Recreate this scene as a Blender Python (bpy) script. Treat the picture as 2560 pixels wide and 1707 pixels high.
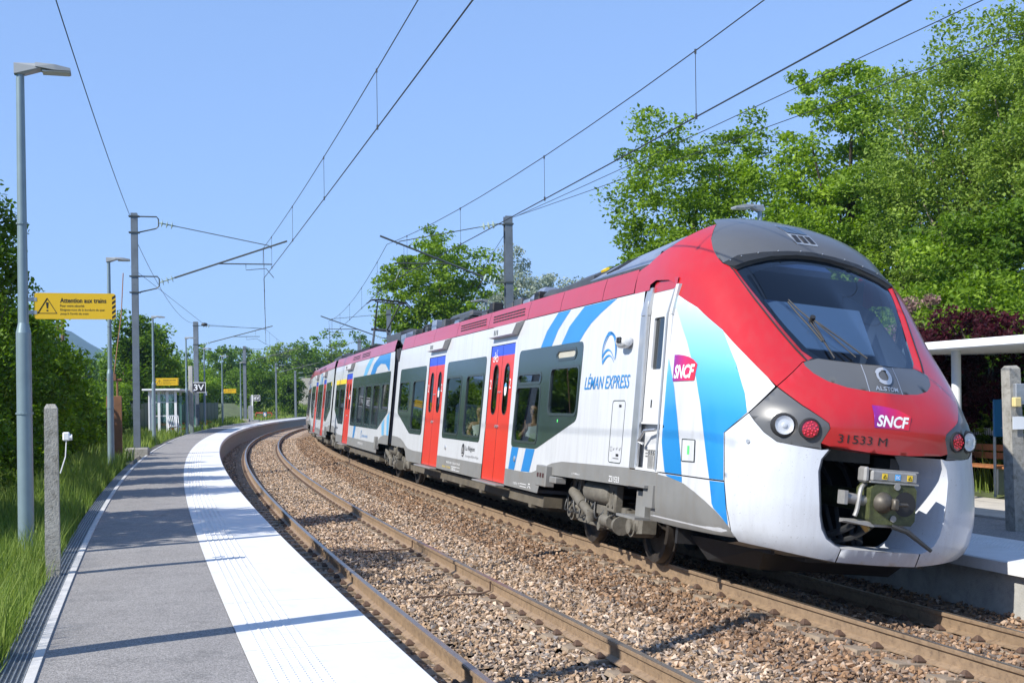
import bpy, bmesh, math, random
import numpy as np
from mathutils import Vector, Matrix
from mathutils.geometry import delaunay_2d_cdt

scene = bpy.context.scene
for o in list(bpy.data.objects):
    bpy.data.objects.remove(o)
COL = scene.collection

# ------------------------------------------------------------------ camera
EYE = 2.1818
cam_d = bpy.data.cameras.new('camera')
cam_d.sensor_width = 36.0
cam_d.lens = 36.0 * 3076.3 / 2560.0
cam_d.shift_y = (999.2 - 853.5) / 2560.0
cam_d.clip_start = 0.1
cam_d.clip_end = 20000
cam = bpy.data.objects.new('camera', cam_d)
cam.matrix_world = (Matrix.Translation((0, 0, EYE)) @ Matrix.Rotation(math.radians(90), 4, 'X')
                    @ Matrix.Rotation(-0.01321, 4, 'Z'))
COL.objects.link(cam)
scene.camera = cam

# ------------------------------------------------------------------ sky and sun
SUN_EL = math.radians(40.0)
SUN_AZ = math.radians(233.1)
world = bpy.data.worlds.new('World')
scene.world = world
world.use_nodes = True
wn = world.node_tree
bg = wn.nodes['Background']
sky = wn.nodes.new('ShaderNodeTexSky')
sky.sky_type = 'NISHITA'
sky.sun_disc = False
sky.sun_elevation = SUN_EL
sky.sun_rotation = SUN_AZ
sky.altitude = 400
sky.air_density = 1.0
sky.dust_density = 0.0
sky.ozone_density = 4.0
sgam = wn.nodes.new('ShaderNodeGamma')          # evens the climb from zenith to horizon
sgam.inputs[1].default_value = 0.38
smul = wn.nodes.new('ShaderNodeVectorMath')
smul.operation = 'MULTIPLY'
smul.inputs[1].default_value = (1.226, 1.645, 2.506)
wn.links.new(sky.outputs[0], sgam.inputs[0])
wn.links.new(sgam.outputs[0], smul.inputs[0])
wn.links.new(smul.outputs[0], bg.inputs[0])
bg.inputs[1].default_value = 0.143
sun_d = bpy.data.lights.new('sun', 'SUN')
sun_d.energy = 5.0
sun_d.angle = math.radians(0.53)
sun_d.color = (1.0, 0.955, 0.88)
sun = bpy.data.objects.new('sun', sun_d)
sv = Vector((math.sin(SUN_AZ) * math.cos(SUN_EL), math.cos(SUN_AZ) * math.cos(SUN_EL), math.sin(SUN_EL)))
sun.rotation_euler = sv.to_track_quat('Z', 'Y').to_euler()
sun.location = (-40, -30, 60)
COL.objects.link(sun)
scene.view_settings.view_transform = 'Standard'
scene.view_settings.look = 'None'
scene.view_settings.exposure = 0.62
scene.view_settings.gamma = 1.0
scene.view_settings.use_curve_mapping = False
scene.render.engine = 'CYCLES'
scene.cycles.max_bounces = 8
scene.cycles.transparent_max_bounces = 12

# ------------------------------------------------------------------ materials
MAT = {}
def srgb(r, g, b):
    f = lambda c: (c / 12.92 if c <= .04045 else ((c + .055) / 1.055) ** 2.4)
    return tuple(f(x / 255.0) for x in (r, g, b))
def mat(name, col, rough=.5, metal=0., coat=0., var=0., vscale=3., bump=0., bscale=40., spec=.5, dirt=None, island=0.):
    """principled material with optional large noise variation, fine bump and per-piece tone."""
    if name in MAT:
        return MAT[name]
    m = bpy.data.materials.new(name)
    m.use_nodes = True
    nt = m.node_tree
    p = nt.nodes['Principled BSDF']
    p.inputs['Roughness'].default_value = rough
    p.inputs['Metallic'].default_value = metal
    p.inputs['Coat Weight'].default_value = coat
    p.inputs['Coat Roughness'].default_value = .06
    p.inputs['Specular IOR Level'].default_value = spec
    c = tuple(col) + (1.,)
    p.inputs['Base Color'].default_value = c
    tc = nt.nodes.new('ShaderNodeTexCoord')
    out = None
    if var or dirt or island:
        rgb = nt.nodes.new('ShaderNodeRGB'); rgb.outputs[0].default_value = c
        out = rgb.outputs[0]
    if var:
        n = nt.nodes.new('ShaderNodeTexNoise'); n.inputs['Scale'].default_value = vscale
        n.inputs['Detail'].default_value = 6; n.inputs['Roughness'].default_value = .65
        nt.links.new(tc.outputs['Object'], n.inputs['Vector'])
        mr = nt.nodes.new('ShaderNodeMapRange')
        mr.inputs['From Min'].default_value = .3; mr.inputs['From Max'].default_value = .7
        mr.inputs['To Min'].default_value = 1 - var; mr.inputs['To Max'].default_value = 1 + var
        nt.links.new(n.outputs['Fac'], mr.inputs['Value'])
        mx = nt.nodes.new('ShaderNodeVectorMath'); mx.operation = 'SCALE'
        nt.links.new(out, mx.inputs[0]); nt.links.new(mr.outputs[0], mx.inputs['Scale'])
        out = mx.outputs[0]
    if island:
        g = nt.nodes.new('ShaderNodeNewGeometry')
        mr = nt.nodes.new('ShaderNodeMapRange')
        mr.inputs['To Min'].default_value = 1 - island; mr.inputs['To Max'].default_value = 1 + island
        nt.links.new(g.outputs['Random Per Island'], mr.inputs['Value'])
        mx = nt.nodes.new('ShaderNodeVectorMath'); mx.operation = 'SCALE'
        nt.links.new(out, mx.inputs[0]); nt.links.new(mr.outputs[0], mx.inputs['Scale'])
        out = mx.outputs[0]
    if dirt:
        dc, scale, lo, hi = dirt
        n = nt.nodes.new('ShaderNodeTexNoise'); n.inputs['Scale'].default_value = scale
        n.inputs['Detail'].default_value = 8; n.inputs['Roughness'].default_value = .7
        nt.links.new(tc.outputs['Object'], n.inputs['Vector'])
        mr = nt.nodes.new('ShaderNodeMapRange')
        mr.inputs['From Min'].default_value = lo; mr.inputs['From Max'].default_value = hi
        nt.links.new(n.outputs['Fac'], mr.inputs['Value'])
        mx = nt.nodes.new('ShaderNodeMix'); mx.data_type = 'RGBA'
        nt.links.new(mr.outputs[0], mx.inputs['Factor'])
        nt.links.new(out, mx.inputs['A']); mx.inputs['B'].default_value = tuple(dc) + (1.,)
        out = mx.outputs['Result']
    if out is not None:
        nt.links.new(out, p.inputs['Base Color'])
    if bump:
        n = nt.nodes.new('ShaderNodeTexNoise'); n.inputs['Scale'].default_value = bscale
        n.inputs['Detail'].default_value = 4
        nt.links.new(tc.outputs['Object'], n.inputs['Vector'])
        b = nt.nodes.new('ShaderNodeBump'); b.inputs['Strength'].default_value = bump
        b.inputs['Distance'].default_value = .02
        nt.links.new(n.outputs['Fac'], b.inputs['Height']); nt.links.new(b.outputs[0], p.inputs['Normal'])
    MAT[name] = m
    return m
def glass(name, tint, rough=.02, see=.5, spec_col=(.8, .85, .9)):
    """tinted sheet glass: part transparent, part mirror by fresnel."""
    if name in MAT:
        return MAT[name]
    m = bpy.data.materials.new(name); m.use_nodes = True
    nt = m.node_tree; nt.nodes.remove(nt.nodes['Principled BSDF'])
    o = nt.nodes['Material Output']
    tr = nt.nodes.new('ShaderNodeBsdfTransparent'); tr.inputs[0].default_value = tuple(c * see for c in tint) + (1,)
    gl = nt.nodes.new('ShaderNodeBsdfGlossy'); gl.inputs['Roughness'].default_value = rough
    gl.inputs[0].default_value = tuple(spec_col) + (1,)
    lw = nt.nodes.new('ShaderNodeLayerWeight'); lw.inputs[0].default_value = .5      # sheet glass: same mirror share from both faces
    pw = nt.nodes.new('ShaderNodeMath'); pw.operation = 'POWER'; pw.inputs[1].default_value = 4.
    fr = nt.nodes.new('ShaderNodeMath'); fr.operation = 'MULTIPLY_ADD'; fr.inputs[1].default_value = .85; fr.inputs[2].default_value = .07
    nt.links.new(lw.outputs['Facing'], pw.inputs[0]); nt.links.new(pw.outputs[0], fr.inputs[0])
    mx = nt.nodes.new('ShaderNodeMixShader')
    nt.links.new(fr.outputs[0], mx.inputs[0]); nt.links.new(tr.outputs[0], mx.inputs[1]); nt.links.new(gl.outputs[0], mx.inputs[2])
    nt.links.new(mx.outputs[0], o.inputs[0])
    MAT[name] = m
    return m
def leafmat(name, c1, c2, trans=.36, rough=.45):
    if name in MAT:
        return MAT[name]
    m = bpy.data.materials.new(name); m.use_nodes = True
    nt = m.node_tree; p = nt.nodes['Principled BSDF']; o = nt.nodes['Material Output']
    g = nt.nodes.new('ShaderNodeNewGeometry')
    tc = nt.nodes.new('ShaderNodeTexCoord')
    n = nt.nodes.new('ShaderNodeTexNoise'); n.inputs['Scale'].default_value = .7; n.inputs['Detail'].default_value = 2
    nt.links.new(tc.outputs['Object'], n.inputs['Vector'])
    ad = nt.nodes.new('ShaderNodeMath'); ad.operation = 'MULTIPLY_ADD'
    nt.links.new(g.outputs['Random Per Island'], ad.inputs[0]); ad.inputs[1].default_value = .65
    sb = nt.nodes.new('ShaderNodeMath'); sb.operation = 'MULTIPLY_ADD'
    nt.links.new(n.outputs['Fac'], sb.inputs[0]); sb.inputs[1].default_value = 1.2; sb.inputs[2].default_value = -.45
    nt.links.new(sb.outputs[0], ad.inputs[2])
    mx = nt.nodes.new('ShaderNodeMix'); mx.data_type = 'RGBA'; mx.clamp_factor = True
    nt.links.new(ad.outputs[0], mx.inputs['Factor'])
    mx.inputs['A'].default_value = tuple(c1) + (1,); mx.inputs['B'].default_value = tuple(c2) + (1,)
    nt.links.new(mx.outputs['Result'], p.inputs['Base Color'])
    p.inputs['Roughness'].default_value = rough
    p.inputs['Specular IOR Level'].default_value = .15
    t = nt.nodes.new('ShaderNodeBsdfTranslucent')
    hs = nt.nodes.new('ShaderNodeHueSaturation'); hs.inputs['Saturation'].default_value = 1.15; hs.inputs['Value'].default_value = 1.5
    nt.links.new(mx.outputs['Result'], hs.inputs['Color']); nt.links.new(hs.outputs[0], t.inputs[0])
    ms = nt.nodes.new('ShaderNodeMixShader'); ms.inputs[0].default_value = trans
    nt.links.new(p.outputs[0], ms.inputs[1]); nt.links.new(t.outputs[0], ms.inputs[2]); nt.links.new(ms.outputs[0], o.inputs[0])
    MAT[name] = m
    return m
def ramp_island(name, stops, rough=.85, nscale=0):
    """stone / gravel: colour ramp by piece."""
    m = bpy.data.materials.new(name); m.use_nodes = True
    nt = m.node_tree; p = nt.nodes['Principled BSDF']; p.inputs['Roughness'].default_value = rough
    g = nt.nodes.new('ShaderNodeNewGeometry'); r = nt.nodes.new('ShaderNodeValToRGB')
    e = r.color_ramp.elements
    while len(e) < len(stops): e.new(.5)
    for k, (q, c) in enumerate(stops):
        e[k].position = q; e[k].color = tuple(c) + (1,)
    if nscale:
        tc = nt.nodes.new('ShaderNodeTexCoord')
        v = nt.nodes.new('ShaderNodeTexVoronoi'); v.inputs['Scale'].default_value = nscale
        nt.links.new(tc.outputs['Object'], v.inputs['Vector'])
        s = nt.nodes.new('ShaderNodeSeparateColor'); nt.links.new(v.outputs['Color'], s.inputs[0])
        nt.links.new(s.outputs[0], r.inputs[0])
        b = nt.nodes.new('ShaderNodeBump'); b.inputs['Strength'].default_value = .9; b.inputs['Distance'].default_value = .03
        nt.links.new(v.outputs['Distance'], b.inputs['Height']); b.invert = True
        nt.links.new(b.outputs[0], p.inputs['Normal'])
    else:
        nt.links.new(g.outputs['Random Per Island'], r.inputs[0])
    nt.links.new(r.outputs[0], p.inputs['Base Color'])
    MAT[name] = m
    return m

# ------------------------------------------------------------------ object helpers
def link(o, parent=None):
    COL.objects.link(o)
    if parent is not None:
        o.parent = parent
    return o
def tag(o, label=None, cat=None, group=None, kind=None):
    if label: o['label'] = label
    if cat: o['category'] = cat
    if group: o['group'] = group
    if kind: o['kind'] = kind
    return o
def empty(name, loc=(0, 0, 0), rz=0., M=None):
    o = bpy.data.objects.new(name, None)
    o.empty_display_size = .2
    if M is not None: o.matrix_world = M
    else:
        o.location = loc; o.rotation_euler = (0, 0, rz)
    COL.objects.link(o)
    return o
def thing(name, label, cat, loc=(0, 0, 0), rz=0., group=None, M=None):
    return tag(empty(name, loc, rz, M), label, cat, group)
def obj(name, me, parent=None, M=None):
    o = bpy.data.objects.new(name, me)
    link(o, parent)
    if M is not None: o.matrix_local = M
    return o
def pymesh(name, v, f, m=None, smooth=False):
    me = bpy.data.meshes.new(name)
    me.from_pydata([tuple(p) for p in v], [], [tuple(int(i) for i in q) for q in f])
    ms = m if isinstance(m, (list, tuple)) else [m]
    for x in ms:
        if x: me.materials.append(x)
    if smooth: me.shade_smooth()
    me.update()
    return me
def fastmesh(name, v, f, m, smooth=False, midx=None):
    """v (N,3), f (M,k) arrays."""
    v = np.asarray(v, np.float32); f = np.asarray(f, np.int32)
    me = bpy.data.meshes.new(name)
    k = f.shape[1]
    me.vertices.add(len(v)); me.vertices.foreach_set('co', v.ravel())
    me.loops.add(f.size); me.loops.foreach_set('vertex_index', f.ravel())
    me.polygons.add(len(f)); me.polygons.foreach_set('loop_start', np.arange(0, f.size, k, dtype=np.int32))
    for x in (m if isinstance(m, (list, tuple)) else [m]): me.materials.append(x)
    if midx is not None: me.polygons.foreach_set('material_index', np.asarray(midx, np.int32))
    me.update(calc_edges=True)
    if smooth: me.shade_smooth()
    else: me.shade_flat()
    return me
class MB:
    """collects simple solids into one mesh."""
    def __init__(s): s.v = []; s.f = []
    def add(s, v, f):
        n = len(s.v); s.v += [tuple(p) for p in v]; s.f += [tuple(i + n for i in q) for q in f]; return s
    def box(s, c, d, R=None, ch=0.):
        hx, hy, hz = d[0] / 2, d[1] / 2, d[2] / 2
        if ch:
            ch = min(ch, hx * .9, hy * .9, hz * .9)
            P = []
            for sx in (-1, 1):
                for sy in (-1, 1):
                    for sz in (-1, 1):
                        P += [(sx * (hx - ch), sy * (hy - ch), sz * hz), (sx * (hx - ch), sy * hy, sz * (hz - ch)), (sx * hx, sy * (hy - ch), sz * (hz - ch))]
            return s.hull(P, c, R)
        P = [(x, y, z) for x in (-hx, hx) for y in (-hy, hy) for z in (-hz, hz)]
        F = [(0, 1, 3, 2), (4, 6, 7, 5), (0, 4, 5, 1), (2, 3, 7, 6), (0, 2, 6, 4), (1, 5, 7, 3)]
        R = R or Matrix()
        return s.add([R @ Vector(p) + Vector(c) for p in P], F)
    def hull(s, P, c=(0, 0, 0), R=None):
        bm = bmesh.new()
        for p in P: bm.verts.new(p)
        r = bmesh.ops.convex_hull(bm, input=bm.verts)
        for g in set(e for e in r['geom_interior'] if isinstance(e, bmesh.types.BMVert)):
            if g.is_valid: bm.verts.remove(g)
        bm.verts.ensure_lookup_table(); bm.verts.index_update()
        R = R or Matrix()
        s.add([R @ v.co + Vector(c) for v in bm.verts], [[v.index for v in f.verts] for f in bm.faces])
        bm.free(); return s
    def cyl(s, p0, p1, r0, r1=None, n=12, cap=True):
        r1 = r0 if r1 is None else r1
        p0, p1 = Vector(p0), Vector(p1); d = (p1 - p0).normalized()
        a = d.orthogonal().normalized(); b = d.cross(a)
        V = []
        for p, r in ((p0, r0), (p1, r1)):
            for k in range(n):
                t = 2 * math.pi * k / n; V.append(p + a * (math.cos(t) * r) + b * (math.sin(t) * r))
        F = [(k, (k + 1) % n, n + (k + 1) % n, n + k) for k in range(n)]
        if cap: F += [tuple(range(n))[::-1], tuple(range(n, 2 * n))]
        return s.add(V, F)
    def tube(s, pts, r, n=8, cap=True):
        pts = [Vector(p) for p in pts]; V = []; F = []
        ref = None
        for i, p in enumerate(pts):
            d = (pts[min(i + 1, len(pts) - 1)] - pts[max(i - 1, 0)]).normalized()
            if ref is None: ref = d.orthogonal().normalized()
            a = (ref - d * ref.dot(d)).normalized(); ref = a; b = d.cross(a)
            rr = r[i] if isinstance(r, (list, tuple)) else r
            for k in range(n):
                t = 2 * math.pi * k / n; V.append(p + a * (math.cos(t) * rr) + b * (math.sin(t) * rr))
        for i in range(len(pts) - 1):
            for k in range(n): F.append((i * n + k, i * n + (k + 1) % n, (i + 1) * n + (k + 1) % n, (i + 1) * n + k))
        if cap: F += [tuple(range(n))[::-1], tuple(range((len(pts) - 1) * n, len(pts) * n))]
        return s.add(V, F)
    def lathe(s, prof, c=(0, 0, 0), axis='Z', n=16, R=None, cap=True):
        V = []; F = []
        for r, h in prof:
            for k in range(n):
                t = 2 * math.pi * k / n; V.append(Vector((math.cos(t) * r, math.sin(t) * r, h)))
        for i in range(len(prof) - 1):
            for k in range(n): F.append((i * n + k, i * n + (k + 1) % n, (i + 1) * n + (k + 1) % n, (i + 1) * n + k))
        if cap: F += [tuple(range(n))[::-1], tuple(range((len(prof) - 1) * n, len(prof) * n))]
        if R is None:
            R = {'Z': Matrix(), 'Y': Matrix.Rotation(-math.pi / 2, 4, 'X'), 'X': Matrix.Rotation(math.pi / 2, 4, 'Y')}[axis]
        return s.add([R @ v + Vector(c) for v in V], F)
    def prism(s, poly, h0, h1, fn):
        """poly 2d list, extruded from h0 to h1; fn(x, y, h)->xyz"""
        n = len(poly)
        V = [fn(x, y, h0) for x, y in poly] + [fn(x, y, h1) for x, y in poly]
        F = [tuple(range(n))[::-1], tuple(range(n, 2 * n))] + [(k, (k + 1) % n, n + (k + 1) % n, n + k) for k in range(n)]
        return s.add(V, F)
    def build(s, name, m, parent=None, smooth=False, M=None):
        me = pymesh(name, s.v, s.f, m, False)
        bm = bmesh.new(); bm.from_mesh(me); bmesh.ops.recalc_face_normals(bm, faces=bm.faces); bm.to_mesh(me); bm.free()
        if smooth:
            me.shade_smooth(); me.set_sharp_from_angle(angle=math.radians(38))
        return obj(name, me, parent, M)

# ------------------------------------------------------------------ 2-D region filling
def inpoly(px, py, poly):
    r = np.zeros(len(px), bool); n = len(poly); j = n - 1
    for i in range(n):
        xi, yi = poly[i]; xj, yj = poly[j]
        c = ((yi > py) != (yj > py)) & (px < (xj - xi) * (py - yi) / ((yj - yi) or 1e-12) + xi)
        r ^= c; j = i
    return r
def densify(poly, step):
    out = []
    n = len(poly)
    for i in range(n):
        a, b = poly[i], poly[(i + 1) % n]
        k = max(1, int(math.ceil(math.hypot(b[0] - a[0], b[1] - a[1]) / step)))
        out += [(a[0] + (b[0] - a[0]) * t / k, a[1] + (b[1] - a[1]) * t / k) for t in range(k)]
    return out
def fill(outer, holes=(), step=.25, grid=None, hlines=()):
    """constrained triangulation of a region with holes -> (verts2d, tris)"""
    V = []; E = []
    for loop in [outer] + list(holes):
        d = densify(loop, step); n0 = len(V); V += d
        E += [(n0 + k, n0 + (k + 1) % len(d)) for k in range(len(d))]
    xs = [p[0] for p in outer]; ys = [p[1] for p in outer]
    x0, x1, y0, y1 = min(xs), max(xs), min(ys), max(ys)
    for h in hlines:
        if y0 < h < y1:
            n0 = len(V); k = max(1, int((x1 - x0) / step))
            V += [(x0 - .01 + (x1 - x0 + .02) * t / k, h) for t in range(k + 1)]
            E += [(n0 + t, n0 + t + 1) for t in range(k)]
    if grid:
        gx, gy = np.meshgrid(np.arange(x0 + grid * .5, x1, grid), np.arange(y0 + grid * .5, y1, grid))
        gx, gy = gx.ravel(), gy.ravel()
        ok = inpoly(gx, gy, outer)
        for h in holes: ok &= ~inpoly(gx, gy, h)
        V += list(zip(gx[ok].tolist(), gy[ok].tolist()))
    r = delaunay_2d_cdt([Vector(p) for p in V], E, [], 0, 1e-6)
    vs = [tuple(p) for p in r[0]]; fs = [tuple(f) for f in r[2]]
    if not fs: return vs, fs
    fa = np.array(fs); va = np.array(vs); c = va[fa].mean(1)
    ok = inpoly(c[:, 0], c[:, 1], outer)
    for h in holes: ok &= ~inpoly(c[:, 0], c[:, 1], h)
    return vs, [fs[i] for i in np.nonzero(ok)[0]]
def rrect(x0, y0, x1, y1, r=.08, n=4):
    P = []
    for cx, cy, a0 in ((x1 - r, y1 - r, 0), (x0 + r, y1 - r, 90), (x0 + r, y0 + r, 180), (x1 - r, y0 + r, 270)):
        for k in range(n + 1):
            t = math.radians(a0 + 90 * k / n); P.append((cx + r * math.cos(t), cy + r * math.sin(t)))
    return P
def rpoly(poly, r=.08, n=4):
    """round the corners of a polygon."""
    out = []; N = len(poly)
    for i in range(N):
        p0, p, p1 = Vector(poly[i - 1]), Vector(poly[i]), Vector(poly[(i + 1) % N])
        a = (p0 - p); b = (p1 - p); rr = min(r, a.length * .45, b.length * .45)
        a = p + a.normalized() * rr; b = p + b.normalized() * rr
        for k in range(n + 1):
            t = k / n; q = a * (1 - t) ** 2 + p * 2 * t * (1 - t) + b * t * t; out.append((q.x, q.y))
    return out
def textmesh(txt, shear=0., bold=0., sx=1.):
    cu = bpy.data.curves.new('t', 'FONT'); cu.body = txt; cu.shear = shear; cu.offset = bold; cu.resolution_u = 3; cu.fill_mode = 'FRONT'
    o = bpy.data.objects.new('t', cu)
    me = bpy.data.meshes.new_from_object(o)
    v = np.array([p.co[:2] for p in me.vertices]); f = [tuple(p.vertices) for p in me.polygons]
    bpy.data.objects.remove(o); bpy.data.meshes.remove(me); bpy.data.curves.remove(cu)
    v -= v.min(0)
    return v, f
def text_in(txt, x0, y0, x1, y1, shear=0., bold=0.):
    """text fitted into a 2-D box"""
    v, f = textmesh(txt, shear, bold)
    w, h = v.max(0)
    v = v * np.array([(x1 - x0) / w, (y1 - y0) / h]) + np.array([x0, y0])
    return [tuple(p) for p in v], f

# ------------------------------------------------------------------ the railway alignment
_S = np.arange(-60, 420, .05)
_k = .00168 + .00045 * np.clip(_S, -40, 150) / 50
_i0 = int(np.argmin(abs(_S)))
_T = np.cumsum(_k) * .05; _T = _T - _T[_i0] - .30283
_X = np.cumsum(np.sin(_T)) * .05; _Y = np.cumsum(np.cos(_T)) * .05
_X = _X - _X[_i0] + 1.67619; _Y = _Y - _Y[_i0] + 6.
def trk(s, o=0., z=0.):
    """point at station s, offset o to the right of the near track axis"""
    T = np.interp(s, _S, _T)
    return Vector((float(np.interp(s, _S, _X) + o * math.cos(T)), float(np.interp(s, _S, _Y) - o * math.sin(T)), z))
def head(s): return float(np.interp(s, _S, _T))
def rz_at(s): return -head(s)      # rotation that turns local +y along the track
D2, Z2, C2 = 3.613, .0795, .1535 / 1.5
def z2(o): return Z2 + (D2 - o) * C2       # plane of the canted second track
def stations(s0, s1, d0=1., far=60, d1=4.):
    out = [s0]
    while out[-1] < s1 - 1e-6:
        out.append(min(s1, out[-1] + (d0 if out[-1] < far else d1)))
    return out
def sweep(name, prof, st, m, parent=None, closed=False, smooth=False, caps=True):
    """prof: list of (offset, z)"""
    V = []; F = []; n = len(prof)
    for s in st: V += [trk(s, o, z) for o, z in prof]
    rng = n if closed else n - 1
    for i in range(len(st) - 1):
        for k in range(rng):
            F.append((i * n + k, i * n + (k + 1) % n, (i + 1) * n + (k + 1) % n, (i + 1) * n + k))
    if closed and caps: F += [tuple(range(n)), tuple(range((len(st) - 1) * n, len(st) * n))[::-1]]
    me = pymesh(name, V, F, m, False)
    if closed:
        bm = bmesh.new(); bm.from_mesh(me); bmesh.ops.recalc_face_normals(bm, faces=bm.faces); bm.to_mesh(me); bm.free()
    if smooth: me.shade_smooth()
    return obj(name, me, parent)
rng = np.random.default_rng(7)
random.seed(7)
# ------------------------------------------------------------------ materials of the setting
m_grass_soil = mat('grass_soil', (.075, .095, .032), .95, var=.5, vscale=1.5, bump=.6, bscale=12)
m_conc = mat('concrete', (.36, .355, .33), .85, var=.18, vscale=4, bump=.25, bscale=60, dirt=((.2, .19, .17), 6., .52, .8))
m_conc_d = mat('weathered_concrete', (.30, .29, .26), .9, var=.25, vscale=9, bump=.5, bscale=70, dirt=((.12, .11, .08), 14., .5, .75))
m_white_slab = mat('white_edge_concrete', (.62, .615, .605), .7, var=.07, vscale=2.2, bump=.08, bscale=120, dirt=((.46, .45, .42), 3.5, .55, .85))
m_asph = mat('platform_asphalt', (.235, .222, .210), .9, var=.13, vscale=.9, bump=.45, bscale=160, dirt=((.165, .158, .15), 2.3, .54, .72))
def asphalt_grain(m):
    nt = m.node_tree; p = nt.nodes['Principled BSDF']
    src = p.inputs['Base Color'].links[0].from_socket
    tc = nt.nodes.new('ShaderNodeTexCoord'); n = nt.nodes.new('ShaderNodeTexVoronoi'); n.inputs['Scale'].default_value = 130
    nt.links.new(tc.outputs['Object'], n.inputs['Vector'])
    s = nt.nodes.new('ShaderNodeSeparateColor'); nt.links.new(n.outputs['Color'], s.inputs[0])
    mr = nt.nodes.new('ShaderNodeMapRange'); mr.inputs['To Min'].default_value = .55; mr.inputs['To Max'].default_value = 1.5
    nt.links.new(s.outputs[0], mr.inputs['Value'])
    mx = nt.nodes.new('ShaderNodeVectorMath'); mx.operation = 'SCALE'
    nt.links.new(src, mx.inputs[0]); nt.links.new(mr.outputs[0], mx.inputs['Scale']); nt.links.new(mx.outputs[0], p.inputs['Base Color'])
asphalt_grain(m_asph)
m_rail = mat('rusty_rail_steel', (.27, .19, .12), .65, metal=.15, var=.2, vscale=6, bump=.1, dirt=((.09, .06, .045), 20., .5, .8))
m_railtop = mat('worn_rail_top', (.30, .25, .20), .32, metal=.75, var=.15, vscale=5)
m_sleeper = mat('concrete_sleeper', (.24, .185, .13), .9, var=.25, vscale=8, bump=.3, bscale=50)
m_fast = mat('rusty_fastening', (.085, .05, .033), .8, var=.3, vscale=30)
STONES = [(0., (.06, .046, .036)), (.22, (.165, .098, .055)), (.5, (.285, .165, .085)), (.7, (.165, .14, .12)), (.88, (.36, .225, .13)), (1., (.46, .36, .27))]
STONES_P = [(0., (.075, .062, .052)), (.22, (.235, .16, .098)), (.5, (.39, .265, .165)), (.7, (.205, .185, .17)), (.88, (.48, .345, .235)), (1., (.58, .475, .375))]
m_stone_b = ramp_island('brown_ballast_stone', STONES)
m_stone_p = ramp_island('pale_ballast_stone', STONES_P)
m_bed_b = ramp_island('brown_ballast_bed', STONES, nscale=22)
m_bed_p = ramp_island('pale_ballast_bed', STONES_P, nscale=22)
m_paver = mat('pale_paving', (.46, .43, .38), .85, var=.12, vscale=3, bump=.1)

# ------------------------------------------------------------------ ground
ground = pymesh('ground', [(-6000, -3000, -1.3), (6000, -3000, -1.3), (6000, 9000, -1.3), (-6000, 9000, -1.3)], [(0, 1, 2, 3)], m_grass_soil)
tag(obj('ground', ground), 'grassy ground reaching to the horizon', 'ground', kind='structure')
def hL(s, o):
    far = min(1, max(0, (s - 146) / 4.))
    z = np.interp(o, [-90, -40, -16, -9, -6, -4.45, -4.20], [2.2, 1.2, .7, .5, .45, .46, .47])
    if far > 0:
        zf = np.interp(o, [-90, -40, -16, -9, -5, -3.2, -2.], [3., 2.6, 1.9, 1.2, .55, .1, -.3])
        z = z * (1 - far) + zf * far
    return float(z)
def hR(s, o):
    return float(np.interp(o, [9.3, 11, 13, 17, 24, 40, 90], [.40, .5, .8, 1.6, 2.6, 3.2, 4.]))
st = stations(-40, 330, 2.5, 70, 6)
oL = [-90, -60, -40, -28, -20, -16, -12, -9, -7.5, -6, -5.2, -4.6, -4.20]
V = []; F = []
for s in st:
    for o in oL:
        V.append(trk(s, o if not (o == -4.20 and s > 150) else -2.0, hL(s, o if not (o == -4.20 and s > 150) else -2.) + (.06 * math.sin(s * 1.7 + o * 2.3) if o > -80 else 0)))
n = len(oL)
for i in range(len(st) - 1):
    for k in range(n - 1): F.append((i * n + k, i * n + k + 1, (i + 1) * n + k + 1, (i + 1) * n + k))
tag(obj('verge', pymesh('verge', V, F, m_grass_soil, True)), 'grassy ground rising behind the near platform', 'ground', kind='structure')
oR = [9.3, 10, 11, 12, 13, 15, 17, 20, 24, 30, 40, 60, 90]
V = []; F = []
for s in st:
    for o in oR: V.append(trk(s, o, hR(s, o) + (.08 * math.sin(s * 1.3 + o * 1.9) if o > 9.5 else 0)))
n = len(oR)
for i in range(len(st) - 1):
    for k in range(n - 1): F.append((i * n + k, i * n + k + 1, (i + 1) * n + k + 1, (i + 1) * n + k))
tag(obj('embankment', pymesh('embankment', V, F, m_grass_soil, True)), 'overgrown slope behind the far platform', 'ground', kind='structure')

# ------------------------------------------------------------------ ballast bed
def zbal(o):
    return np.interp(o, [-1.85, -1.45, -1.1, -.75, 0, .75, 1.15, 1.9, 2.5, 2.86, 3.6, 4.36, 4.9, 5.4],
                     [-.36, -.27, -.20, -.185, -.185, -.185, -.14, -.06, -.01, .0, -.085, -.17, -.16, -.10])
bo = [-1.85, -1.45, -1.1, -.75, 0, .75, 1.15, 1.75]
bed = sweep('ballast_bed', [(o, float(zbal(o)) - .02) for o in bo], stations(-25, 300, 1.5, 80, 4), m_bed_p)
tag(bed, 'pale pinkish ballast bed of the near track', 'ballast', kind='structure')
bo = [1.75, 1.9, 2.5, 2.86, 3.6, 4.36, 4.9, 5.45]
bed = sweep('ballast_bed', [(o, float(zbal(o)) - .02) for o in bo], stations(-25, 300, 1.5, 80, 4), m_bed_b)
tag(bed, 'brown ballast bed of the far track', 'ballast', kind='structure')
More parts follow.
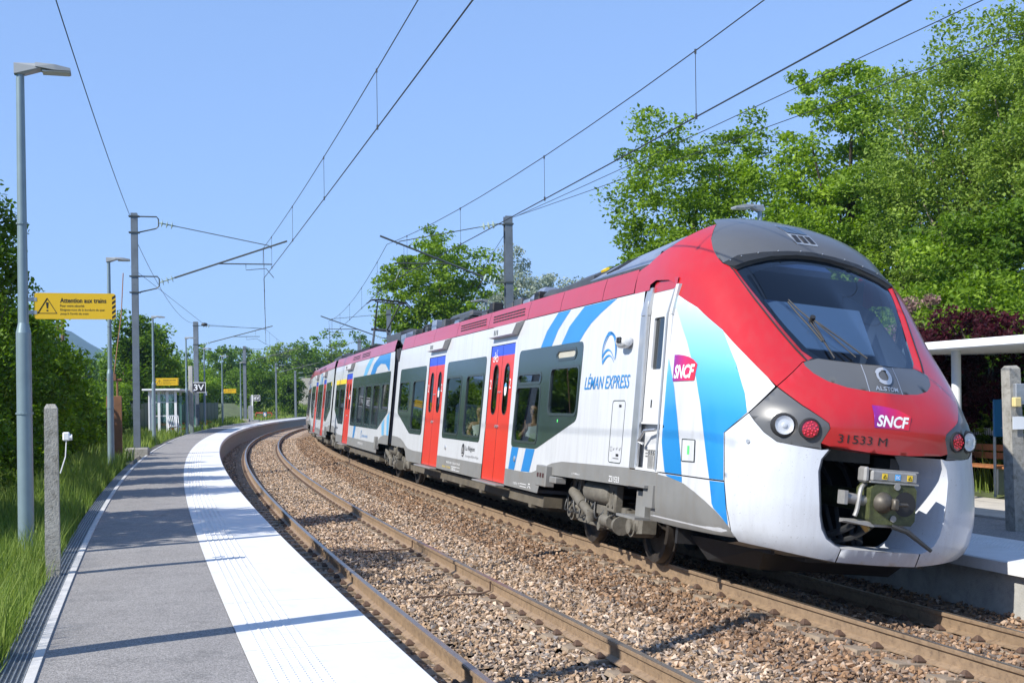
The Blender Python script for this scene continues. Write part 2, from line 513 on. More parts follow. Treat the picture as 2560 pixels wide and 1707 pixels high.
def rocks(n):
    out = []
    for k in range(n):
        bm = bmesh.new()
        for _ in range(9):
            d = Vector((random.gauss(0, 1), random.gauss(0, 1), random.gauss(0, 1))).normalized()
            d *= random.uniform(.8, 1.1)
            bm.verts.new((d.x * 1.15, d.y * .85, d.z * .68))
        bmesh.ops.convex_hull(bm, input=bm.verts)
        bmesh.ops.delete(bm, geom=[v for v in bm.verts if not v.link_faces], context='VERTS')
        bmesh.ops.triangulate(bm, faces=bm.faces)
        bm.verts.index_update()
        out.append((np.array([v.co[:] for v in bm.verts]), np.array([[v.index for v in f.verts] for f in bm.faces])))
        bm.free()
    return out
ROCKS = rocks(12)
def rotmats(n):
    q = rng.normal(size=(n, 4)); q /= np.linalg.norm(q, axis=1)[:, None]
    w, x, y, z = q.T
    return np.stack([np.stack([1 - 2 * (y * y + z * z), 2 * (x * y - z * w), 2 * (x * z + y * w)], -1),
                     np.stack([2 * (x * y + z * w), 1 - 2 * (x * x + z * z), 2 * (y * z - x * w)], -1),
                     np.stack([2 * (x * z - y * w), 2 * (y * z + x * w), 1 - 2 * (x * x + y * y)], -1)], 1)
def world_so(s, o):
    T = np.interp(s, _S, _T)
    return np.interp(s, _S, _X) + o * np.cos(T), np.interp(s, _S, _Y) - o * np.sin(T)
def stones(spec):
    VV = []; FF = []; n0 = 0
    for s0, s1, o0, o1, dens, r0, r1 in spec:
        n = int((s1 - s0) * (o1 - o0) * dens)
        s = rng.uniform(s0, s1, n); o = rng.uniform(o0, o1, n); r = rng.uniform(r0, r1, n)
        keep = np.ones(n, bool)
        for c in (-.7525, .7525, D2 - .7525, D2 + .7525):
            near = abs(o - c) < .10
            keep &= ~near
            onsl = (abs(o - c) < .36) & (abs(((s - .11) % .6) - .3) < .145)
            keep &= ~(onsl & (rng.random(n) > (.10 if c < 2 else .75)))
        s, o, r = s[keep], o[keep], r[keep]; n = len(s)
        x, y = world_so(s, o)
        z = zbal(o) + rng.normal(0, .012, n) - r * .15
        nearrail = np.min([abs(o - c) for c in (-.7525, .7525, D2 - .7525, D2 + .7525)], axis=0) < .17
        z = np.where(nearrail, z - .02, z)
        R = rotmats(n); kind = rng.integers(0, len(ROCKS), n)
        for k, (rv, rf) in enumerate(ROCKS):
            i = np.nonzero(kind == k)[0]
            v = np.einsum('nij,mj->nmi', R[i], rv) * r[i][:, None, None]
            v[:, :, 2] *= .85
            v += np.stack([x[i], y[i], z[i]], -1)[:, None, :]
            f = rf[None] + (np.arange(len(i)) * len(rv))[:, None, None] + n0
            VV.append(v.reshape(-1, 3)); FF.append(f.reshape(-1, 3)); n0 += v.shape[0] * v.shape[1]
    return np.concatenate(VV), np.concatenate(FF)
v, f = stones([(1, 16, -1.78, 1.7, 620, .018, .044), (16, 34, -1.78, 1.7, 380, .024, .046), (34, 75, -1.7, 1.7, 110, .035, .055)])
tag(obj('ballast_stones', fastmesh('ballast_stones', v, f, m_stone_p)), 'loose pale pink and tan ballast stones of the near track', 'ballast', kind='stuff')
v, f = stones([(1, 16, 1.7, 2.95, 620, .018, .044), (16, 34, 1.7, 2.95, 380, .024, .046), (34, 75, 1.7, 2.9, 110, .035, .055), (1, 20, 2.95, 5.3, 220, .024, .042)])
tag(obj('ballast_stones', fastmesh('ballast_stones', v, f, m_stone_b)), 'loose brown ballast stones between the tracks and under the train', 'ballast', kind='stuff')

# ------------------------------------------------------------------ tracks
RP = [(-.036, 0), (-.036, -.012), (-.034, -.035), (-.010, -.047), (-.009, -.135), (-.070, -.160), (-.070, -.172), (.070, -.172), (.070, -.160), (.009, -.135), (.010, -.047), (.034, -.035), (.036, -.012), (.036, 0)]
def sleeper_mesh():
    b = MB()
    for sg in (-1, 1):
        b.hull([(sg * x, y, z) for x, y, z in ((1.12, -.12, -.172), (1.12, .12, -.172), (.52, -.12, -.172), (.52, .12, -.172), (1.16, -.14, -.4), (1.16, .14, -.4), (.40, -.14, -.4), (.40, .14, -.4))])
    b.hull([(x, y, z) for x in (-.53, .53) for y, z in ((-.10, -.205), (.10, -.205), (-.13, -.4), (.13, -.4))])
    me = pymesh('sleeper', b.v, b.f, m_sleeper); return me
def fasten_mesh():
    b = MB()
    for c in (-.7525, .7525):
        for sg in (-1, 1):
            one_fast(b, c + sg * .095, sg)
    return b
def one_fast(b, x, sg):
    b.hull([(x + dx, dy, z) for dx, w, z in ((-.042, .042, -.166), (.042, .042, -.166), (-.042, .042, -.154), (.042, .042, -.154), (.01 * sg - .018, .02, -.142), (.01 * sg + .018, .02, -.142), (.01 * sg - .012, .012, -.115), (.01 * sg + .012, .012, -.115)) for dy in (-w, w)])
sl_me, fa_all = sleeper_mesh(), fasten_mesh()
FA = []
for c in (-.7525, .7525):
    for sg in (-1, 1):
        b = MB(); one_fast(b, c + sg * .095, sg); FA.append(pymesh('fastening', b.v, b.f, m_fast))
def make_track(name, label, off, zfun, cant, s0, s1, nf):
    t = thing(name, label, 'railway track', trk(4, off, zfun(off) - .4), rz_at(4), group='railway tracks')
    inv = t.matrix_basis.inverted()
    for c in (-.7525, .7525):
        prof = [(off + c + x, zfun(off + c) + z - x * cant) for x, z in RP]
        r = sweep('rail', prof, stations(-22, 300, .75, 70, 3), m_rail, closed=True); r.parent = t; r.matrix_parent_inverse = inv
        h = sweep('running_surface', [(off + c - .026, zfun(off + c) + .003 + .026 * cant), (off + c + .028, zfun(off + c) + .003 - .028 * cant)], stations(-22, 300, .75, 70, 3), m_railtop)
        h.parent = r
    k = 0
    s = s0
    rest = MB()
    while s < s1:
        p = trk(s, off, zfun(off))
        o = obj('sleeper', sl_me, t); o.matrix_parent_inverse = inv
        o.matrix_basis = Matrix.Translation(p) @ Matrix.Rotation(rz_at(s), 4, 'Z') @ Matrix.Rotation(math.atan(cant), 4, 'Y')
        if k < nf:
            for fm in FA: obj('fastening', fm, o)
        else: rest.add([o.matrix_basis @ Vector(v) for v in fa_all.v], fa_all.f)
        s += .6; k += 1
    o = obj('far_fastenings', pymesh('far_fastenings', rest.v, rest.f, m_fast), t); o.matrix_parent_inverse = inv; o['kind'] = 'stuff'
    return t
tr1 = make_track('railway_track', 'empty near railway track curving beside the white platform edge', 0., lambda o: 0., 0., .41, 76, 60)
tr2 = make_track('railway_track', 'far railway track with the red and white train on it', D2, z2, C2, .41, 40, 14)
# rail joint straps and cable bonds on the near track
for s, c, lb in ((9.1, .7525, 'thin dark bond cable strapped over the near track inner rail, closer one'), (13.8, .7525, 'thin dark bond cable strapped over the near track inner rail, farther one')):
    for ds in (0.,):
        b = MB()
        p = [trk(s, c - .045, -.01), trk(s, c - .05, -.12), trk(s, c - .16, -.15), trk(s + .02, c - .5, -.15), trk(s + .05, c - 1.1, -.165)]
        b.tube(p, .012, 6)
        tag(b.build('bond_cable', m_fast, smooth=True), lb, 'cable', 'bond cables')

# ------------------------------------------------------------------ near platform
PZ = .553
plat = tag(empty('platform', trk(10, -3, 0)), 'curving near platform of grey asphalt with white slab edge', 'platform', kind='structure')
PI_ = plat.matrix_basis.inverted()
def pchild(o):
    o.parent = plat; o.matrix_parent_inverse = PI_; return o
stp = stations(-14, 147, 1., 60, 3)
pchild(sweep('asphalt_surface', [(-3.94, PZ), (-3.3, PZ + .004), (-2.69, PZ)], stp, m_asph))
pchild(sweep('kerb', [(-4.0, .30), (-4.0, PZ + .014), (-3.94, PZ + .014), (-3.94, .30)], stp, mat('pale_kerb_concrete', (.50, .49, .47), .8, var=.15, vscale=6), closed=True))
pchild(sweep('platform_wall', [(-1.86, -.7), (-1.80, -.7), (-1.80, PZ - .131), (-1.86, PZ - .131)], stp, m_conc_d, closed=True))
pchild(sweep('platform_core', [(-3.94, PZ - .06), (-1.86, PZ - .133)], stp, m_conc_d))
e_ = sweep('platform_end_wall', [(-4.0, -.7), (-4.0, PZ - .02), (-1.86, PZ - .135), (-1.86, -.7)], [146.6, 146.95], m_conc_d, closed=True); pchild(e_)
L = 2.0
s = -13.; slabs = 0
while s < 146:
    st3 = [s + .004, s + L / 3, s + 2 * L / 3, s + L - .004]
    zt = PZ + .004 + random.uniform(-.0015, .0015)
    o = sweep('edge_slab', [(-2.685, zt - .13), (-2.685, zt), (-1.705, zt), (-1.69, zt - .012), (-1.69, zt - .13)], st3, m_white_slab, closed=True)
    pchild(o); s += L; slabs += 1
# tactile studs
V = []; F = []; n0 = 0
ss = np.arange(.5, 46, .0625); oo = np.arange(-2.585, -2.215, .0625)
gs, go = np.meshgrid(ss, oo); gs, go = gs.ravel(), go.ravel()
x, y = world_so(gs, go)
ang = np.arange(6) * math.pi / 3
ring0 = np.stack([np.cos(ang) * .0135, np.sin(ang) * .0135, np.zeros(6)], -1); ring1 = np.stack([np.cos(ang) * .009, np.sin(ang) * .009, np.full(6, .006)], -1)
base = np.concatenate([ring0, ring1])
v = base[None] + np.stack([x, y, np.full(len(x), PZ + .0035)], -1)[:, None, :]
q = np.array([(k, (k + 1) % 6, 6 + (k + 1) % 6, 6 + k) for k in range(6)] + [(6, 7, 8, 9), (6, 9, 10, 11)])
f = q[None] + (np.arange(len(x)) * 12)[:, None, None]
o = obj('tactile_studs', fastmesh('tactile_studs', v.reshape(-1, 3), f.reshape(-1, 4), m_white_slab)); o['kind'] = 'stuff'; pchild(o)
# drain grating beside the kerb
m_galv = mat('galvanised_steel', (.36, .38, .40), .45, metal=.6, var=.15, vscale=10)
m_dark = mat('deep_shadow_black', (.012, .012, .013), .8)
b = MB()
for o in np.linspace(-4.17, -4.01, 6):
    pts = [trk(s, o, PZ - .008) for s in np.arange(0, 30.1, 1.)]
    for p, q_ in zip(pts[:-1], pts[1:]):
        d = (q_ - p); b.box((p + q_) / 2, (.006, d.length, .03), Matrix.Rotation(math.atan2(d.y, d.x) - math.pi / 2, 4, 'Z'))
s = 0
while s < 30:
    b.box(trk(s, -4.09, PZ - .012), (.17, .004, .02), Matrix.Rotation(rz_at(s), 4, 'Z')); s += .045 if s < 16 else .12
pchild(b.build('drain_grating', m_galv))
pchild(sweep('drain_channel', [(-4.19, PZ), (-4.19, .36), (-4.0, .36)], stations(-1, 60, 1.), m_conc_d))

# ------------------------------------------------------------------ far platform
RZ = .45
plat2 = tag(empty('platform', trk(10, 7, 0)), 'far platform behind the train with white slab edge and dark asphalt', 'platform', kind='structure')
PI_ = plat2.matrix_basis.inverted()
plat = plat2
stq = stations(-14, 75, 1., 60, 3)
pchild(sweep('asphalt_surface', [(6.545, RZ), (7.97, RZ)], stq, m_asph))
pchild(sweep('paved_strip', [(7.97, RZ + .004), (7.97, RZ + .03), (9.9, RZ + .03), (9.9, .2)], stq, m_paver))
pchild(sweep('platform_wall', [(5.36, -.7), (5.30, -.7), (5.30, RZ - .135), (5.36, RZ - .135)], stq, m_conc, closed=True))
s = -13.
while s < 60:
    zt = RZ + .004
    pchild(sweep('edge_slab', [(6.54, zt - .13), (6.54, zt), (5.205, zt), (5.19, zt - .012), (5.19, zt - .13)], [s + .004, s + .7, s + 1.3, s + 1.996], m_white_slab, closed=True)); s += 2.
b = MB()
s = -2.
while s < 20:
    for o in np.arange(5.95, 6.33, .0625): b.cyl(trk(s, o, RZ + .003), trk(s, o, RZ + .010), .0135, .009, n=5)
    s += .0625
o = b.build('tactile_studs', m_white_slab); o['kind'] = 'stuff'; pchild(o)
# ================================================================== the train
def streaks(m, amount=.10, speck=None):
    """rain streaks running down the panels and fine specks of dirt"""
    nt = m.node_tree; p = nt.nodes['Principled BSDF']; ip = p.inputs['Base Color']
    src = ip.links[0].from_socket if ip.links else None
    if src is None:
        rgb = nt.nodes.new('ShaderNodeRGB'); rgb.outputs[0].default_value = ip.default_value; src = rgb.outputs[0]
    tc = nt.nodes.new('ShaderNodeTexCoord'); mp = nt.nodes.new('ShaderNodeMapping'); mp.inputs['Scale'].default_value = (9., 9., .7)
    nt.links.new(tc.outputs['Object'], mp.inputs[0])
    n = nt.nodes.new('ShaderNodeTexNoise'); n.inputs['Scale'].default_value = 1.; n.inputs['Detail'].default_value = 5; n.inputs['Roughness'].default_value = .7
    nt.links.new(mp.outputs[0], n.inputs['Vector'])
    mr = nt.nodes.new('ShaderNodeMapRange'); mr.inputs['From Min'].default_value = .45; mr.inputs['From Max'].default_value = .75; mr.inputs['To Min'].default_value = 0; mr.inputs['To Max'].default_value = amount
    nt.links.new(n.outputs['Fac'], mr.inputs[0])
    mx = nt.nodes.new('ShaderNodeMix'); mx.data_type = 'RGBA'; nt.links.new(mr.outputs[0], mx.inputs['Factor']); nt.links.new(src, mx.inputs['A']); mx.inputs['B'].default_value = (.16, .14, .115, 1)
    out = mx.outputs['Result']
    if speck:
        v = nt.nodes.new('ShaderNodeTexNoise'); v.inputs['Scale'].default_value = 55; v.inputs['Detail'].default_value = 2; nt.links.new(tc.outputs['Object'], v.inputs['Vector'])
        m2 = nt.nodes.new('ShaderNodeMapRange'); m2.inputs['From Min'].default_value = .68; m2.inputs['From Max'].default_value = .74; m2.inputs['To Max'].default_value = speck; nt.links.new(v.outputs['Fac'], m2.inputs[0])
        x2 = nt.nodes.new('ShaderNodeMix'); x2.data_type = 'RGBA'; nt.links.new(m2.outputs[0], x2.inputs['Factor']); nt.links.new(out, x2.inputs['A']); x2.inputs['B'].default_value = (.10, .08, .06, 1); out = x2.outputs['Result']
    nt.links.new(out, ip)
    b = nt.nodes.new('ShaderNodeTexNoise'); b.inputs['Scale'].default_value = 1.1; b.inputs['Detail'].default_value = 1; nt.links.new(tc.outputs['Object'], b.inputs['Vector'])
    bp_ = nt.nodes.new('ShaderNodeBump'); bp_.inputs['Strength'].default_value = .25; bp_.inputs['Distance'].default_value = .02; nt.links.new(b.outputs['Fac'], bp_.inputs['Height']); nt.links.new(bp_.outputs[0], p.inputs['Normal'])
    return m
m_white = mat('train_white_paint', (.575, .59, .615), .32, coat=.35, var=.03, vscale=.8)
streaks(m_white, .22)
m_bump = streaks(mat('bumper_silver_white', (.50, .525, .565), .30, coat=.4, var=.05, vscale=1.5), .18, .5)
m_red = mat('train_red_paint', (.42, .013, .015), .30, coat=.5, var=.06, vscale=.9)
streaks(m_red, .10, .25)
m_dred = mat('door_red_paint', (.62, .035, .018), .35, coat=.3, var=.04, vscale=2)
m_blue = mat('stripe_blue', (.02, .21, .54), .32, coat=.35, var=.05, vscale=1.5)
m_lblue = mat('stripe_pale_blue', (.14, .44, .72), .32, coat=.35)
m_dblue = mat('door_top_blue', (.022, .06, .58), .35, coat=.3)
m_grey = mat('train_skirt_grey', (.19, .19, .183), .5, var=.1, vscale=2.5, dirt=((.20, .17, .135), 3., .55, .85))
streaks(m_grey, .35)
m_hood = mat('hood_grey', (.085, .088, .092), .36, coat=.25, var=.06, vscale=2)
m_band = mat('window_band_green_grey', (.032, .052, .052), .12, var=.1, vscale=2, spec=.6)
m_rubber = mat('black_rubber', (.016, .017, .018), .55)
m_frame = mat('window_surround_grey', (.034, .046, .048), .25, spec=.6)
m_wdark = mat('dark_window_glass', (.008, .011, .010), .03, spec=1.0)
m_glass = glass('tinted_window_glass', (.72, .82, .80), .01, .85)
m_ws = glass('windscreen_glass', (.46, .58, .72), .01, .85)
m_black = mat('matt_black', (.015, .015, .016), .6, var=.3, vscale=6)
m_dgrey = mat('roof_gear_dark_grey', (.055, .06, .068), .5, var=.25, vscale=4)
m_sheet = mat('roof_gear_sheet_metal', (.30, .34, .42), .35, metal=.5, var=.15, vscale=3)
m_bogie = mat('dusty_bogie_brown', (.125, .115, .095), .75, var=.3, vscale=7, bump=.2, dirt=((.065, .052, .038), 5., .5, .8))
m_wheel = mat('wheel_steel', (.05, .042, .036), .55, metal=.5, var=.3, vscale=9)
m_silver = mat('silver_frame', (.55, .56, .57), .35, metal=.7, var=.08, vscale=6)
m_doorw = mat('cab_door_off_white', (.56, .57, .58), .4, var=.04, vscale=3)
m_int = mat('train_interior_grey', (.10, .10, .11), .8)
m_seat = mat('seat_fabric', (.035, .05, .12), .9, var=.3, vscale=9)
m_cab = mat('cab_interior_blue_grey', (.26, .33, .42), .8)
m_textw = mat('white_lettering', (.78, .78, .78), .5)
m_textk = mat('black_lettering', (.02, .02, .022), .5)
m_yel = mat('first_class_yellow', (.75, .52, .02), .4)
m_green = mat('green_sticker', (.10, .75, .16), .5)
m_red_lens = mat('red_tail_lens', (.35, .012, .025), .12, coat=1.)
m_chrome = mat('lamp_reflector', (.82, .84, .86), .35, metal=.15)
m_clear = glass('lamp_glass', (1, 1, 1), .01, .95)
m_coup = mat('greased_coupler_iron', (.065, .075, .028), .55, metal=.1, var=.5, vscale=12, bump=.2)
m_alu = mat('cast_aluminium', (.30, .295, .28), .5, metal=.4, var=.15, vscale=20)
m_skin = mat('skin', (.36, .20, .13), .55)
m_shirt = mat('light_grey_shirt', (.42, .45, .48), .85, var=.12, vscale=9)
m_shirt2 = mat('white_shirt', (.62, .62, .63), .85, var=.1, vscale=9)
m_hair = mat('dark_hair', (.02, .014, .01), .7)
def sncf_mat():
    m = bpy.data.materials.new('magenta_to_red_logo'); m.use_nodes = True; nt = m.node_tree; p = nt.nodes['Principled BSDF']
    a = nt.nodes.new('ShaderNodeAttribute'); a.attribute_name = 'grad'
    r = nt.nodes.new('ShaderNodeValToRGB'); e = r.color_ramp.elements
    e[0].color = (.20, .018, .24, 1); e[0].position = 0.; e[1].color = (.62, .02, .045, 1); e[1].position = .85
    k = e.new(.45); k.color = (.45, .015, .13, 1)
    nt.links.new(a.outputs['Fac'], r.inputs[0]); nt.links.new(r.outputs[0], p.inputs['Base Color']); p.inputs['Roughness'].default_value = .35
    return m
m_logo = sncf_mat()
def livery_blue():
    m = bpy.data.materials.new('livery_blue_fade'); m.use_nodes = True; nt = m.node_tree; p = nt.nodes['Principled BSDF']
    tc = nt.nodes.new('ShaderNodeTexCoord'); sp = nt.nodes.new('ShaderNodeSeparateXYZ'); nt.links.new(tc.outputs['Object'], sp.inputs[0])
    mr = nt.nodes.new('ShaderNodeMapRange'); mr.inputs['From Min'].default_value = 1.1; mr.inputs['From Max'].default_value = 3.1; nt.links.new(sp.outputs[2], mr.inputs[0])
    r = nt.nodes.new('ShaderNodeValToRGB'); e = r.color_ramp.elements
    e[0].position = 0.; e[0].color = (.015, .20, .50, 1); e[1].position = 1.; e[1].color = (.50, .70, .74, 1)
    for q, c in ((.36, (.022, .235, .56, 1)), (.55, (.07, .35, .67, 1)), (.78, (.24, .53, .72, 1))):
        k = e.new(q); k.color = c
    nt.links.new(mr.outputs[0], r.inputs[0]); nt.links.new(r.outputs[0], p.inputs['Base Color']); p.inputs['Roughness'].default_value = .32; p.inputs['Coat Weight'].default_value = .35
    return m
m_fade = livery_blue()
def add_grad(me, vals):
    at = me.attributes.new('grad', 'FLOAT', 'POINT'); at.data.foreach_set('value', np.asarray(vals, np.float32))

A0 = 4.5
AC = np.array([(.40, 8.72), (.475, 8.87), (.6, 8.93), (1.0, 8.95), (1.56, 8.92), (1.75, 8.95), (1.9, 8.93), (2.12, 8.84), (2.29, 8.76), (2.4, 8.68), (2.7, 8.33), (3.0, 7.95), (3.3, 7.56), (3.6, 7.16), (3.7, 7.07), (3.81, 6.97), (3.95, 6.74), (4.06, 6.48), (4.16, 6.18), (4.24, 5.85), (4.30, 5.3)]).T
AB = np.array([(.40, 7.2), (.5, 7.4), (.65, 7.75), (1.0, 7.8), (1.3, 7.7), (1.55, 7.5), (1.8, 7.35), (2.06, 6.85), (2.4, 6.25), (2.7, 5.95), (3.0, 5.9), (3.36, 5.9), (3.7, 5.5), (4.06, 5.0), (4.30, 4.6)]).T
WW = np.array([(.40, 1.2), (.5, 1.30), (.65, 1.39), (.85, 1.425), (2.95, 1.425)]).T
VVT = np.array([(1.9, 0), (2.12, .07), (2.3, .16), (2.4, .20), (2.8, .16), (3.2, .06), (3.45, 0)]).T
def Wz(z):
    z = np.asarray(z, float)
    return np.where(z < 2.95, np.interp(z, *WW), 1.425 * np.sqrt(np.clip(1 - (np.clip(z - 2.95, 0, None) / 1.375) ** 3, 1e-4, 1)))
def Wb(z):      # plain body side, no tuck-under
    z = np.asarray(z, float)
    return np.where(z < 2.95, 1.425, Wz(np.maximum(z, 2.95)))
def npos(phi, z):
    """nose surface: bearing phi (rad) about the axis at A0, height z -> a, w"""
    phi = np.asarray(phi, float); z = np.clip(np.asarray(z, float), .4, 4.30)
    ac, ab, W = np.interp(z, *AC), np.interp(z, *AB), Wz(z)
    lo = np.zeros_like(phi); hi = np.full_like(phi, 6.)
    c, s = np.cos(phi), np.sin(phi)
    vv = np.interp(z, *VVT)
    for _ in range(36):
        m = (lo + hi) / 2; u = np.clip(abs(m * s) / 1.25, 0, 1)
        g = (np.clip((A0 + m * c + vv * 4 * u * (1 - u) - ab) / (ac - ab), 0, None)) ** 3. + (abs(m * s) / W) ** 2.8 - 1
        lo = np.where(g < 0, m, lo); hi = np.where(g < 0, hi, m)
    return A0 + lo * c, lo * s
def npts(P, off=0.):
    """P: (phi deg, z) -> local xyz, pushed out by off along the surface normal"""
    P = np.asarray(P, float); ph = np.radians(P[:, 0]); z = P[:, 1]
    f = lambda p, q: np.stack([npos(p, q)[0], -npos(p, q)[1], np.broadcast_to(q, p.shape)], -1)
    X = f(ph, z)
    if off:
        e = .004
        du = f(ph + e, z) - f(ph - e, z); dv = f(ph, z + e) - f(ph, z - e)
        n = np.cross(dv, du); n /= np.linalg.norm(n, axis=1)[:, None] + 1e-9
        sgn = np.sign((n * (X - np.array([5.5, 0, 2.]))).sum(1)); n *= sgn[:, None]
        X = X + n * off
    return X
PS = .075
def nose_sheet(name, poly, m, parent, off=0., holes=(), grid=.09, step=.06):
    q = [(p * PS, z) for p, z in poly]; hs = [[(p * PS, z) for p, z in h] for h in holes]
    vs, fs = fill(q, hs, step, grid)
    X = npts([(x / PS, z) for x, z in vs], off)
    me = pymesh(name, X, fs, m, True)
    bm = bmesh.new(); bm.from_mesh(me); bmesh.ops.recalc_face_normals(bm, faces=bm.faces); bm.to_mesh(me); bm.free()
    me.shade_smooth()
    return obj(name, me, parent)
def mirror(poly): return [(-p, z) for p, z in poly][::-1]
def sym(half):   # half polyline from centre (phi=0) round to centre -> full polygon
    return half + [(-p, z) for p, z in half[::-1] if p > 1e-6]
def side_pts(P, off, sgn=-1):
    P = np.asarray(P, float); w = Wb(P[:, 1]) + off
    return np.stack([P[:, 0], sgn * w, P[:, 1]], -1)
def side_sheet(name, poly, m, parent, off=0., holes=(), sgn=-1, step=.6, smooth=False):
    vs, fs = fill(poly, holes, step, None, (2.95, 3.08, 3.23, 3.38))
    me = pymesh(name, side_pts(vs, off, sgn), fs, m, smooth)
    return obj(name, me, parent)
def side_text(name, txt, box, m, parent, off=.006, shear=0., bold=0.):
    v, f = text_in(txt, *box, shear=shear, bold=bold)
    return obj(name, pymesh(name, side_pts(v, off), f, m), parent)
def ring_on_side(name, rect, m, parent, w=.04, off=.012, r=.09):
    x0, y0, x1, y1 = rect
    o = rrect(x0 - w, y0 - w, x1 + w, y1 + w, r + w * .5); i = rrect(x0, y0, x1, y1, r)
    n = len(o); P = []
    V = [p for p in side_pts(o, .001)] + [p for p in side_pts(o, off)] + [p for p in side_pts(i, off)] + [p for p in side_pts(i, -.02)]
    F = []
    for k in range(n):
        j = (k + 1) % n
        for a in range(3): F.append((a * n + k, a * n + j, (a + 1) * n + j, (a + 1) * n + k))
    return obj(name, pymesh(name, V, F, m), parent)
def stroke(pts, ws):
    pts = [Vector(p) for p in pts]; V = []; F = []
    for i, p in enumerate(pts):
        d = (pts[min(i + 1, len(pts) - 1)] - pts[max(i - 1, 0)]).normalized(); n = Vector((-d.y, d.x))
        w = ws[i] if isinstance(ws, (list, tuple)) else ws
        V += [tuple(p + n * w / 2), tuple(p - n * w / 2)]
    for i in range(len(pts) - 1): F.append((2 * i, 2 * i + 1, 2 * i + 3, 2 * i + 2))
    return V, F
def bez(p0, p1, p2, p3, n=14):
    return [tuple(Vector(p0) * (1 - t) ** 3 + Vector(p1) * 3 * t * (1 - t) ** 2 + Vector(p2) * 3 * t * t * (1 - t) + Vector(p3) * t ** 3) for t in [k / n for k in range(n + 1)]]
def side_strokes(name, strokes, m, parent, off=.006):
    V = []; F = []
    for pts, w in strokes:
        v, f = stroke(pts, w); n = len(V); V += v; F += [tuple(i + n for i in q) for q in f]
    return obj(name, pymesh(name, side_pts(V, off), F, m), parent)
def car_matrix(s0, s1):
    a, b_ = trk(s0, D2), trk(s1, D2)
    ax = (a - b_).normalized(); l = Vector((ax.y, -ax.x, 0))
    if l.x > 0: l = -l
    c = math.atan(C2); up = Vector((0, 0, 1))
    w = l * math.cos(c) + up * math.sin(c); u = up * math.cos(c) - l * math.sin(c)
    M = Matrix.Identity(4)
    for k, vct in enumerate((ax, -w, u)):
        for j in range(3): M[j][k] = vct[j]
    M[0][3], M[1][3], M[2][3] = a.x, a.y, Z2
    return M
ZT, ZB = 2.75, 1.215
def add_band(car, poly, panes, gl, hole_list):
    pr = rpoly(poly, .12)
    hole_list.append(pr)
    inner = [rrect(*p, .09) for p in panes]
    band = side_sheet('window_band', pr, m_band, car, .004, inner)
    for p, q in zip(panes, inner):
        g = side_sheet('window_pane', q, gl, band, -.012)
        ring_on_side('window_frame', p, m_frame, band)
    return band
def add_door(car, a0, a1, hole_list, gl, bike=False, num=True):
    hole_list.append([(a0 - .015, .59), (a1 + .015, .59), (a1 + .015, 2.91), (a0 - .015, 2.91)])
    mid = (a0 + a1) / 2
    wins = [rrect(a0 + .26, 1.73, a0 + .60, 2.57, .15), rrect(a1 - .56, 1.73, a1 - .24, 2.57, .15)]
    d = None
    for k, (x0, x1) in enumerate(((a0, mid - .009), (mid + .009, a1))):
        leaf = side_sheet('door', [(x0, .60), (x1, .60), (x1, 2.72), (x0, 2.72)], m_dred, car, -.008, [wins[k]], step=.4)
        side_sheet('door_blue_top', [(x0, 2.72), (x1, 2.72), (x1, 2.90), (x0, 2.90)], m_dblue, leaf, -.008)
        side_sheet('door_window', wins[k], gl, leaf, -.02)
        o = wins[k]
        V, F = stroke(o + o[:1], .022)
        obj('window_seal', pymesh('window_seal', side_pts(V, -.002), F, m_rubber), leaf)
        if num:
            if k == 0: side_text('class_number', '2', (x0 + .09, 2.16, x0 + .19, 2.32), m_textw, leaf, .0)
            else: side_text('class_number', '2', (x1 - .18, 2.16, x1 - .08, 2.32), m_textw, leaf, .0)
            if k == 1:
                el = [(x1 - .40 + .075 * math.cos(t), 2.145 + .11 * math.sin(t)) for t in np.linspace(0, 2 * math.pi, 18)[:-1]]
                side_sheet('oval_sticker', el, m_textw, leaf, .001)
                el = [(x1 - .40 + .07 * math.cos(t), 2.17 + .08 * math.sin(t)) for t in np.linspace(.2, math.pi - .2, 9)]
                side_sheet('sticker_blue', el, m_lblue, leaf, .003)
            b = MB(); xx = x1 - .05 if k == 0 else x0 + .05
            b.cyl((xx, -1.415, 1.52), (xx, -1.44, 1.52), .028, n=10); b.cyl((xx, -1.415, 2.10), (xx, -1.435, 2.10), .02, n=8)
            b.build('door_button', m_silver, leaf)
    if bike:
        S = []
        for cx in (a0 + .24, a0 + .44):
            S.append(([(cx + .075 * math.cos(t), 2.675 + .045 * math.sin(t)) for t in np.linspace(0, 2 * math.pi, 15)], .016))
        S += [([(a0 + .24, 2.675), (a0 + .30, 2.75), (a0 + .41, 2.75), (a0 + .33, 2.675), (a0 + .24, 2.675)], .014), ([(a0 + .44, 2.675), (a0 + .40, 2.80), (a0 + .44, 2.83)], .014), ([(a0 + .33, 2.675), (a0 + .29, 2.78), (a0 + .25, 2.785), (a0 + .33, 2.785)], .014)]
        side_strokes('bicycle_symbol', S, m_textw, car, .0)
    b = MB(); b.box((mid, -1.50, .565), (a1 - a0 + .1, .16, .035), ch=.01); b.build('door_step', m_grey, car)
    # light and loudspeaker box over the door
    P = []
    for sx, x in ((-1, a0 + .12), (1, a1 + .50)):
        top = 3.26; bot = 3.02
        dx = 0 if sx < 0 else -.38
        P += [(x + dx, -1.41, bot), (x, -1.38, top), (x + dx, -1.535, bot + .015), (x - .10 * sx + (dx * .15), -1.535, top - .07)]
    b = MB().hull(P); lb = b.build('door_light_box', mat('light_box_grey_white', (.50, .51, .52), .45), car)
    b = MB()
    for k in range(3): b.box((a0 + .54 + .11 * k, -1.537, 3.10), (.03, .012, .085))
    b.build('speaker_slots', m_frame, lb)
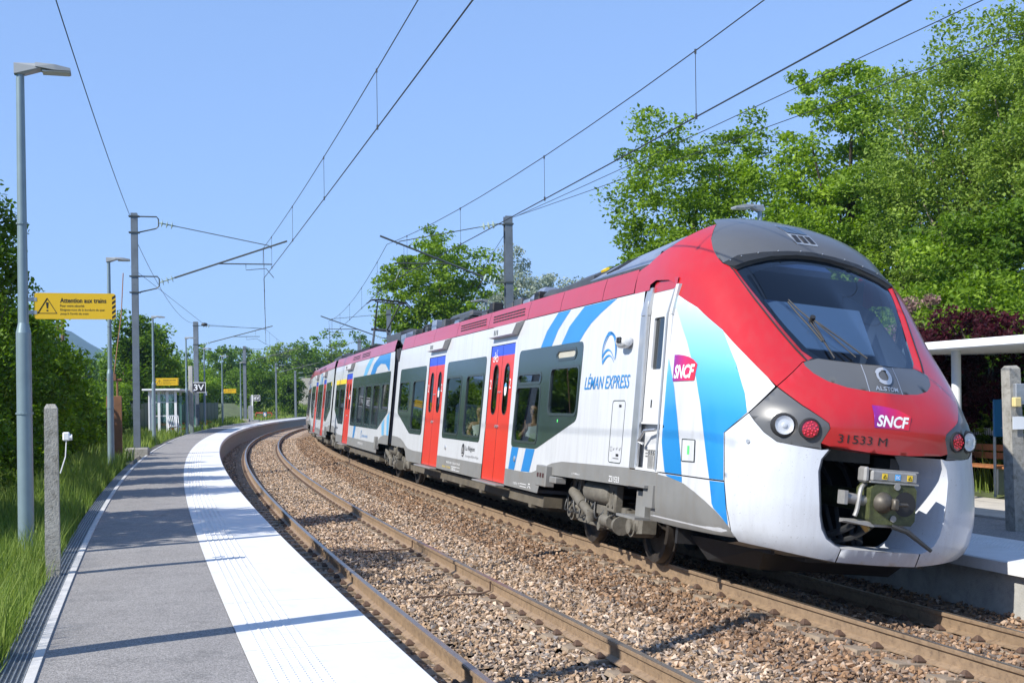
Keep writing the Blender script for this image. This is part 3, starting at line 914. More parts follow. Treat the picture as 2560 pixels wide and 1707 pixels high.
def bogie(car, a_c, wb=2.36, detail=1):
    bg_ = MB()
    for sg in (-1, 1):
        y = sg * 1.02
        bg_.hull([(a_c + x, y + dy, z) for dy in (-.09, .09) for x, z in ((-wb / 2 - .3, .52), (-wb / 2 - .3, .36), (-wb / 2 + .3, .30), (-.4, .50), (-.4, .66), (wb / 2 - .3, .30), (wb / 2 + .3, .36), (wb / 2 + .3, .52), (.4, .50), (.4, .66))])
    bg_.box((a_c, 0, .55), (.7, 2.0, .22))
    fr = bg_.build('bogie', m_bogie, car)
    for x in (-wb / 2, wb / 2):
        for sg in (-1, 1):
            w = MB().lathe([(.02, -.02), (.28, -.02), (.33, .0), (.40, .0), (.455, .0), (.455, .025), (.425, .03), (.42, .13), (.34, .13), (.30, .09), (.12, .09), (.12, .14), (.02, .14)][::1], (a_c + x, sg * .69, .42), R=Matrix.Rotation(-sg * math.pi / 2, 4, 'X'), n=28)
            w.build('wheel', m_wheel, fr, True)
            ab = MB().cyl((a_c + x, sg * .86, .42), (a_c + x, sg * 1.14, .42), .13, n=14); ab.cyl((a_c + x, sg * 1.14, .42), (a_c + x, sg * 1.18, .42), .09, n=12)
            ab.build('axle_box', m_bogie, fr, True)
        MB().cyl((a_c + x, -.7, .42), (a_c + x, .7, .42), .085, n=12).build('axle', m_wheel, fr, True)
    if detail:
        for sg in (-1, 1):
            y = sg * 1.16
            # air reservoir, dampers, brackets, hoses
            b = MB().lathe([(.03, -.5), (.12, -.47), (.15, -.40), (.15, .40), (.12, .47), (.03, .5)], (a_c + .12, y, .76), axis='X', n=16); b.build('air_reservoir', m_bogie, fr, True)
            b = MB(); p0, p1 = Vector((a_c - .93, y + sg * .06, .70)), Vector((a_c - .02, y + sg * .08, .44))
            b.cyl(p0, p0.lerp(p1, .55), .075, n=12); b.cyl(p0.lerp(p1, .5), p1, .062, n=12); b.cyl(p1 - Vector((.03, 0, .06)), p1 + Vector((.0, 0, .06)), .075, n=10); b.build('yaw_damper', m_bogie, fr, True)
            b = MB().hull([(a_c - 1.06, y, .93), (a_c - .66, y, .93), (a_c - .66, y, .82), (a_c - .84, y, .58), (a_c - 1.02, y, .58), (a_c - 1.06, y + sg * .04, .93), (a_c - .66, y + sg * .04, .93), (a_c - .66, y + sg * .04, .82), (a_c - .84, y + sg * .04, .58), (a_c - 1.02, y + sg * .04, .58)])
            for dx, dz in ((-.95, .87), (-.78, .87), (-.92, .74)): b.cyl((a_c + dx, y + sg * .03, dz), (a_c + dx, y + sg * .065, dz), .025, n=6)
            b.build('damper_bracket', m_bogie, fr)
            b = MB().cyl((a_c - .42, y - sg * .05, .92), (a_c - .42, y - sg * .05, .5), .065, n=12).cyl((a_c - .42, y - sg * .05, .92), (a_c - .42, y - sg * .05, .70), .078, n=12)
            b.box((a_c + .66, y + sg * .02, .72), (.30, .12, .36), ch=.02)
            for dx, dz in ((.58, .80), (.74, .80), (.58, .62), (.74, .62)): b.cyl((a_c + dx, y + sg * .07, dz), (a_c + dx, y + sg * .10, dz), .022, n=6)
            b.cyl((a_c + .52, y, .72), (a_c + .50, y, .34), .045, n=10); b.cyl((a_c + .36, y + sg * .04, .42), (a_c + .66, y + sg * .04, .42), .085, n=12); b.cyl((a_c + .86, y - sg * .06, .62), (a_c + .86, y - sg * .06, .30), .06, n=10)
            b.build('suspension_gear', m_bogie, fr, True)
            # horizontal beams and brake callipers
            b = MB(); b.box((a_c + .1, y - sg * .12, .36), (1.5, .10, .16), ch=.02); b.box((a_c + wb / 2 + .02, y - sg * .06, .44), (.26, .10, .20), ch=.05); b.box((a_c - wb / 2, y - sg * .06, .44), (.26, .10, .20), ch=.05)
            b.cyl((a_c + .80, y + sg * .02, .40), (a_c + .92, y + sg * .02, .40), .09, n=12); b.cyl((a_c + .95, y + sg * .03, .40), (a_c + .98, y + sg * .03, .40), .12, n=12); b.cyl((a_c + .2, y, .33), (a_c + .2, y + sg * .06, .33), .06, n=10); b.box((a_c - .6, y, .50), (.12, .08, .2), ch=.01); b.box((a_c + .25, y + sg * .03, .54), (.4, .04, .12), ch=.01)
            b.build('brake_gear', m_bogie, fr, True)
            b = MB()
            rr = random.Random(int(a_c * 10) + sg)
            for k in range(9):
                x = a_c - 1.25 + .22 * k + rr.uniform(-.05, .05); x2 = x + rr.uniform(.1, .4)
                b.tube(bez((x, y + sg * rr.uniform(-.1, .1), .85), (x - .1, y + sg * .1, rr.uniform(.25, .5)), (x2, y + sg * .12, rr.uniform(.2, .4)), (x2, y, rr.uniform(.45, .7)), 10), rr.uniform(.010, .018), 6)
            b.build('hoses', m_rubber, fr, True)
    return fr
def roof_panels(car, seams, slots=()):
    for x0, x1 in zip(seams[:-1], seams[1:]):
        for sgn in (-1, 1):
            p = side_sheet('roof_panel', [(x0 + .008, 3.245), (x1 - .008, 3.245), (x1 - .008, 3.54), (x0 + .008, 3.54)], m_red, car, .006, (), sgn, step=.3, smooth=True)
            if sgn < 0 and any(a < (x0 + x1) / 2 < b_ for a, b_ in slots):
                b = MB()
                for r in range(3):
                    z = 3.335 + .05 * r; n = 11; w = (x1 - x0 - .5) / n
                    for k in range(n):
                        x = x0 + .3 + w * (k + .5) - .03 * r
                        if 2 < k * 1.0 < 3 and r == 1: continue
                        b.box((x, -float(Wb(z)) - .004, z), (w * .82, .012, .022))
                b.build('vent_slots', m_black, p)
def roof_curve(car, a0, a1):
    z = list(np.linspace(3.52, 3.60, 3)); V = []; F = []
    prof = [(-1.36, 3.53), (-1.30, 3.50), (-1.25, 3.42), (1.25, 3.42), (1.30, 3.50), (1.36, 3.53)]
    for x in (a0, a1): V += [(x, y, zz) for y, zz in prof]
    n = len(prof); F = [(k, k + 1, n + k + 1, n + k) for k in range(n - 1)]
    obj('roof_deck', pymesh('roof_deck', V, F, m_dgrey), car)
def shell(car, a0, a1, front_open=False):
    """inner lining: floor, ceiling, end walls, underframe"""
    b = MB()
    b.box(((a0 + a1) / 2, 0, 1.02), (a1 - a0 - .1, 2.6, .06))
    b.box(((a0 + a1) / 2, 0, 3.30), (a1 - a0 - .1, 2.60, .06))
    b.build('ceiling', m_int, car)
    MB().box(((a0 + a1) / 2, 0, 1.02), (a1 - a0 - .1, 2.6, .06)).build('floor', m_int, car)
    MB().box((a0 + .06, 0, 2.1), (.05, 2.76, 2.4)).build('end_wall', m_int, car)
    MB().box((a1 - .06, 0, 2.1), (.05, 2.76, 2.4)).build('end_wall', m_int, car)
    l0, l1 = a0 + 2.25, (a1 - 2.25 if not front_open else 1.95)
    MB().box(((l0 + l1) / 2, 0, .61), (l1 - l0, 2.76, .05)).build('low_floor', m_int, car)
    MB().box(((a0 + a1) / 2, 1.36, 2.1), (a1 - a0 - .2, .03, 2.2)).build('inner_lining', m_int, car)
    P = [(a0, 1.0), (a1, 1.0), (a1, 3.23), (a0, 3.23)]
    side_sheet('body_side', [(a0, .6), (a1, .6), (a1, 3.24), (a0, 3.24)], m_white, car, 0, (), 1, step=1.5)
def underframe(car, a0, a1):
    b = MB(); b.box(((a0 + a1) / 2, 0, .46), (a1 - a0, 2.62, .16)); b.box(((a0 + a1) / 2, 0, .36), (a1 - a0 - .6, 2.3, .1))
    for x in np.arange(a0 + .6, a1, 1.6): b.box((x, -1.29, .36), (.16, .10, .05))
    b.build('underframe', mat('underframe_dust_brown', (.10, .085, .062), .8, var=.3, vscale=4), car)
def gangway(car, a, ln=.55):
    b = MB()
    for k in range(5):
        x = a + ln * (k + .5) / 5
        b.box((x, 0, 2.05), (ln / 5 * .6, 2.35 - .12 * (k % 2), 2.5), ch=.08)
    b.box((a + ln / 2, 0, 2.05), (ln, 2.05, 2.3))
    b.build('gangway_bellows', m_black, car)
    b = MB()
    for y in (-1.30, 1.30): b.box((a + ln / 2, y, 2.0), (ln * .5, .12, 2.3), ch=.02)
    b.build('gap_seal', m_rubber, car)

# ------------------------------------------------------------------ leading car
car1 = thing('train_car', 'leading train car with red nose, big dark windscreen and open coupler bay', 'train car', M=car_matrix(14, 30), group='cars of the red and white train')
holes = []
add_band(car1, [(-10.6, 1.69), (-8.77, ZB), (-7.31, ZB), (-7.27, ZT), (-10.57, ZT)], [(-10.48, 1.76, -9.22, 2.41), (-8.70, 1.33, -7.38, 2.41)], m_glass, holes)
add_band(car1, [(-5.1, ZB), (-1.84, ZB), (-1.78, ZT), (-5.07, ZT)], [(-5.0, 1.33, -3.68, 2.41), (-3.2, 1.33, -1.9, 2.41)], m_glass, holes)
bd3 = add_band(car1, [(.32, ZB), (1.74, ZB + .01), (3.60, 1.68), (3.64, ZT), (.40, ZT)], [(.43, 1.33, 1.73, 2.15), (.46, 2.24, 1.73, 2.35), (2.24, 1.77, 3.53, 2.40), (2.48, 2.555, 3.34, 2.65)], m_glass, holes)
m_disp = mat('destination_display', (.42, .40, .33), .5, var=.1, vscale=6)
side_sheet('destination_display', rrect(2.46, 2.545, 3.36, 2.66, .05), m_disp, bd3, -.006)
side_sheet('green_sticker', [(2.72, 1.64), (2.76, 1.64), (2.76, 1.68), (2.72, 1.68)], m_green, bd3, .007)
add_door(car1, -7.03, -5.40, holes, m_glass)
add_door(car1, -1.50, .07, holes, m_glass, bike=True)
low = [(-11.08, .87), (-9.28, .86), (-9.08, .79), (-8.86, .585), (2.02, .585), (2.18, .88), (5.76, .93)]
side_sheet('body_side', low + [(5.76, 3.235), (-10.83, 3.235), (-10.93, 2.96), (-11.08, 2.96)], m_white, car1, 0, holes)
wave = [(-11.08, 1.11), (-10.3, 1.10), (-9.8, 1.07), (-9.4, 1.0), (-9.1, .925), (-8.75, .868), (-8.1, .845), (1.35, .855), (1.65, .872), (1.95, .925), (2.29, .99), (2.64, 1.055), (3.1, 1.098), (4.3, 1.12), (5.76, 1.145)]
side_sheet('grey_skirt', low + wave[::-1], m_grey, car1, .003, [h for h in holes if min(p[1] for p in h) < .7])
for nm, P, mm in (('blue_stripe', [(1.57, 2.752), (2.14, 2.752), (2.39, 2.97), (2.91, 3.23), (2.32, 3.23), (1.82, 2.98)], m_blue),
                  ('blue_stripe', [(2.61, 2.752), (3.43, 2.752), (3.64, 2.87), (3.87, 2.975), (4.25, 3.09), (4.80, 3.23), (3.52, 3.23), (2.92, 2.99)], m_blue),
                  ('blue_stripe', [(.39, 1.213), (.80, 1.213), (.64, .857), (.28, .857)], m_blue), ('blue_stripe', [(1.21, 1.215), (1.70, 1.22), (1.5, .868), (1.04, .857)], m_blue)):
    side_sheet(nm, P, mm, car1, .0025)
side_text('lettering', 'LÉMAN EXPRESS', (3.82, 2.09, 5.52, 2.30), m_blue, car1, shear=.22, bold=.005)
S = [(bez((4.46, 2.44), (4.36, 2.62), (4.50, 2.76), (4.64, 2.81)), [.012 + .0016 * k for k in range(15)]),
     (bez((4.49, 2.46), (4.42, 2.60), (4.53, 2.71), (4.62, 2.76)), [.006 + .0008 * k for k in range(15)]),
     (bez((4.60, 2.78), (4.80, 2.86), (4.97, 2.66), (4.92, 2.45)), [.05 - .0024 * k for k in range(15)]),
     (bez((4.68, 2.80), (4.90, 2.80), (5.00, 2.62), (4.94, 2.47)), [.03 - .0015 * k for k in range(15)]),
     (bez((4.43, 2.50), (4.55, 2.58), (4.68, 2.66), (4.88, 2.47)), [.04, .04, .04, .038, .036, .034, .032, .028, .024, .02, .017, .014, .011, .008, .005]),
     (bez((4.46, 2.42), (4.58, 2.50), (4.72, 2.58), (4.90, 2.42)), [.045, .045, .043, .04, .037, .034, .03, .026, .022, .018, .015, .012, .01, .008, .005])]
side_strokes('emblem', S, m_blue, car1)
el = [(-3.07 + .12 * math.cos(t), 1.035 + .125 * math.sin(t)) for t in np.linspace(0, 2 * math.pi, 20)[:-1]]
ov = side_sheet('region_badge', el, m_textk, car1, .004)
side_strokes('badge_mark', [([(-3.13, .99), (-3.07, 1.10), (-3.01, .99)], .018), ([(-3.13, .955), (-3.01, .955)], .016)], m_textw, ov, .006)
side_text('lettering', 'La Région', (-2.86, 1.015, -2.13, 1.125), m_textk, car1)
side_text('lettering', 'Auvergne-Rhône-Alpes', (-2.83, .905, -1.80, .965), mat('grey_lettering', (.2, .2, .2), .5), car1)
side_text('lettering', '94 87 0031 533-8 F-SNCF', (-4.42, .735, -3.19, .775), m_textw, car1, .008)
side_strokes('marking_frame', [([(-3.95, .69), (-3.2, .69), (-3.2, .625), (-3.95, .625), (-3.95, .69)], .008)], m_textw, car1, .008)
side_text('lettering', '160 F', (-3.9, .635, -3.55, .682), m_textw, car1, .008)
side_text('lettering', '(((·)))', (-4.78, .635, -4.05, .68), m_yel, car1, .008)
side_text('lettering', 'Z31533', (5.07, .945, 5.44, 1.015), m_textw, car1, .008, bold=.004)
side_text('lettering', '|-7180m-|', (3.60, .945, 3.92, .975), m_textw, car1, .008)
side_text('lettering', '137t T', (.68, .635, 1.02, .67), m_textw, car1, .008)
side_strokes('marking_frame', [([(1.06, .67), (1.42, .67), (1.42, .63), (1.06, .63), (1.06, .67)], .008), ([(1.5, .625), (1.56, .66), (1.53, .69), (1.62, .69), (1.59, .66), (1.66, .625)], .014)], m_textw, car1, .008)
def hatch(car, x0, y0, x1, y1):
    P = rrect(x0, y0, x1, y1, .05); V, F = stroke(P + P[:1], .010)
    return obj('hatch_outline', pymesh('hatch_outline', side_pts(V, .004), F, m_frame), car)
h = hatch(car1, 4.98, 1.18, 5.43, 1.94)
side_sheet('hatch_label', [(5.22, 1.86), (5.30, 1.86), (5.30, 1.89), (5.22, 1.89)], m_textk, h, .005)
side_sheet('hatch_label', [(5.24, 1.26), (5.33, 1.26), (5.33, 1.29), (5.24, 1.29)], m_textk, h, .005)
side_strokes('hatch_print', [([(5.03, 1.32), (5.08, 1.32), (5.08, 1.37), (5.03, 1.37), (5.03, 1.32)], .008), ([(5.13, 1.33), (5.17, 1.36)], .01), ([(5.24, 1.34), (5.28, 1.37)], .01), ([(5.34, 1.33), (5.39, 1.37)], .01), ([(5.14, 1.235), (5.34, 1.235)], .012)], mat('grey_lettering', (.2, .2, .2), .5), h, .005)
b = MB().lathe([(.02, -.16), (.06, -.15), (.085, -.08), (.085, .06), (.06, .14), (.02, .16)], (5.38, -1.49, 2.65), axis='X', n=14)
sc = b.build('side_camera', m_white, car1, True)
MB().box((5.42, -1.575, 2.66), (.12, .03, .07), ch=.01).build('camera_lens', m_rubber, sc)
for x in (-4.62, .62):
    MB().lathe([(.045, 0), (.045, .012), (.03, .02)], (x, -1.426, 1.03), R=Matrix.Rotation(math.pi / 2, 4, 'X'), n=12).build('round_lock', m_silver, car1)
b = MB().box((2.43, -1.45, .86), (.50, .14, .30), ch=.01); eb = b.build('equipment_box', m_grey, car1)
b = MB()
for k in range(3): b.box((2.30 + .13 * k, -1.523, .87), (.06, .012, .06))
b.build('box_socket', mat('socket_maroon', (.06, .02, .02), .5), eb)
MB().box((2.95, -1.42, .83), (.30, .16, .09), ch=.01).build('equipment_box', m_grey, car1)
roof_panels(car1, [-10.72, -9.2, -6.8, -4.5, -1.9, .67, 2.4, 4.24, 5.40], [(-4.5, .67)])
roof_curve(car1, -10.7, 5.6)
shell(car1, -11.0, 5.7, True)
underframe(car1, -8.8, 2.0)
bogie(car1, 4.03)
MB().prism([(6.1, 1.5), (8.1, 1.5), (8.15, 2.2), (6.9, 3.15), (6.1, 3.45)], .92, .95, lambda x, z, h: (x, h, z)).build('cab_lining', m_int, car1)
bogie(car1, -11.8, 2.76)
gangway(car1, -11.62)
# roof equipment of the leading car
b = MB().hull([(x, sg * y, z) for sg in (-1, 1) for x, y, z in ((2.75, 1.20, 3.5), (5.3, 1.20, 3.5), (2.75, 1.15, 3.66), (5.5, 1.15, 3.78), (2.95, .80, 3.92), (5.4, .80, 4.02))])
fz = b.build('roof_fairing', m_sheet, car1)
b = MB()
for sg in (-1, 1):
    for k in range(6): b.box((3.55 + .11 * k, sg * 1.0, 3.81), (.06, .36, .02), Matrix.Rotation(-sg * .62, 4, 'X'))
    b.build('louvre', m_black, fz); b = MB()
b = MB().box((4.0, -1.205, 3.58), (2.5, .02, .12)); 
for x in np.arange(2.9, 5.2, .16): b.cyl((x, -1.21, 3.60), (x, -1.225, 3.60), .012, n=6)
b.build('riveted_strip', m_dgrey, fz)
MB().box((2.95, -.98, 3.84), (.18, .03, .07), Matrix.Rotation(.62 - 1.57, 4, 'X')).build('yellow_plate', m_yel, fz)
b = MB().hull([(x, sg * y, z) for sg in (-1, 1) for x, y, z in ((1.0, 1.05, 3.45), (2.7, 1.05, 3.45), (1.0, 1.05, 3.72), (2.7, 1.05, 3.78), (1.3, .7, 3.94), (2.6, .7, 3.97))]); b.build('roof_box', m_dgrey, car1)
b = MB().hull([(x, sg * y, z) for sg in (-1, 1) for x, y, z in ((-.75, 1.18, 3.45), (.0, 1.18, 3.45), (-.75, 1.14, 3.62), (-.2, 1.0, 3.86), (.1, 1.0, 3.86), (.25, 1.18, 3.5))]); b.build('roof_box', m_sheet, car1)
b = MB(); b.box((.62, 0, 3.6), (.6, 1.9, .3), ch=.03); b.lathe([(.30, 0), (.30, .08), (.22, .16), (.08, .2)], (.55, -.85, 3.60), n=16); b.build('roof_fan', m_dgrey, car1, True)
b = MB().box((-1.9, 0, 3.72), (1.9, 1.5, .06)); 
for x in (-2.7, -1.1): b.box((x, 0, 3.58), (.08, 1.6, .3))
b.cyl((-2.6, -.85, 3.62), (-1.2, -.6, 3.85), .05, n=8); b.cyl((-3.9, -.95, 3.66), (-2.9, -.95, 3.66), .10, n=12); b.cyl((-3.0, -.95, 3.66), (-3.0, -.95, 3.45), .09, n=12); b.cyl((-4.2, -.8, 3.72), (-3.2, -.8, 3.72), .05, n=10)
b.build('roof_pipework', m_dgrey, car1, True)
b = MB().box((-6.1, 0, 3.66), (2.0, 2.1, .44), ch=.06); ac = b.build('cooling_unit', m_dgrey, car1)
b = MB()
for r in range(6):
    for c in range(7): b.box((-7.02 + .0 * c, 0, 0), (.001, .001, .001)) if False else b.box((-6.95 + .13 * c, -1.055, 3.52 + .05 * r), (.09, .012, .022))
b.build('grille', m_black, ac)
b = MB()
for k in range(6): b.box((-5.0, -.72, 3.52 + .045 * k), (.36, .7, .018))
for k in range(5): b.box((-4.62, -.72, 3.52 + .05 * k), (.14, .5, .02))
b.build('cooling_fins', m_dgrey, car1)
b = MB()
for k in range(12): b.lathe([(.07, 0), (.15, .02), (.15, .035), (.07, .06)], (-9.4 + .14 * k, -.82, 3.62), axis='X', n=12)
for y in (-1.05, .9):
    b.tube([(-10.3, y, 3.5), (-9.9, y, 3.82), (-7.9, y, 3.82), (-7.5, y, 3.5)], .025, 6)
b.tube([(-10.2, -.3, 3.5), (-9.7, -.3, 3.85), (-8.0, -.3, 3.85), (-7.6, -.3, 3.5)], .02, 6)
b.box((-8.8, .1, 3.6), (2.2, 1.2, .3)); b.build('roof_insulator_rack', m_dgrey, car1, True)
b = MB()
for k in range(9): b.box((-10.5 + .16 * k, -1.0, 3.5), (.07, .1, .1))
b.box((-9.8, -1.12, 3.52), (1.8, .03, .22)); b.build('roof_edge_rail', m_black, car1)
rr = random.Random(12)
for k in range(26):
    x = -10.2 + .5 * k + rr.uniform(-.1, .1)
    if x > 1.: break
    w_, h_ = rr.uniform(.18, .45), rr.uniform(.16, .40)
    MB().box((x, -1.12 + rr.uniform(-.06, .10), 3.42 + h_ / 2), (w_, .2, h_), ch=.02).build('roof_fitting', rr.choice([m_dgrey, m_black, m_dgrey, m_sheet]), car1)
b = MB()
for k in range(4): b.tube([(-10.4, -1.18 + .05 * k, 3.60 + .02 * k), (-7.4, -1.16 + .05 * k, 3.63), (-4.2, -1.18 + .05 * k, 3.60), (-.8, -1.16 + .05 * k, 3.62)], .016, 6)
b.build('roof_cables', m_rubber, car1, True)

# ------------------------------------------------------------------ nose
ws_half = [(0, 2.405), (4, 2.415), (7.9, 2.43), (8.6, 2.45), (9.75, 2.52), (11.6, 2.72), (15.0, 3.05), (19.4, 3.43), (16.5, 3.51), (11, 3.60), (4.5, 3.65), (0, 3.66)]
ws = nose_sheet('windscreen', sym(ws_half), m_ws, car1, -.03)
arch_in = [(9.6, 2.395), (10.8, 2.51), (12.7, 2.714), (16.1, 3.05), (20.6, 3.437)]
ws_edge = [(8.3, 2.44), (9.75, 2.52), (11.6, 2.72), (15.0, 3.05), (19.4, 3.43)]
for sg in (-1, 1):
    X = npts([(sg * p, z) for p, z in arch_in], .004); Y = npts([(sg * p, z) for p, z in ws_edge], -.028)
    obj('pillar_return', pymesh('pillar_return', list(X) + list(Y), [(k, k + 1, 5 + k + 1, 5 + k) for k in range(4)], m_red), car1)
    V, F = stroke([(sg * p * PS, z) for p, z in arch_in], .022)
    obj('pillar_seal', pymesh('pillar_seal', npts([(x / PS, z) for x, z in V], .008), F, m_rubber), car1)
brow_out = [(22.0, 3.47), (18.7, 3.575), (12.8, 3.640), (6.5, 3.685), (0, 3.71)]
brow = [(0, 3.655), (4.5, 3.645), (11, 3.595), (16.5, 3.505), (19.6, 3.43), (20.8, 3.43)] + brow_out
nose_sheet('windscreen_brow', sym(brow), m_rubber, car1, .012, grid=.05)
b = MB()
for ph, z in [(3, 3.697), (9, 3.668), (-3, 3.697), (-9, 3.668), (14, 3.62), (-14, 3.62), (18, 3.56), (-18, 3.56), (20.5, 3.50), (-20.5, 3.50)]:
    p = npts([(ph, z)], .014)[0]; b.cyl(p, p + np.array([.008, 0, .004]), .007, n=6)
b.build('brow_screws', m_silver, car1)
top_o = [(0, 3.658), (4.5, 3.648), (11, 3.598), (16.5, 3.508), (19.6, 3.432), (20.7, 3.432)]; top_i = [(0, 3.645), (4.5, 3.635), (11, 3.585), (16.3, 3.495), (19.2, 3.42), (19.4, 3.415)]
bot_o = [(0, 2.400), (4, 2.410), (7.9, 2.426), (8.8, 2.412), (9.7, 2.388)]; bot_i = [(0, 2.415), (4, 2.425), (7.8, 2.44), (8.4, 2.455), (8.6, 2.46)]
for oo_, ii_, off_ in ((top_o, top_i, .013), (bot_o, bot_i, .004)):
    a_ = [(-p, z) for p, z in oo_[:0:-1]] + oo_; c_ = [(-p, z) for p, z in ii_[:0:-1]] + ii_; n = len(a_)
    obj('glass_rebate', pymesh('glass_rebate', list(npts(a_, off_)) + list(npts(c_, -.034)), [(k, k + 1, n + k + 1, n + k) for k in range(n - 1)], m_rubber), car1)
# dark frit frame round the glass
fr_in = [(0, 2.44), (4, 2.45), (7.2, 2.47), (8.6, 2.54), (10.6, 2.74), (13.6, 3.03), (17.2, 3.36), (15.0, 3.43), (10, 3.53), (4.3, 3.585), (0, 3.595)]
nose_sheet('windscreen_frit', sym(ws_half), m_rubber, ws, -.045, [sym(fr_in)])
hood_half = [(0, 3.712), (6.5, 3.687), (12.8, 3.642), (18.7, 3.577), (22.0, 3.475), (23.4, 3.555), (24.6, 3.665), (25.4, 3.805), (25.0, 3.95), (24.4, 4.05), (25.5, 4.13), (26.5, 4.20), (27, 4.26), (26, 4.295), (14, 4.296), (0, 4.297)]
hood = nose_sheet('roof_hood', sym(hood_half), m_hood, car1, .004)
ta = [npts([(p, 4.297)], .004)[0] for p in np.linspace(-26, 26, 17)]
me = pymesh('hood_top', [tuple(t) for t in ta], [tuple(range(17))], m_hood); obj('hood_top', me, car1)
# scoop with grilles in the hood
sc_poly = rpoly([(-8.5, 3.83), (0.5, 3.83), (-1.0, 4.08), (-13, 4.12)], .9)
sc_poly = [(p, z) for p, z in sc_poly]
nose_sheet('hood_recess', rpoly([(-3.2, 3.80), (3.2, 3.80), (4.2, 4.1), (-4.2, 4.1)], .25), mat('recess_grey', (.20, .22, .25), .3, coat=.3), hood, .006)
for k in range(3):
    c = -2.1 + 2.1 * k
    nose_sheet('hood_grille', [(c - .8, 3.83), (c + .7, 3.83), (c + .75, 3.93), (c - .85, 3.93)], m_black, hood, .010)
nose_sheet('hood_skylight', [(-3.4, 3.96), (3.4, 3.96), (3.9, 4.08), (-3.9, 4.08)], m_wdark, hood, .010)
redlow = [(9.6, 2.393), (10.25, 2.383), (14.25, 2.112), (15.75, 2.233), (18.0, 2.415), (21.5, 2.681), (26.8, 2.949), (32.0, 3.11)]
arch = redlow + [(33.0, 3.24), (36, 3.31), (42, 3.34), (45.3, 3.30), (45.3, 3.235), (57.2, 3.235), (57.2, 3.51), (49.3, 3.574), (44.1, 3.665), (38.5, 3.756), (33.3, 3.877), (28.1, 3.99), (24.6, 4.055), (25.15, 3.95), (25.5, 3.805), (24.7, 3.665), (23.5, 3.555), (22.1, 3.467), (20.6, 3.437), (16.1, 3.05), (12.7, 2.714), (10.8, 2.51)]
nose_sheet('red_side_arch', arch, m_red, car1, .002)
nose_sheet('red_side_arch', mirror(arch), m_red, car1, .002)
panel_low = [(0, 2.124), (2.5, 2.129), (5.2, 2.147), (7.6, 2.195), (9.2, 2.265), (10.05, 2.335), (10.15, 2.37)]
panel = panel_low + [(9.6, 2.392), (8.6, 2.412), (7.9, 2.428), (4, 2.412), (0, 2.402)]
gp_ = nose_sheet('badge_panel', sym(panel), m_hood, car1, .003)
for sg in (-1, 1):
    P = np.array([(sg * 2.35, z) for z in np.linspace(2.127, 2.397, 8)]); X = npts(P, .006); Y = npts(P + np.array([sg * .11, 0]), .006)
    obj('panel_seam', pymesh('panel_seam', list(X) + list(Y), [(k, k + 1, 8 + k + 1, 8 + k) for k in range(7)], m_silver), gp_)
snout = panel_low + [(10.2, 2.376), (14.15, 2.105), (11.35, 1.933), (9.4, 1.84), (8.3, 1.785), (8.1, 1.735), (9.0, 1.59), (7.9, 1.567), (2.8, 1.540), (0, 1.535)]
sn = nose_sheet('red_nose_panel', sym(snout), m_red, car1, .004)
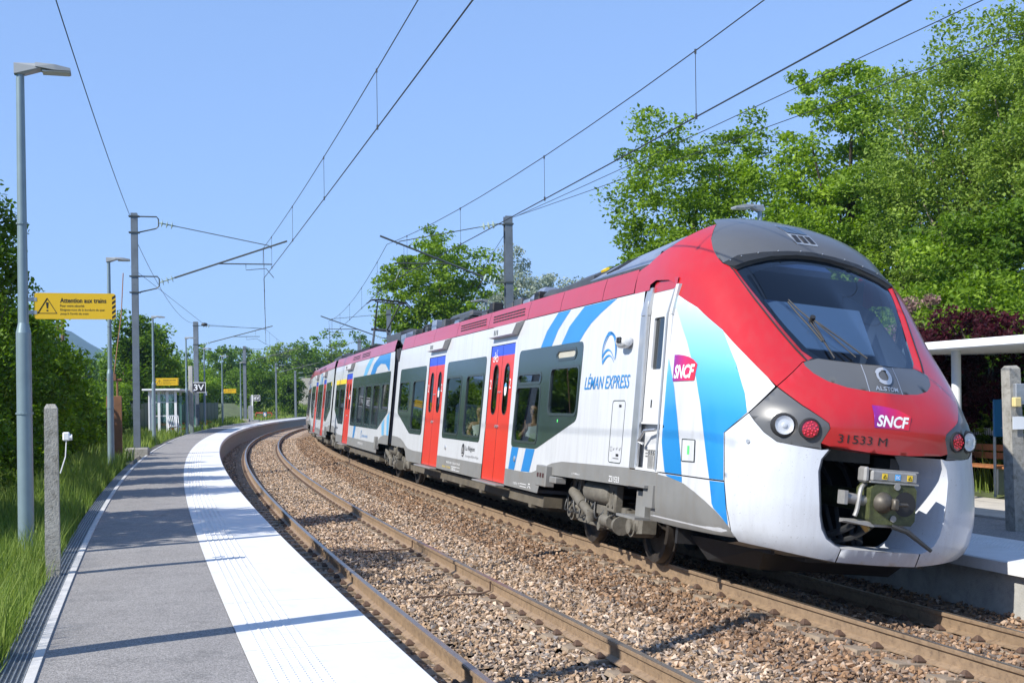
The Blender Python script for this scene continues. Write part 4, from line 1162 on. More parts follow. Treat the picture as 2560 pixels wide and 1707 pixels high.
# returned lower lip of the nose panel
P = [(p, z) for p, z in ((9.0, 1.59), (7.9, 1.567), (2.8, 1.540), (0, 1.535), (-2.8, 1.540), (-7.9, 1.567), (-9.0, 1.59))]
X = npts(P, .004); Y = X + np.array([-.25, 0, -.012])
obj('nose_lip', pymesh('nose_lip', list(X) + list(Y), [(k, k + 1, 7 + k + 1, 7 + k) for k in range(6)], m_red), car1)
for sg in (-1, 1):
    fl = (lambda P: P) if sg > 0 else mirror
    unit = [(14.2, 2.098), (17.65, 1.828), (17, 1.757), (15.8, 1.653), (14.2, 1.570), (11.9, 1.547), (8.9, 1.528), (9.05, 1.585), (8.15, 1.733), (8.35, 1.783), (9.45, 1.838), (11.4, 1.928)]
    cw = [(13.55 + 1.62 * math.cos(t), 1.732 + .120 * math.sin(t)) for t in np.linspace(0, 2 * math.pi, 20)[:-1]]
    cr = [(10.55 + 1.35 * math.cos(t), 1.717 + .105 * math.sin(t)) for t in np.linspace(0, 2 * math.pi, 20)[:-1]]
    lu = nose_sheet('headlight_housing', fl(unit), m_hood, car1, .0, [fl(cw), fl(cr)], grid=.05, step=.04)
    for nm, cpoly, c, rad, mm in (('headlamp', cw, (13.55, 1.732), .092, m_chrome), ('tail_lamp', cr, (10.55, 1.717), .085, m_red_lens)):
        X = npts(fl(cpoly)); cen = npts([(sg * c[0], c[1])])[0]
        ax = Vector((1, -sg * .30, .02)).normalized()
        back = Vector(cen) - ax * .025
        # conical socket
        n = len(X); t1, t2 = ax.orthogonal().normalized(), None; t2 = ax.cross(t1)
        Cc = back + ax * .03
        Y = []
        for p in X:
            d = Vector(p) - Cc; d -= ax * d.dot(ax); Y.append(Cc + d.normalized() * rad)
        me = pymesh('lamp_socket', [tuple(p) for p in X] + [tuple(p) for p in Y], [(k, (k + 1) % n, n + (k + 1) % n, n + k) for k in range(n)], m_black, True); obj('lamp_socket', me, lu)
        Rm = ax.to_track_quat('Z', 'Y').to_matrix().to_4x4()
        if nm == 'headlamp':
            lamp = MB().lathe([(rad, .0), (rad * .97, .016), (rad * .8, .006), (rad * .45, -.008), (rad * .32, -.010), (.022, .014), (.004, .018)][::-1], Cc, R=Rm, n=24).build('headlamp', m_chrome, lu, True)
            MB().lathe([(.001, .036), (rad * .5, .033), (rad * .9, .025), (rad, .018)], Cc, R=Rm, n=24).build('lamp_glass', m_clear, lu, True)
        else:
            MB().lathe([(.001, .012), (rad * .6, .010), (rad, .004), (rad, -.03)], Cc, R=Rm, n=24).build('tail_lamp', m_red_lens, lu, True)
            b = MB()
            for k in range(19):
                a_ = k * 2.4; r_ = .017 * math.sqrt(k); q = Cc + t1 * (r_ * math.cos(a_)) + t2 * (r_ * math.sin(a_)) + ax * .012
                b.cyl(q, q + ax * .005, .0075, n=6)
            b.build('tail_led', mat('red_led', (.85, .06, .10), .25), lu)
        MB().lathe([(rad + .004, -.01), (rad + .018, -.005), (rad + .018, .012), (rad + .002, .016)], Cc, R=Rm, n=24, cap=False).build('lamp_bezel', m_black, lu, True)
    bump = [(17.65, 1.822), (20.4, 1.622), (20.05, 1.143), (19.55, .892), (18.7, .665), (17.6, .575), (13.8, .548), (9.8, .508), (5.78, .474), (5.6, .604), (6.4, .628), (7.6, .69), (8.3, .78), (8.7, .905), (9.0, 1.136), (9.2, 1.32), (8.9, 1.44), (8.0, 1.535), (8.9, 1.524), (11.9, 1.543), (14.2, 1.566), (15.8, 1.649), (17, 1.752)]
    bp = nose_sheet('bumper_cheek', fl(bump), m_bump, car1, .006)
    inner = [(5.6, .604), (6.4, .628), (7.6, .69), (8.3, .78), (8.7, .905), (9.0, 1.136), (9.2, 1.32), (8.9, 1.44), (8.0, 1.535)]
    X = npts([(sg * p, z) for p, z in inner], .006)
    Y1 = X + np.array([-.04, sg * .035, 0]); Y = X + np.array([-.42, sg * .26, .0]); n = len(inner)
    Y2 = Y + np.array([-.1, sg * .0, 0])
    obj('bumper_return', pymesh('bumper_return', list(X) + list(Y1) + list(Y), [(r * n + k, r * n + k + 1, (r + 1) * n + k + 1, (r + 1) * n + k) for r in range(2) for k in range(n - 1)], m_bump, True), bp)
    # underside
    und = [(17.6, .575), (13.8, .548), (9.8, .508), (5.78, .474)]
    X = npts([(sg * p, z) for p, z in und], .006); Y = X + np.array([-.5, sg * .12, -.06])
    obj('bumper_underside', pymesh('bumper_underside', list(X) + list(Y), [(k, k + 1, 4 + k + 1, 4 + k) for k in range(3)], m_grey), bp)
    # white flank with blue bands
    if sg > 0:
        b = MB(); p = npts([(17.5, 1.55)], .006)[0]; b.cyl(p, p + np.array([.006, -.012, 0]), .022, n=10); b.build('round_lock', m_silver, bp)
    flank = [(34.0, 1.147), (20.2, 1.147), (20.55, 1.626), (17.8, 1.830), (14.45, 2.106), (15.7, 2.240), (17.9, 2.420), (21.4, 2.688), (26.7, 2.956), (31.9, 3.115), (33.0, 3.0), (34.0, 2.54)]
    fk = nose_sheet('white_flank', fl(flank), m_white, car1, .0)
    low_f = [(36.0, .600), (33.7, 1.134), (20.2, 1.134), (19.7, .892), (18.85, .668), (18.2, .615)]
    lf = nose_sheet('lower_flank', fl(low_f), m_white, car1, .0)
    nose_sheet('seam_strip', fl([(34, 1.120), (34, 1.16), (19.9, 1.16), (19.9, 1.120)]), m_rubber, lf, -.02)  # black rubber strip backing the open seam between the flank panels
    nose_sheet('grey_flank_panel', fl([(36.1, .60), (33.5, 1.118), (30, 1.105), (26.3, 1.06), (24.2, .995), (22.4, .92), (20.9, .84), (19.9, .77), (19.0, .70), (18.4, .625), (18.15, .608), (27, .585), (36.2, .590)]), m_grey, lf, .004)
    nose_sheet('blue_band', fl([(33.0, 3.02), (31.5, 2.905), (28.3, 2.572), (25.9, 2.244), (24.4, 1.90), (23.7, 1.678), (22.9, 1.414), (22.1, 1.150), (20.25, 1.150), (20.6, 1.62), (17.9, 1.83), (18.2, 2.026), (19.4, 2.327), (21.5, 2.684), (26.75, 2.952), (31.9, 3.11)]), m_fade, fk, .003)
    nose_sheet('blue_band_pale', fl([(33.0, 3.02), (31.5, 2.905), (28.3, 2.572), (27.2, 2.42), (19.8, 2.42), (21.5, 2.684), (26.75, 2.952), (31.9, 3.11)]), m_lblue, fk, .0045) if False else None
    nose_sheet('blue_band', fl([(22.05, 1.130), (21.5, .905), (21.2, .862), (20.2, .795), (19.2, .712), (19.7, .892), (20.15, 1.130)]), m_blue, lf, .003)
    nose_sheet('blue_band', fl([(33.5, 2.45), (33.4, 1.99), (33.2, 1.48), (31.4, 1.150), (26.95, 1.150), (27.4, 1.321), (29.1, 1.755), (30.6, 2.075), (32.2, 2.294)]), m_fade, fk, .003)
    nose_sheet('blue_band', fl([(31.2, 1.130), (30.6, 1.112), (26.75, 1.068), (26.85, 1.130)]), m_blue, lf, .003)
    if sg > 0:
        P = [(27.3, 1.525), (24.75, 1.525), (24.6, 1.30), (27.1, 1.295)]
        hp_ = nose_sheet('flank_hatch', P, m_white, fk, .008)
        V, F = stroke([(p * PS, z) for p, z in P + P[:1]], .012)
        obj('hatch_outline', pymesh('hatch_outline', npts([(x / PS, z) for x, z in V], .0095), F, m_frame), hp_)
        nose_sheet('green_sticker', [(26.05, 1.46), (25.65, 1.46), (25.6, 1.37), (26.0, 1.37)], m_green, hp_, .011)
# seam between flank and bumper
bar = [(0, .600), (5.45, .606), (5.62, .474), (0, .466)]
bb = nose_sheet('bumper_bar', sym(bar), m_bump, car1, .006)
P = [(p, .604) for p in np.linspace(-5.5, 5.5, 9)]; X = npts(P, .006); Y = X + np.array([-.25, 0, .02])
obj('bumper_ledge', pymesh('bumper_ledge', list(X) + list(Y), [(k, k + 1, 9 + k + 1, 9 + k) for k in range(8)], m_white), bb)
P = [(p, .468) for p in np.linspace(-5.5, 5.5, 9)]; X = npts(P, .006); Y = X + np.array([-.5, 0, -.05])
obj('bumper_underside', pymesh('bumper_underside', list(X) + list(Y), [(k, k + 1, 9 + k + 1, 9 + k) for k in range(8)], m_grey), bb)
# inner core hides the hollow: dark bay walls
b = MB()
b.box((7.0, 0, 1.0), (.06, 2.6, 1.2)); b.box((7.9, 0, 1.66), (1.5, 1.9, .05)); b.box((7.75, 0, .46), (1.8, 1.3, .05))
for sg in (-1, 1): b.box((7.75, sg * .92, 1.05), (1.5, .04, 1.15))
b.build('coupler_bay', m_black, car1)
b = MB()
rr = random.Random(4)
for k in range(8):
    y = rr.uniform(-.6, .6); b.tube(bez((7.1, y, 1.5), (7.9, y + .1, 1.4), (8.0, y * .5, .6), (8.2, y * .4, .62), 9), rr.uniform(.018, .04), 7)
b.box((8.3, .45, 1.45), (.3, .25, .1)); b.box((8.2, -.1, 1.5), (.3, .5, .14)); b.box((8.4, -.55, 1.42), (.12, .16, .10)); b.box((8.35, .62, 1.46), (.12, .16, .08))
b.build('bay_hoses', m_dgrey, car1, True)
# coupler
cp = MB(); cp.cyl((7.2, 0, 1.07), (8.9, 0, 1.07), .11, n=14); cp.box((8.78, .02, 1.07), (.26, .34, .34), ch=.05)
cpo = cp.build('coupler', m_coup, car1, True)
plate = [(.24, .91), (.20, .87), (-.21, .87), (-.25, .92), (-.25, 1.21), (-.21, 1.26), (-.12, 1.27), (-.09, 1.30), (.06, 1.30), (.10, 1.26), (.20, 1.245), (.24, 1.20)]
hole = [(-.13 + .105 * math.cos(t), 1.075 + .12 * math.sin(t)) for t in np.linspace(0, 2 * math.pi, 22)[:-1]]
vs, fs = fill(plate, [hole], .05)
n0 = len(vs)
V = [(9.06, -w, z) for w, z in vs]; F = list(fs)
me = pymesh('coupler_face', V, F, m_coup); obj('coupler_face', me, cpo)
b = MB().prism(plate, 8.80, 8.88, lambda w, z, h: (h, -w, z)); b.build('coupler_block', m_coup, cpo)
np_ = len(plate)
obj('coupler_rim', pymesh('coupler_rim', [(8.88, -w, z) for w, z in plate] + [(9.06, -w, z) for w, z in plate], [(k, (k + 1) % np_, np_ + (k + 1) % np_, np_ + k) for k in range(np_)], m_coup), cpo)
b = MB().lathe([(.118, .0), (.105, -.16), (.02, -.17)][::-1], (9.062, .13, 1.075), axis='X', n=20); b.build('coupler_cup', m_black, cpo, True)
b = MB().lathe([(.105, 0), (.09, .045), (.062, .08), (.035, .095), (.02, .10)], (9.055, -.105, 1.075), axis='X', n=20); b.box((9.14, -.035, 1.07), (.10, .06, .11), ch=.015); b.cyl((9.13, .0, 1.07), (9.10, .13, 1.07), .018, n=8); b.build('coupler_cone', mat('worn_cast_iron', (.085, .075, .06), .5, metal=.3, var=.3, vscale=15), cpo, True)
b = MB()
for w, z in ((-.0, 1.235), (.02, .93)): b.cyl((9.058, -w + .03, z), (9.075, -w + .03, z), .032, n=12)
b.build('coupler_port', m_alu, cpo)
b = MB().box((9.0, 0, 1.325), (.13, .50, .115), ch=.02); b.box((9.0, 0, 1.385), (.10, .52, .018)); b.box((9.0, 0, 1.268), (.14, .52, .018)); b.box((8.98, -.285, 1.33), (.14, .06, .15), ch=.02)
eb = b.build('electric_coupler_box', m_alu, cpo)
for y, mm in ((-.11, m_yel), (.03, mat('sticker_blue_white', (.05, .35, .75), .4)), (.16, m_yel)):
    st_ = MB().box((9.067, y, 1.325), (.004, .055, .055)).build('warning_sticker', mm, eb)
    if mm is m_yel: MB().tube([(9.0705, y - .017, 1.312), (9.0705, y, 1.342), (9.0705, y + .017, 1.312), (9.0705, y - .017, 1.312)], .0028, 4).build('sticker_mark', m_textk, eb)
v_, f_ = text_in('DC', 0, 0, .044, .03, bold=.02)
obj('sticker_mark', pymesh('sticker_mark', [(9.0705, .008 + p[0], 1.31 + p[1]) for p in v_], f_, m_textw), eb)
b = MB().cyl((8.95, -.24, 1.08), (8.95, -.46, 1.10), .052, n=12); b.box((8.95, -.47, 1.10), (.13, .035, .13)); b.build('side_cylinder', m_alu, cpo, True)
b = MB().tube(bez((8.95, -.23, 1.24), (9.0, -.36, 1.22), (9.0, -.30, 1.05), (9.0, -.36, .93), 10), .022, 8); b.hull([(8.9, -.46, .90), (8.9, -.46, .86), (9.05, -.2, .885), (9.05, -.2, .84), (8.9, -.2, .9), (9.0, .2, .87), (8.9, .2, .84), (9.0, -.46, .88)])
b.build('coupler_arm', m_alu, cpo, True)
b = MB().tube([(9.04, .02, .86), (9.12, .14, .82), (9.2, .36, .66)], [.028, .026, .018], 8); b.build('uncoupling_lever', m_rubber, cpo, True)
b = MB().cyl((8.96, -.19, .80), (8.96, -.24, .86), .034, n=6); b.build('brass_plug', mat('brass', (.55, .38, .14), .35, metal=.8), cpo)
b = MB().tube(bez((8.9, -.3, .85), (8.7, -.4, .7), (8.4, -.4, .65), (8.0, -.35, .7), 8), .035, 8).tube(bez((8.95, -.12, .86), (8.8, -.2, .7), (8.6, -.3, .6), (8.0, -.3, .62), 8), .028, 8).tube(bez((8.95, -.2, .80), (8.8, -.3, .66), (8.6, -.4, .62), (8.0, -.4, .62), 8), .025, 8)
b.build('brake_hose', m_rubber, cpo, True)
# snow plough behind the bumper
b = MB().hull([(7.2, -1.0, .26), (7.2, 1.0, .26), (7.9, -.75, .26), (7.9, .75, .26), (7.0, -1.15, .5), (7.0, 1.15, .5), (8.2, -.85, .5), (8.2, .85, .5)]); b.build('track_clearer', m_black, car1)
# cab interior behind the screen
b = MB().box((6.1, 0, 2.3), (.05, 2.5, 2.6)); b.build('cab_back_wall', m_int, car1)
b = MB().hull([(7.2, -.9, 2.3), (7.2, .9, 2.3), (8.3, -.5, 2.32), (8.3, .5, 2.32), (7.2, -.9, 1.9), (7.2, .9, 1.9), (8.3, -.5, 1.9), (8.3, .5, 1.9)]); b.build('driver_desk', m_int, car1)
b = MB().box((7.32, -.05, 2.86), (.02, 1.35, .66), Matrix.Rotation(-.65, 4, 'Y'), ch=.008); b.build('sun_blind', m_cab, car1)
b = MB().box((6.6, -.35, 2.3), (.14, .5, .8), ch=.05); b.box((6.8, -.35, 1.95), (.5, .5, .12), ch=.04); b.build('driver_seat', m_seat, car1)
# wipers on the glass
def on_ws(P, off=.035): return [tuple(p) for p in npts(P, off)]
b = MB(); b.tube(on_ws([(1.5, 2.425), (3.7, 2.612), (7.0, 2.826)], .05), .009, 6); b.tube(on_ws([(2.9, 2.43), (4.7, 2.62), (6.9, 2.815)], .05), .007, 6)
b.cyl(on_ws([(7.0, 2.825)], .0)[0], on_ws([(7.0, 2.825)], .08)[0], .028, n=12)
b.tube(on_ws([(10.1, 3.042), (8.9, 2.945), (7.2, 2.83)], .03), .009, 6); b.tube(on_ws([(7.4, 2.84), (6.3, 2.635), (5.6, 2.435)], .012), .010, 6); b.tube(on_ws([(10.1, 3.042), (9.0, 2.925), (7.4, 2.76), (6.4, 2.62)], .0), .010, 6); b.tube(on_ws([(7.0, 2.82), (6.6, 2.70), (6.3, 2.60)], .035), .007, 6)
b.build('windscreen_wiper', m_black, car1, True)
# marks on the nose
def nose_text(name, txt, box, m, parent, off, shear=0., bold=0., slope=0.):
    v, f = text_in(txt, *box, shear=shear, bold=bold)
    return obj(name, pymesh(name, npts([(p, z + slope * (p - box[0])) for p, z in v], off), f, m), parent)
def flip_text(name, txt, p_left, z0, p_right, z1, m, parent, off, shear=0., bold=0., conv=None):
    """text reading left to right from phi p_left (larger) to p_right"""
    v, f = text_in(txt, 0, 0, 1, 1, shear=shear, bold=bold)
    P = [(p_left + (p_right - p_left) * x, z0 + (z1 - z0) * y) for x, y in v]
    return obj(name, pymesh(name, npts(P, off), f, m), parent)
def logo(name, poly, parent, off):
    q = [(p * PS, z) for p, z in poly]; vs, fs = fill(q, (), .04, .05)
    me = pymesh(name, npts([(x / PS, z) for x, z in vs], off), fs, m_logo, True)
    xs = np.array([v[0] for v in vs]); add_grad(me, (xs.max() - xs) / (xs.max() - xs.min()))
    return obj(name, me, parent)
def arc_top(pl, zl, pr, zr, bow, n=8):
    return [(pl + (pr - pl) * t, zl + (zr - zl) * t * t) for t in np.linspace(0, 1, n)]
lg = logo('rail_logo', [(31.1, 2.148), (31.2, 2.44)] + [(30.0, 2.437), (28.6, 2.425), (27.4, 2.405), (26.4, 2.375), (25.5, 2.325), (25.9, 2.148)], fk if False else car1, .008)
flip_text('logo_lettering', 'SNCF', 30.8, 2.175, 25.95, 2.325, m_textw, lg, .010, shear=.25, bold=.03)
lg = logo('rail_logo', [(2.45, 1.782), (2.55, 1.993), (1.3, 1.992), (.2, 1.985), (-.9, 1.972), (-1.9, 1.945), (-2.7, 1.912), (-2.35, 1.782)], car1, .008)
flip_text('logo_lettering', 'SNCF', 2.15, 1.795, -2.4, 1.905, m_textw, lg, .010, shear=.25, bold=.03)
flip_text('lettering', '31533 M', 7.05, 1.612, .45, 1.692, m_textk, sn, .008)
# ring badge and maker lettering on the badge panel
V = []; F = []
for j, (r0, r1, t0, t1_) in enumerate(((.058, .085, .3, 5.6), (.045, .066, 2.2, 7.6))):
    n = 30
    for k in range(n + 1):
        t = t0 + (t1_ - t0) * k / n
        for r in (r0, r1): V.append((-.03 + r * math.cos(t) / .073 + .15 * j, 2.292 + r * math.sin(t)))
    o_ = j * 2 * (n + 1)
    F += [(o_ + 2 * k, o_ + 2 * k + 1, o_ + 2 * k + 3, o_ + 2 * k + 2) for k in range(n)]
obj('ring_badge', pymesh('ring_badge', npts(V, .012), F, m_chrome if False else m_silver), gp_)
flip_text('badge_lettering', 'ALSTOM', 1.55, 2.145, -1.75, 2.187, m_silver, gp_, .010, bold=.015)
# ------------------------------------------------------------------ cab door
b = MB()
b.box((5.85, -1.418, 2.04), (.20, .05, 1.80), ch=.01); b.hull([(5.75, -1.40, 2.94), (5.95, -1.40, 2.94), (5.82, -1.36, 3.26), (6.0, -1.36, 3.26), (5.75, -1.445, 2.94), (5.95, -1.445, 2.94), (5.82, -1.41, 3.26), (6.0, -1.41, 3.26)])
cd = b.build('cab_door_frame', m_silver, car1)
b = MB(); b.box((6.64, -1.41, 2.02), (.07, .05, 1.76), ch=.01); b.hull([(6.60, -1.38, 2.9), (6.68, -1.38, 2.9), (6.66, -1.34, 3.24), (6.74, -1.34, 3.24), (6.60, -1.435, 2.9), (6.68, -1.435, 2.9), (6.66, -1.40, 3.24), (6.74, -1.40, 3.24)]); b.build('cab_door_frame', m_doorw, car1)
win = rrect(6.07, 2.30, 6.38, 2.90, .03)
leaf = [(5.70, 1.68), (6.60, 1.68), (6.60, 2.92), (6.66, 3.20), (5.8, 3.24), (5.70, 2.95)]
lf_ = side_sheet('cab_door', leaf, m_doorw, car1, -.035, [win])
side_sheet('cab_door_window', win, m_wdark, lf_, -.06)
V = list(side_pts(win, -.035)) + list(side_pts(win, -.06)); n = len(win)
obj('window_reveal', pymesh('window_reveal', V, [(k, (k + 1) % n, n + (k + 1) % n, n + k) for k in range(n)], m_doorw), lf_)
side_text('door_number', '1', (6.16, 1.86, 6.20, 1.95), m_textk, lf_, -.033)
side_sheet('step_recess', [(5.60, 1.14), (6.62, 1.14), (6.62, 1.68), (5.60, 1.68)], m_doorw, car1, -.09)
side_sheet('recess_ceiling', [(5.95, 3.20), (6.66, 3.20), (6.66, 3.33), (6.0, 3.33)], m_red, car1, -.03)
b = MB(); b.box((6.29, -1.36, 1.68), (.66, .10, .02)); b.box((6.28, -1.37, 1.15), (.7, .12, .03)); b.build('recess_edge', m_doorw, car1)
b = MB().tube([(6.40, -1.40, 1.61), (6.16, -1.44, 1.59), (5.99, -1.44, 1.47), (6.05, -1.40, 1.44)], .018, 8); b.cyl((6.40, -1.36, 1.55), (6.60, -1.42, 1.55), .018, n=8); b.build('grab_handle', m_silver, car1, True)
b = MB()
for k in range(6):
    for r in range(3): b.box((6.10 + .07 * k, -1.35, 1.30 + .035 * r), (.045, .05, .02))
b.box((6.30, -1.37, 1.24), (.18, .05, .16), ch=.01); b.build('step_tread', m_alu, car1)
b = MB().tube([(5.95, -1.43, 1.20), (5.95, -1.45, 3.1)], .014, 8); b.tube([(6.585, -1.44, 1.16), (6.585, -1.445, 2.9), (6.65, -1.40, 3.2)], .014, 8); b.build('door_handrail', m_silver, car1, True)
b = MB().box((6.2, -1.37, 1.03), (.9, .12, .20), ch=.01); b.box((6.2, -1.40, .96), (.5, .2, .03)); b.box((6.45, -1.40, .86), (.30, .10, .25)); b.box((5.95, -1.40, .585), (.62, .22, .03)); b.box((6.0, -1.3, .74), (.3, .1, .3)); b.build('cab_steps', m_grey, car1)
# passengers, seats
for x, ys in ((-9.6, (-.75, .75)), (-8.4, (.75,)), (-4.15, (-.85, .75)), (-2.4, (.75,)), (.08, (-.85, .75)), (1.5, (.75,)), (2.7, (.75,))):
    for y in ys:
        b = MB().box((x, y, 1.02), (.46, .95, .12), ch=.04); b.box((x - .25, y, 1.45), (.12, .95, .95), Matrix.Rotation(-.12, 4, 'Y'), ch=.04); b.build('passenger_seat', m_seat, car1)
# ------------------------------------------------------------------ following cars
def mid_car(label, s0, front, rear, bands, doors, stripes=(), yellow=None, slots=(), det=1, roof=(), num=True):
    c = thing('train_car', label, 'train car', M=car_matrix(s0, s0 + 15), group='cars of the red and white train')
    H = []
    for poly, panes in bands: add_band(c, poly, panes, m_wdark, H)
    for d in doors: add_door(c, d, d + 1.63, H, m_wdark, num=num)
    low = [(rear, .87), (rear + 1.7, .86), (rear + 1.9, .79), (rear + 2.1, .585), (front - 2.05, .585), (front - 1.9, .75), (front - 1.7, .86), (front, .87)]
    side_sheet('body_side', low + [(front, 2.96), (front - .12, 3.235), (rear + .12, 3.235), (rear, 2.96)], m_white, c, 0, H)
    wave = [(rear, 1.11), (rear + .8, 1.10), (rear + 1.5, 1.03), (rear + 1.9, .925), (rear + 2.3, .86), (rear + 3, .845), (front - 3, .845), (front - 2.3, .86), (front - 1.9, .925), (front - 1.5, 1.03), (front - .8, 1.10), (front, 1.11)]
    side_sheet('grey_skirt', low + wave[::-1], m_grey, c, .003, [h for h in H if min(p[1] for p in h) < .7])
    for P, mm in stripes: side_sheet('blue_stripe', P, mm, c, .0025)
    if yellow:
        for P in yellow: side_sheet('yellow_class_strip', P, m_yel, c, .006)
    roof_panels(c, [rear + .2 + (front - rear - .4) * k / 6 for k in range(7)], slots)
    roof_curve(c, rear + .1, front - .1); shell(c, rear + .05, front - .05); underframe(c, rear + 2.1, front - 2.1)
    gangway(c, rear - .5, .5)
    bogie(c, rear - .25, 2.76, det)
    b = MB().box((front - 1.95, -1.45, .86), (.22, .12, .34), ch=.01); b.build('equipment_box', m_grey, c)
    for x0, x1, w, z, mm in roof:
        MB().hull([(x, sg * y, zz) for sg in (-1, 1) for x, y, zz in ((x0, w, 3.42), (x1, w, 3.42), (x0, w, z - .12), (x1, w, z - .12), (x0 + .15, w - .25, z), (x1 - .15, w - .25, z))]).build('roof_box', mm, c)
    return c
P5 = [(-8.15, 1.33, -7.05, 2.41), (-6.55, 1.33, -5.2, 2.41), (-4.72, 1.33, -3.45, 2.41), (-2.95, 1.33, -1.68, 2.41), (-1.18, 1.76, .08, 2.41)]
car2 = mid_car('second train car with yellow strip over its door and raised pantograph', 26, .66, -14.28,
    [([(-8.28, ZB), (-1.62, ZB), (.17, 1.68), (.17, ZT), (-8.26, ZT)], P5), ([(-13.6, 1.72), (-12.0, ZB), (-10.42, ZB), (-10.42, 2.585), (-13.55, 2.585)], [(-13.45, 1.78, -12.25, 2.40), (-11.9, 1.33, -10.55, 2.40)])],
    [-10.2], [([(-5.63, 2.752), (-4.9, 2.752), (-4.3, 2.97), (-3.51, 3.23), (-4.35, 3.23), (-5.2, 2.99)], m_lblue), ([(-3.98, 2.752), (-2.95, 2.752), (-2.6, 2.92), (-1.9, 3.0), (-1.0, 2.96), (-.3, 2.77), (-.15, 2.77), (-.2, 3.23), (-2.33, 3.23), (-3.4, 3.03)], m_blue),
     ([(-7.03, 1.213), (-6.5, 1.213), (-6.78, .848), (-7.16, .848)], m_blue), ([(-.78, 1.38), (-.34, 1.52), (-.2, 1.09), (-.59, 1.085)], m_lblue), ([(.1, 1.56), (.5, 1.70), (.62, 1.11), (.28, 1.10)], m_lblue)],
    [[(-13.6, 2.59), (-10.24, 2.59), (-10.24, 2.75), (-13.6, 2.75)]], [(-9.2, -4.)], 1,
    [(-6.5, -3.5, 1.1, 3.75, m_dgrey), (-3.2, -.6, 1.15, 3.95, m_dgrey), (-.5, .3, 1.15, 3.85, m_sheet), (-11., -7., 1.15, 3.85, m_black), (-13.8, -12.9, 1.1, 3.8, m_dgrey)])
side_text('lettering', 'LÉMAN EXPRESS', (-4.75, .93, -3.42, 1.02), m_blue, car2, shear=.2)
side_strokes('emblem', [(bez((-5.05, .90), (-5.15, 1.0), (-5.0, 1.1), (-4.95, 1.12)), .03), (bez((-4.97, 1.12), (-4.85, 1.1), (-4.83, 1.0), (-4.86, .9)), .03)], m_blue, car2)
side_text('lettering', '94 87 0031 533', (-5.6, .70, -4.4, .77), m_textw, car2, .008)
el = [(-12.6 + .1 * math.cos(t), 1.04 + .12 * math.sin(t)) for t in np.linspace(0, 2 * math.pi, 14)[:-1]]; side_sheet('region_badge', el, m_textk, car2, .004)
side_text('lettering', 'La Région', (-12.4, 1.02, -11.7, 1.11), m_textk, car2)
# pantograph on the second car
pg = MB(); pa = -12.2
for y in (-.45, .45):
    pg.tube([(pa + .2, y, 3.75), (pa - 1.4, y * .5, 4.75)], [.05, .04], 8)
    pg.tube([(pa - 1.4, y * .5, 4.75), (pa + .25, y * .9, 5.62)], [.03, .024], 8)
pg.box((pa - .1, 0, 3.66), (1.3, 1.2, .12)); pg.cyl((pa - 1.4, -.35, 4.75), (pa - 1.4, .35, 4.75), .05, n=10); pg.cyl((pa + .25, -.5, 5.62), (pa + .25, .5, 5.62), .025, n=8)
for y in (-.5, .5):
    for x in (-.5, .4): pg.lathe([(.05, 0), (.09, .04), (.05, .08), (.09, .12), (.05, .16)], (pa + x, y, 3.45), n=10)
pgo = pg.build('pantograph', m_dgrey, car2, True)
b = MB()
for x in (.1, .4): b.tube([(pa + x, -.78, 5.52), (pa + x, -.62, 5.66), (pa + x, -.3, 5.70), (pa + x, .3, 5.70), (pa + x, .62, 5.66), (pa + x, .78, 5.52)], .022, 6)
b.tube([(pa + .1, -.5, 5.66), (pa + .4, -.5, 5.66)], .018, 6); b.tube([(pa + .1, .5, 5.66), (pa + .4, .5, 5.66)], .018, 6)
b.build('pantograph_head', m_black, pgo, True)
def generic(label, s0, front, rear, stripes=(), yellow=None):
    f, r = front, rear; d1 = f - 6.15; d2 = d1 - 6.05
    bands = [([(d1 + 2.0, ZB), (d1 + 3.3, ZB), (f - .75, 1.70), (f - .75, ZT), (d1 + 2.0, ZT)], [(d1 + 2.1, 1.33, d1 + 3.3, 2.41), (d1 + 3.7, 1.76, f - .9, 2.41)]),
             ([(d2 + 2.0, ZB), (d1 - .35, ZB), (d1 - .35, ZT), (d2 + 2.0, ZT)], [(d2 + 2.1, 1.33, d2 + 3.5, 2.41), (d2 + 3.95, 1.33, d1 - .5, 2.41)]),
             ([(r + .55, 1.70), (r + 2.0, ZB), (d2 - .35, ZB), (d2 - .35, ZT), (r + .55, ZT)], [(r + .7, 1.76, r + 1.9, 2.41), (r + 2.2, 1.33, d2 - .5, 2.41)])]
    return mid_car(label, s0, f, r, bands, [d1, d2], stripes, yellow, [(d2 + 1, d1)], 0, [(f - 5, f - 1, 1.15, 3.9, m_dgrey), (f - 9, f - 6, 1.15, 3.8, m_black), (r + 1, r + 4, 1.15, 3.85, m_dgrey)], num=False)
bl = lambda x: [([(x, 2.752), (x + .5, 2.752), (x + 1.2, 3.23), (x + .6, 3.23)], m_lblue), ([(x + 1., 2.752), (x + 1.6, 2.752), (x + 2.5, 3.23), (x + 1.6, 3.23)], m_blue), ([(x - 1, 1.213), (x - .6, 1.213), (x - .8, .848), (x - 1.2, .848)], m_blue)]
generic('third train car, with two red doors, behind the pantograph car', 41.5, .85, -15.6, bl(-8.3), [[(-.3, 2.59), (.05, 2.59), (.05, 2.75), (-.3, 2.75)]])
generic('fourth train car, far along the curve', 58, .3, -15.6, bl(-8.3))
generic('fifth train car, partly hidden round the curve', 74.5, .3, -15.6, bl(-8.3))
generic('last train car, nearest the dark bridge opening', 91, .3, -15.6)

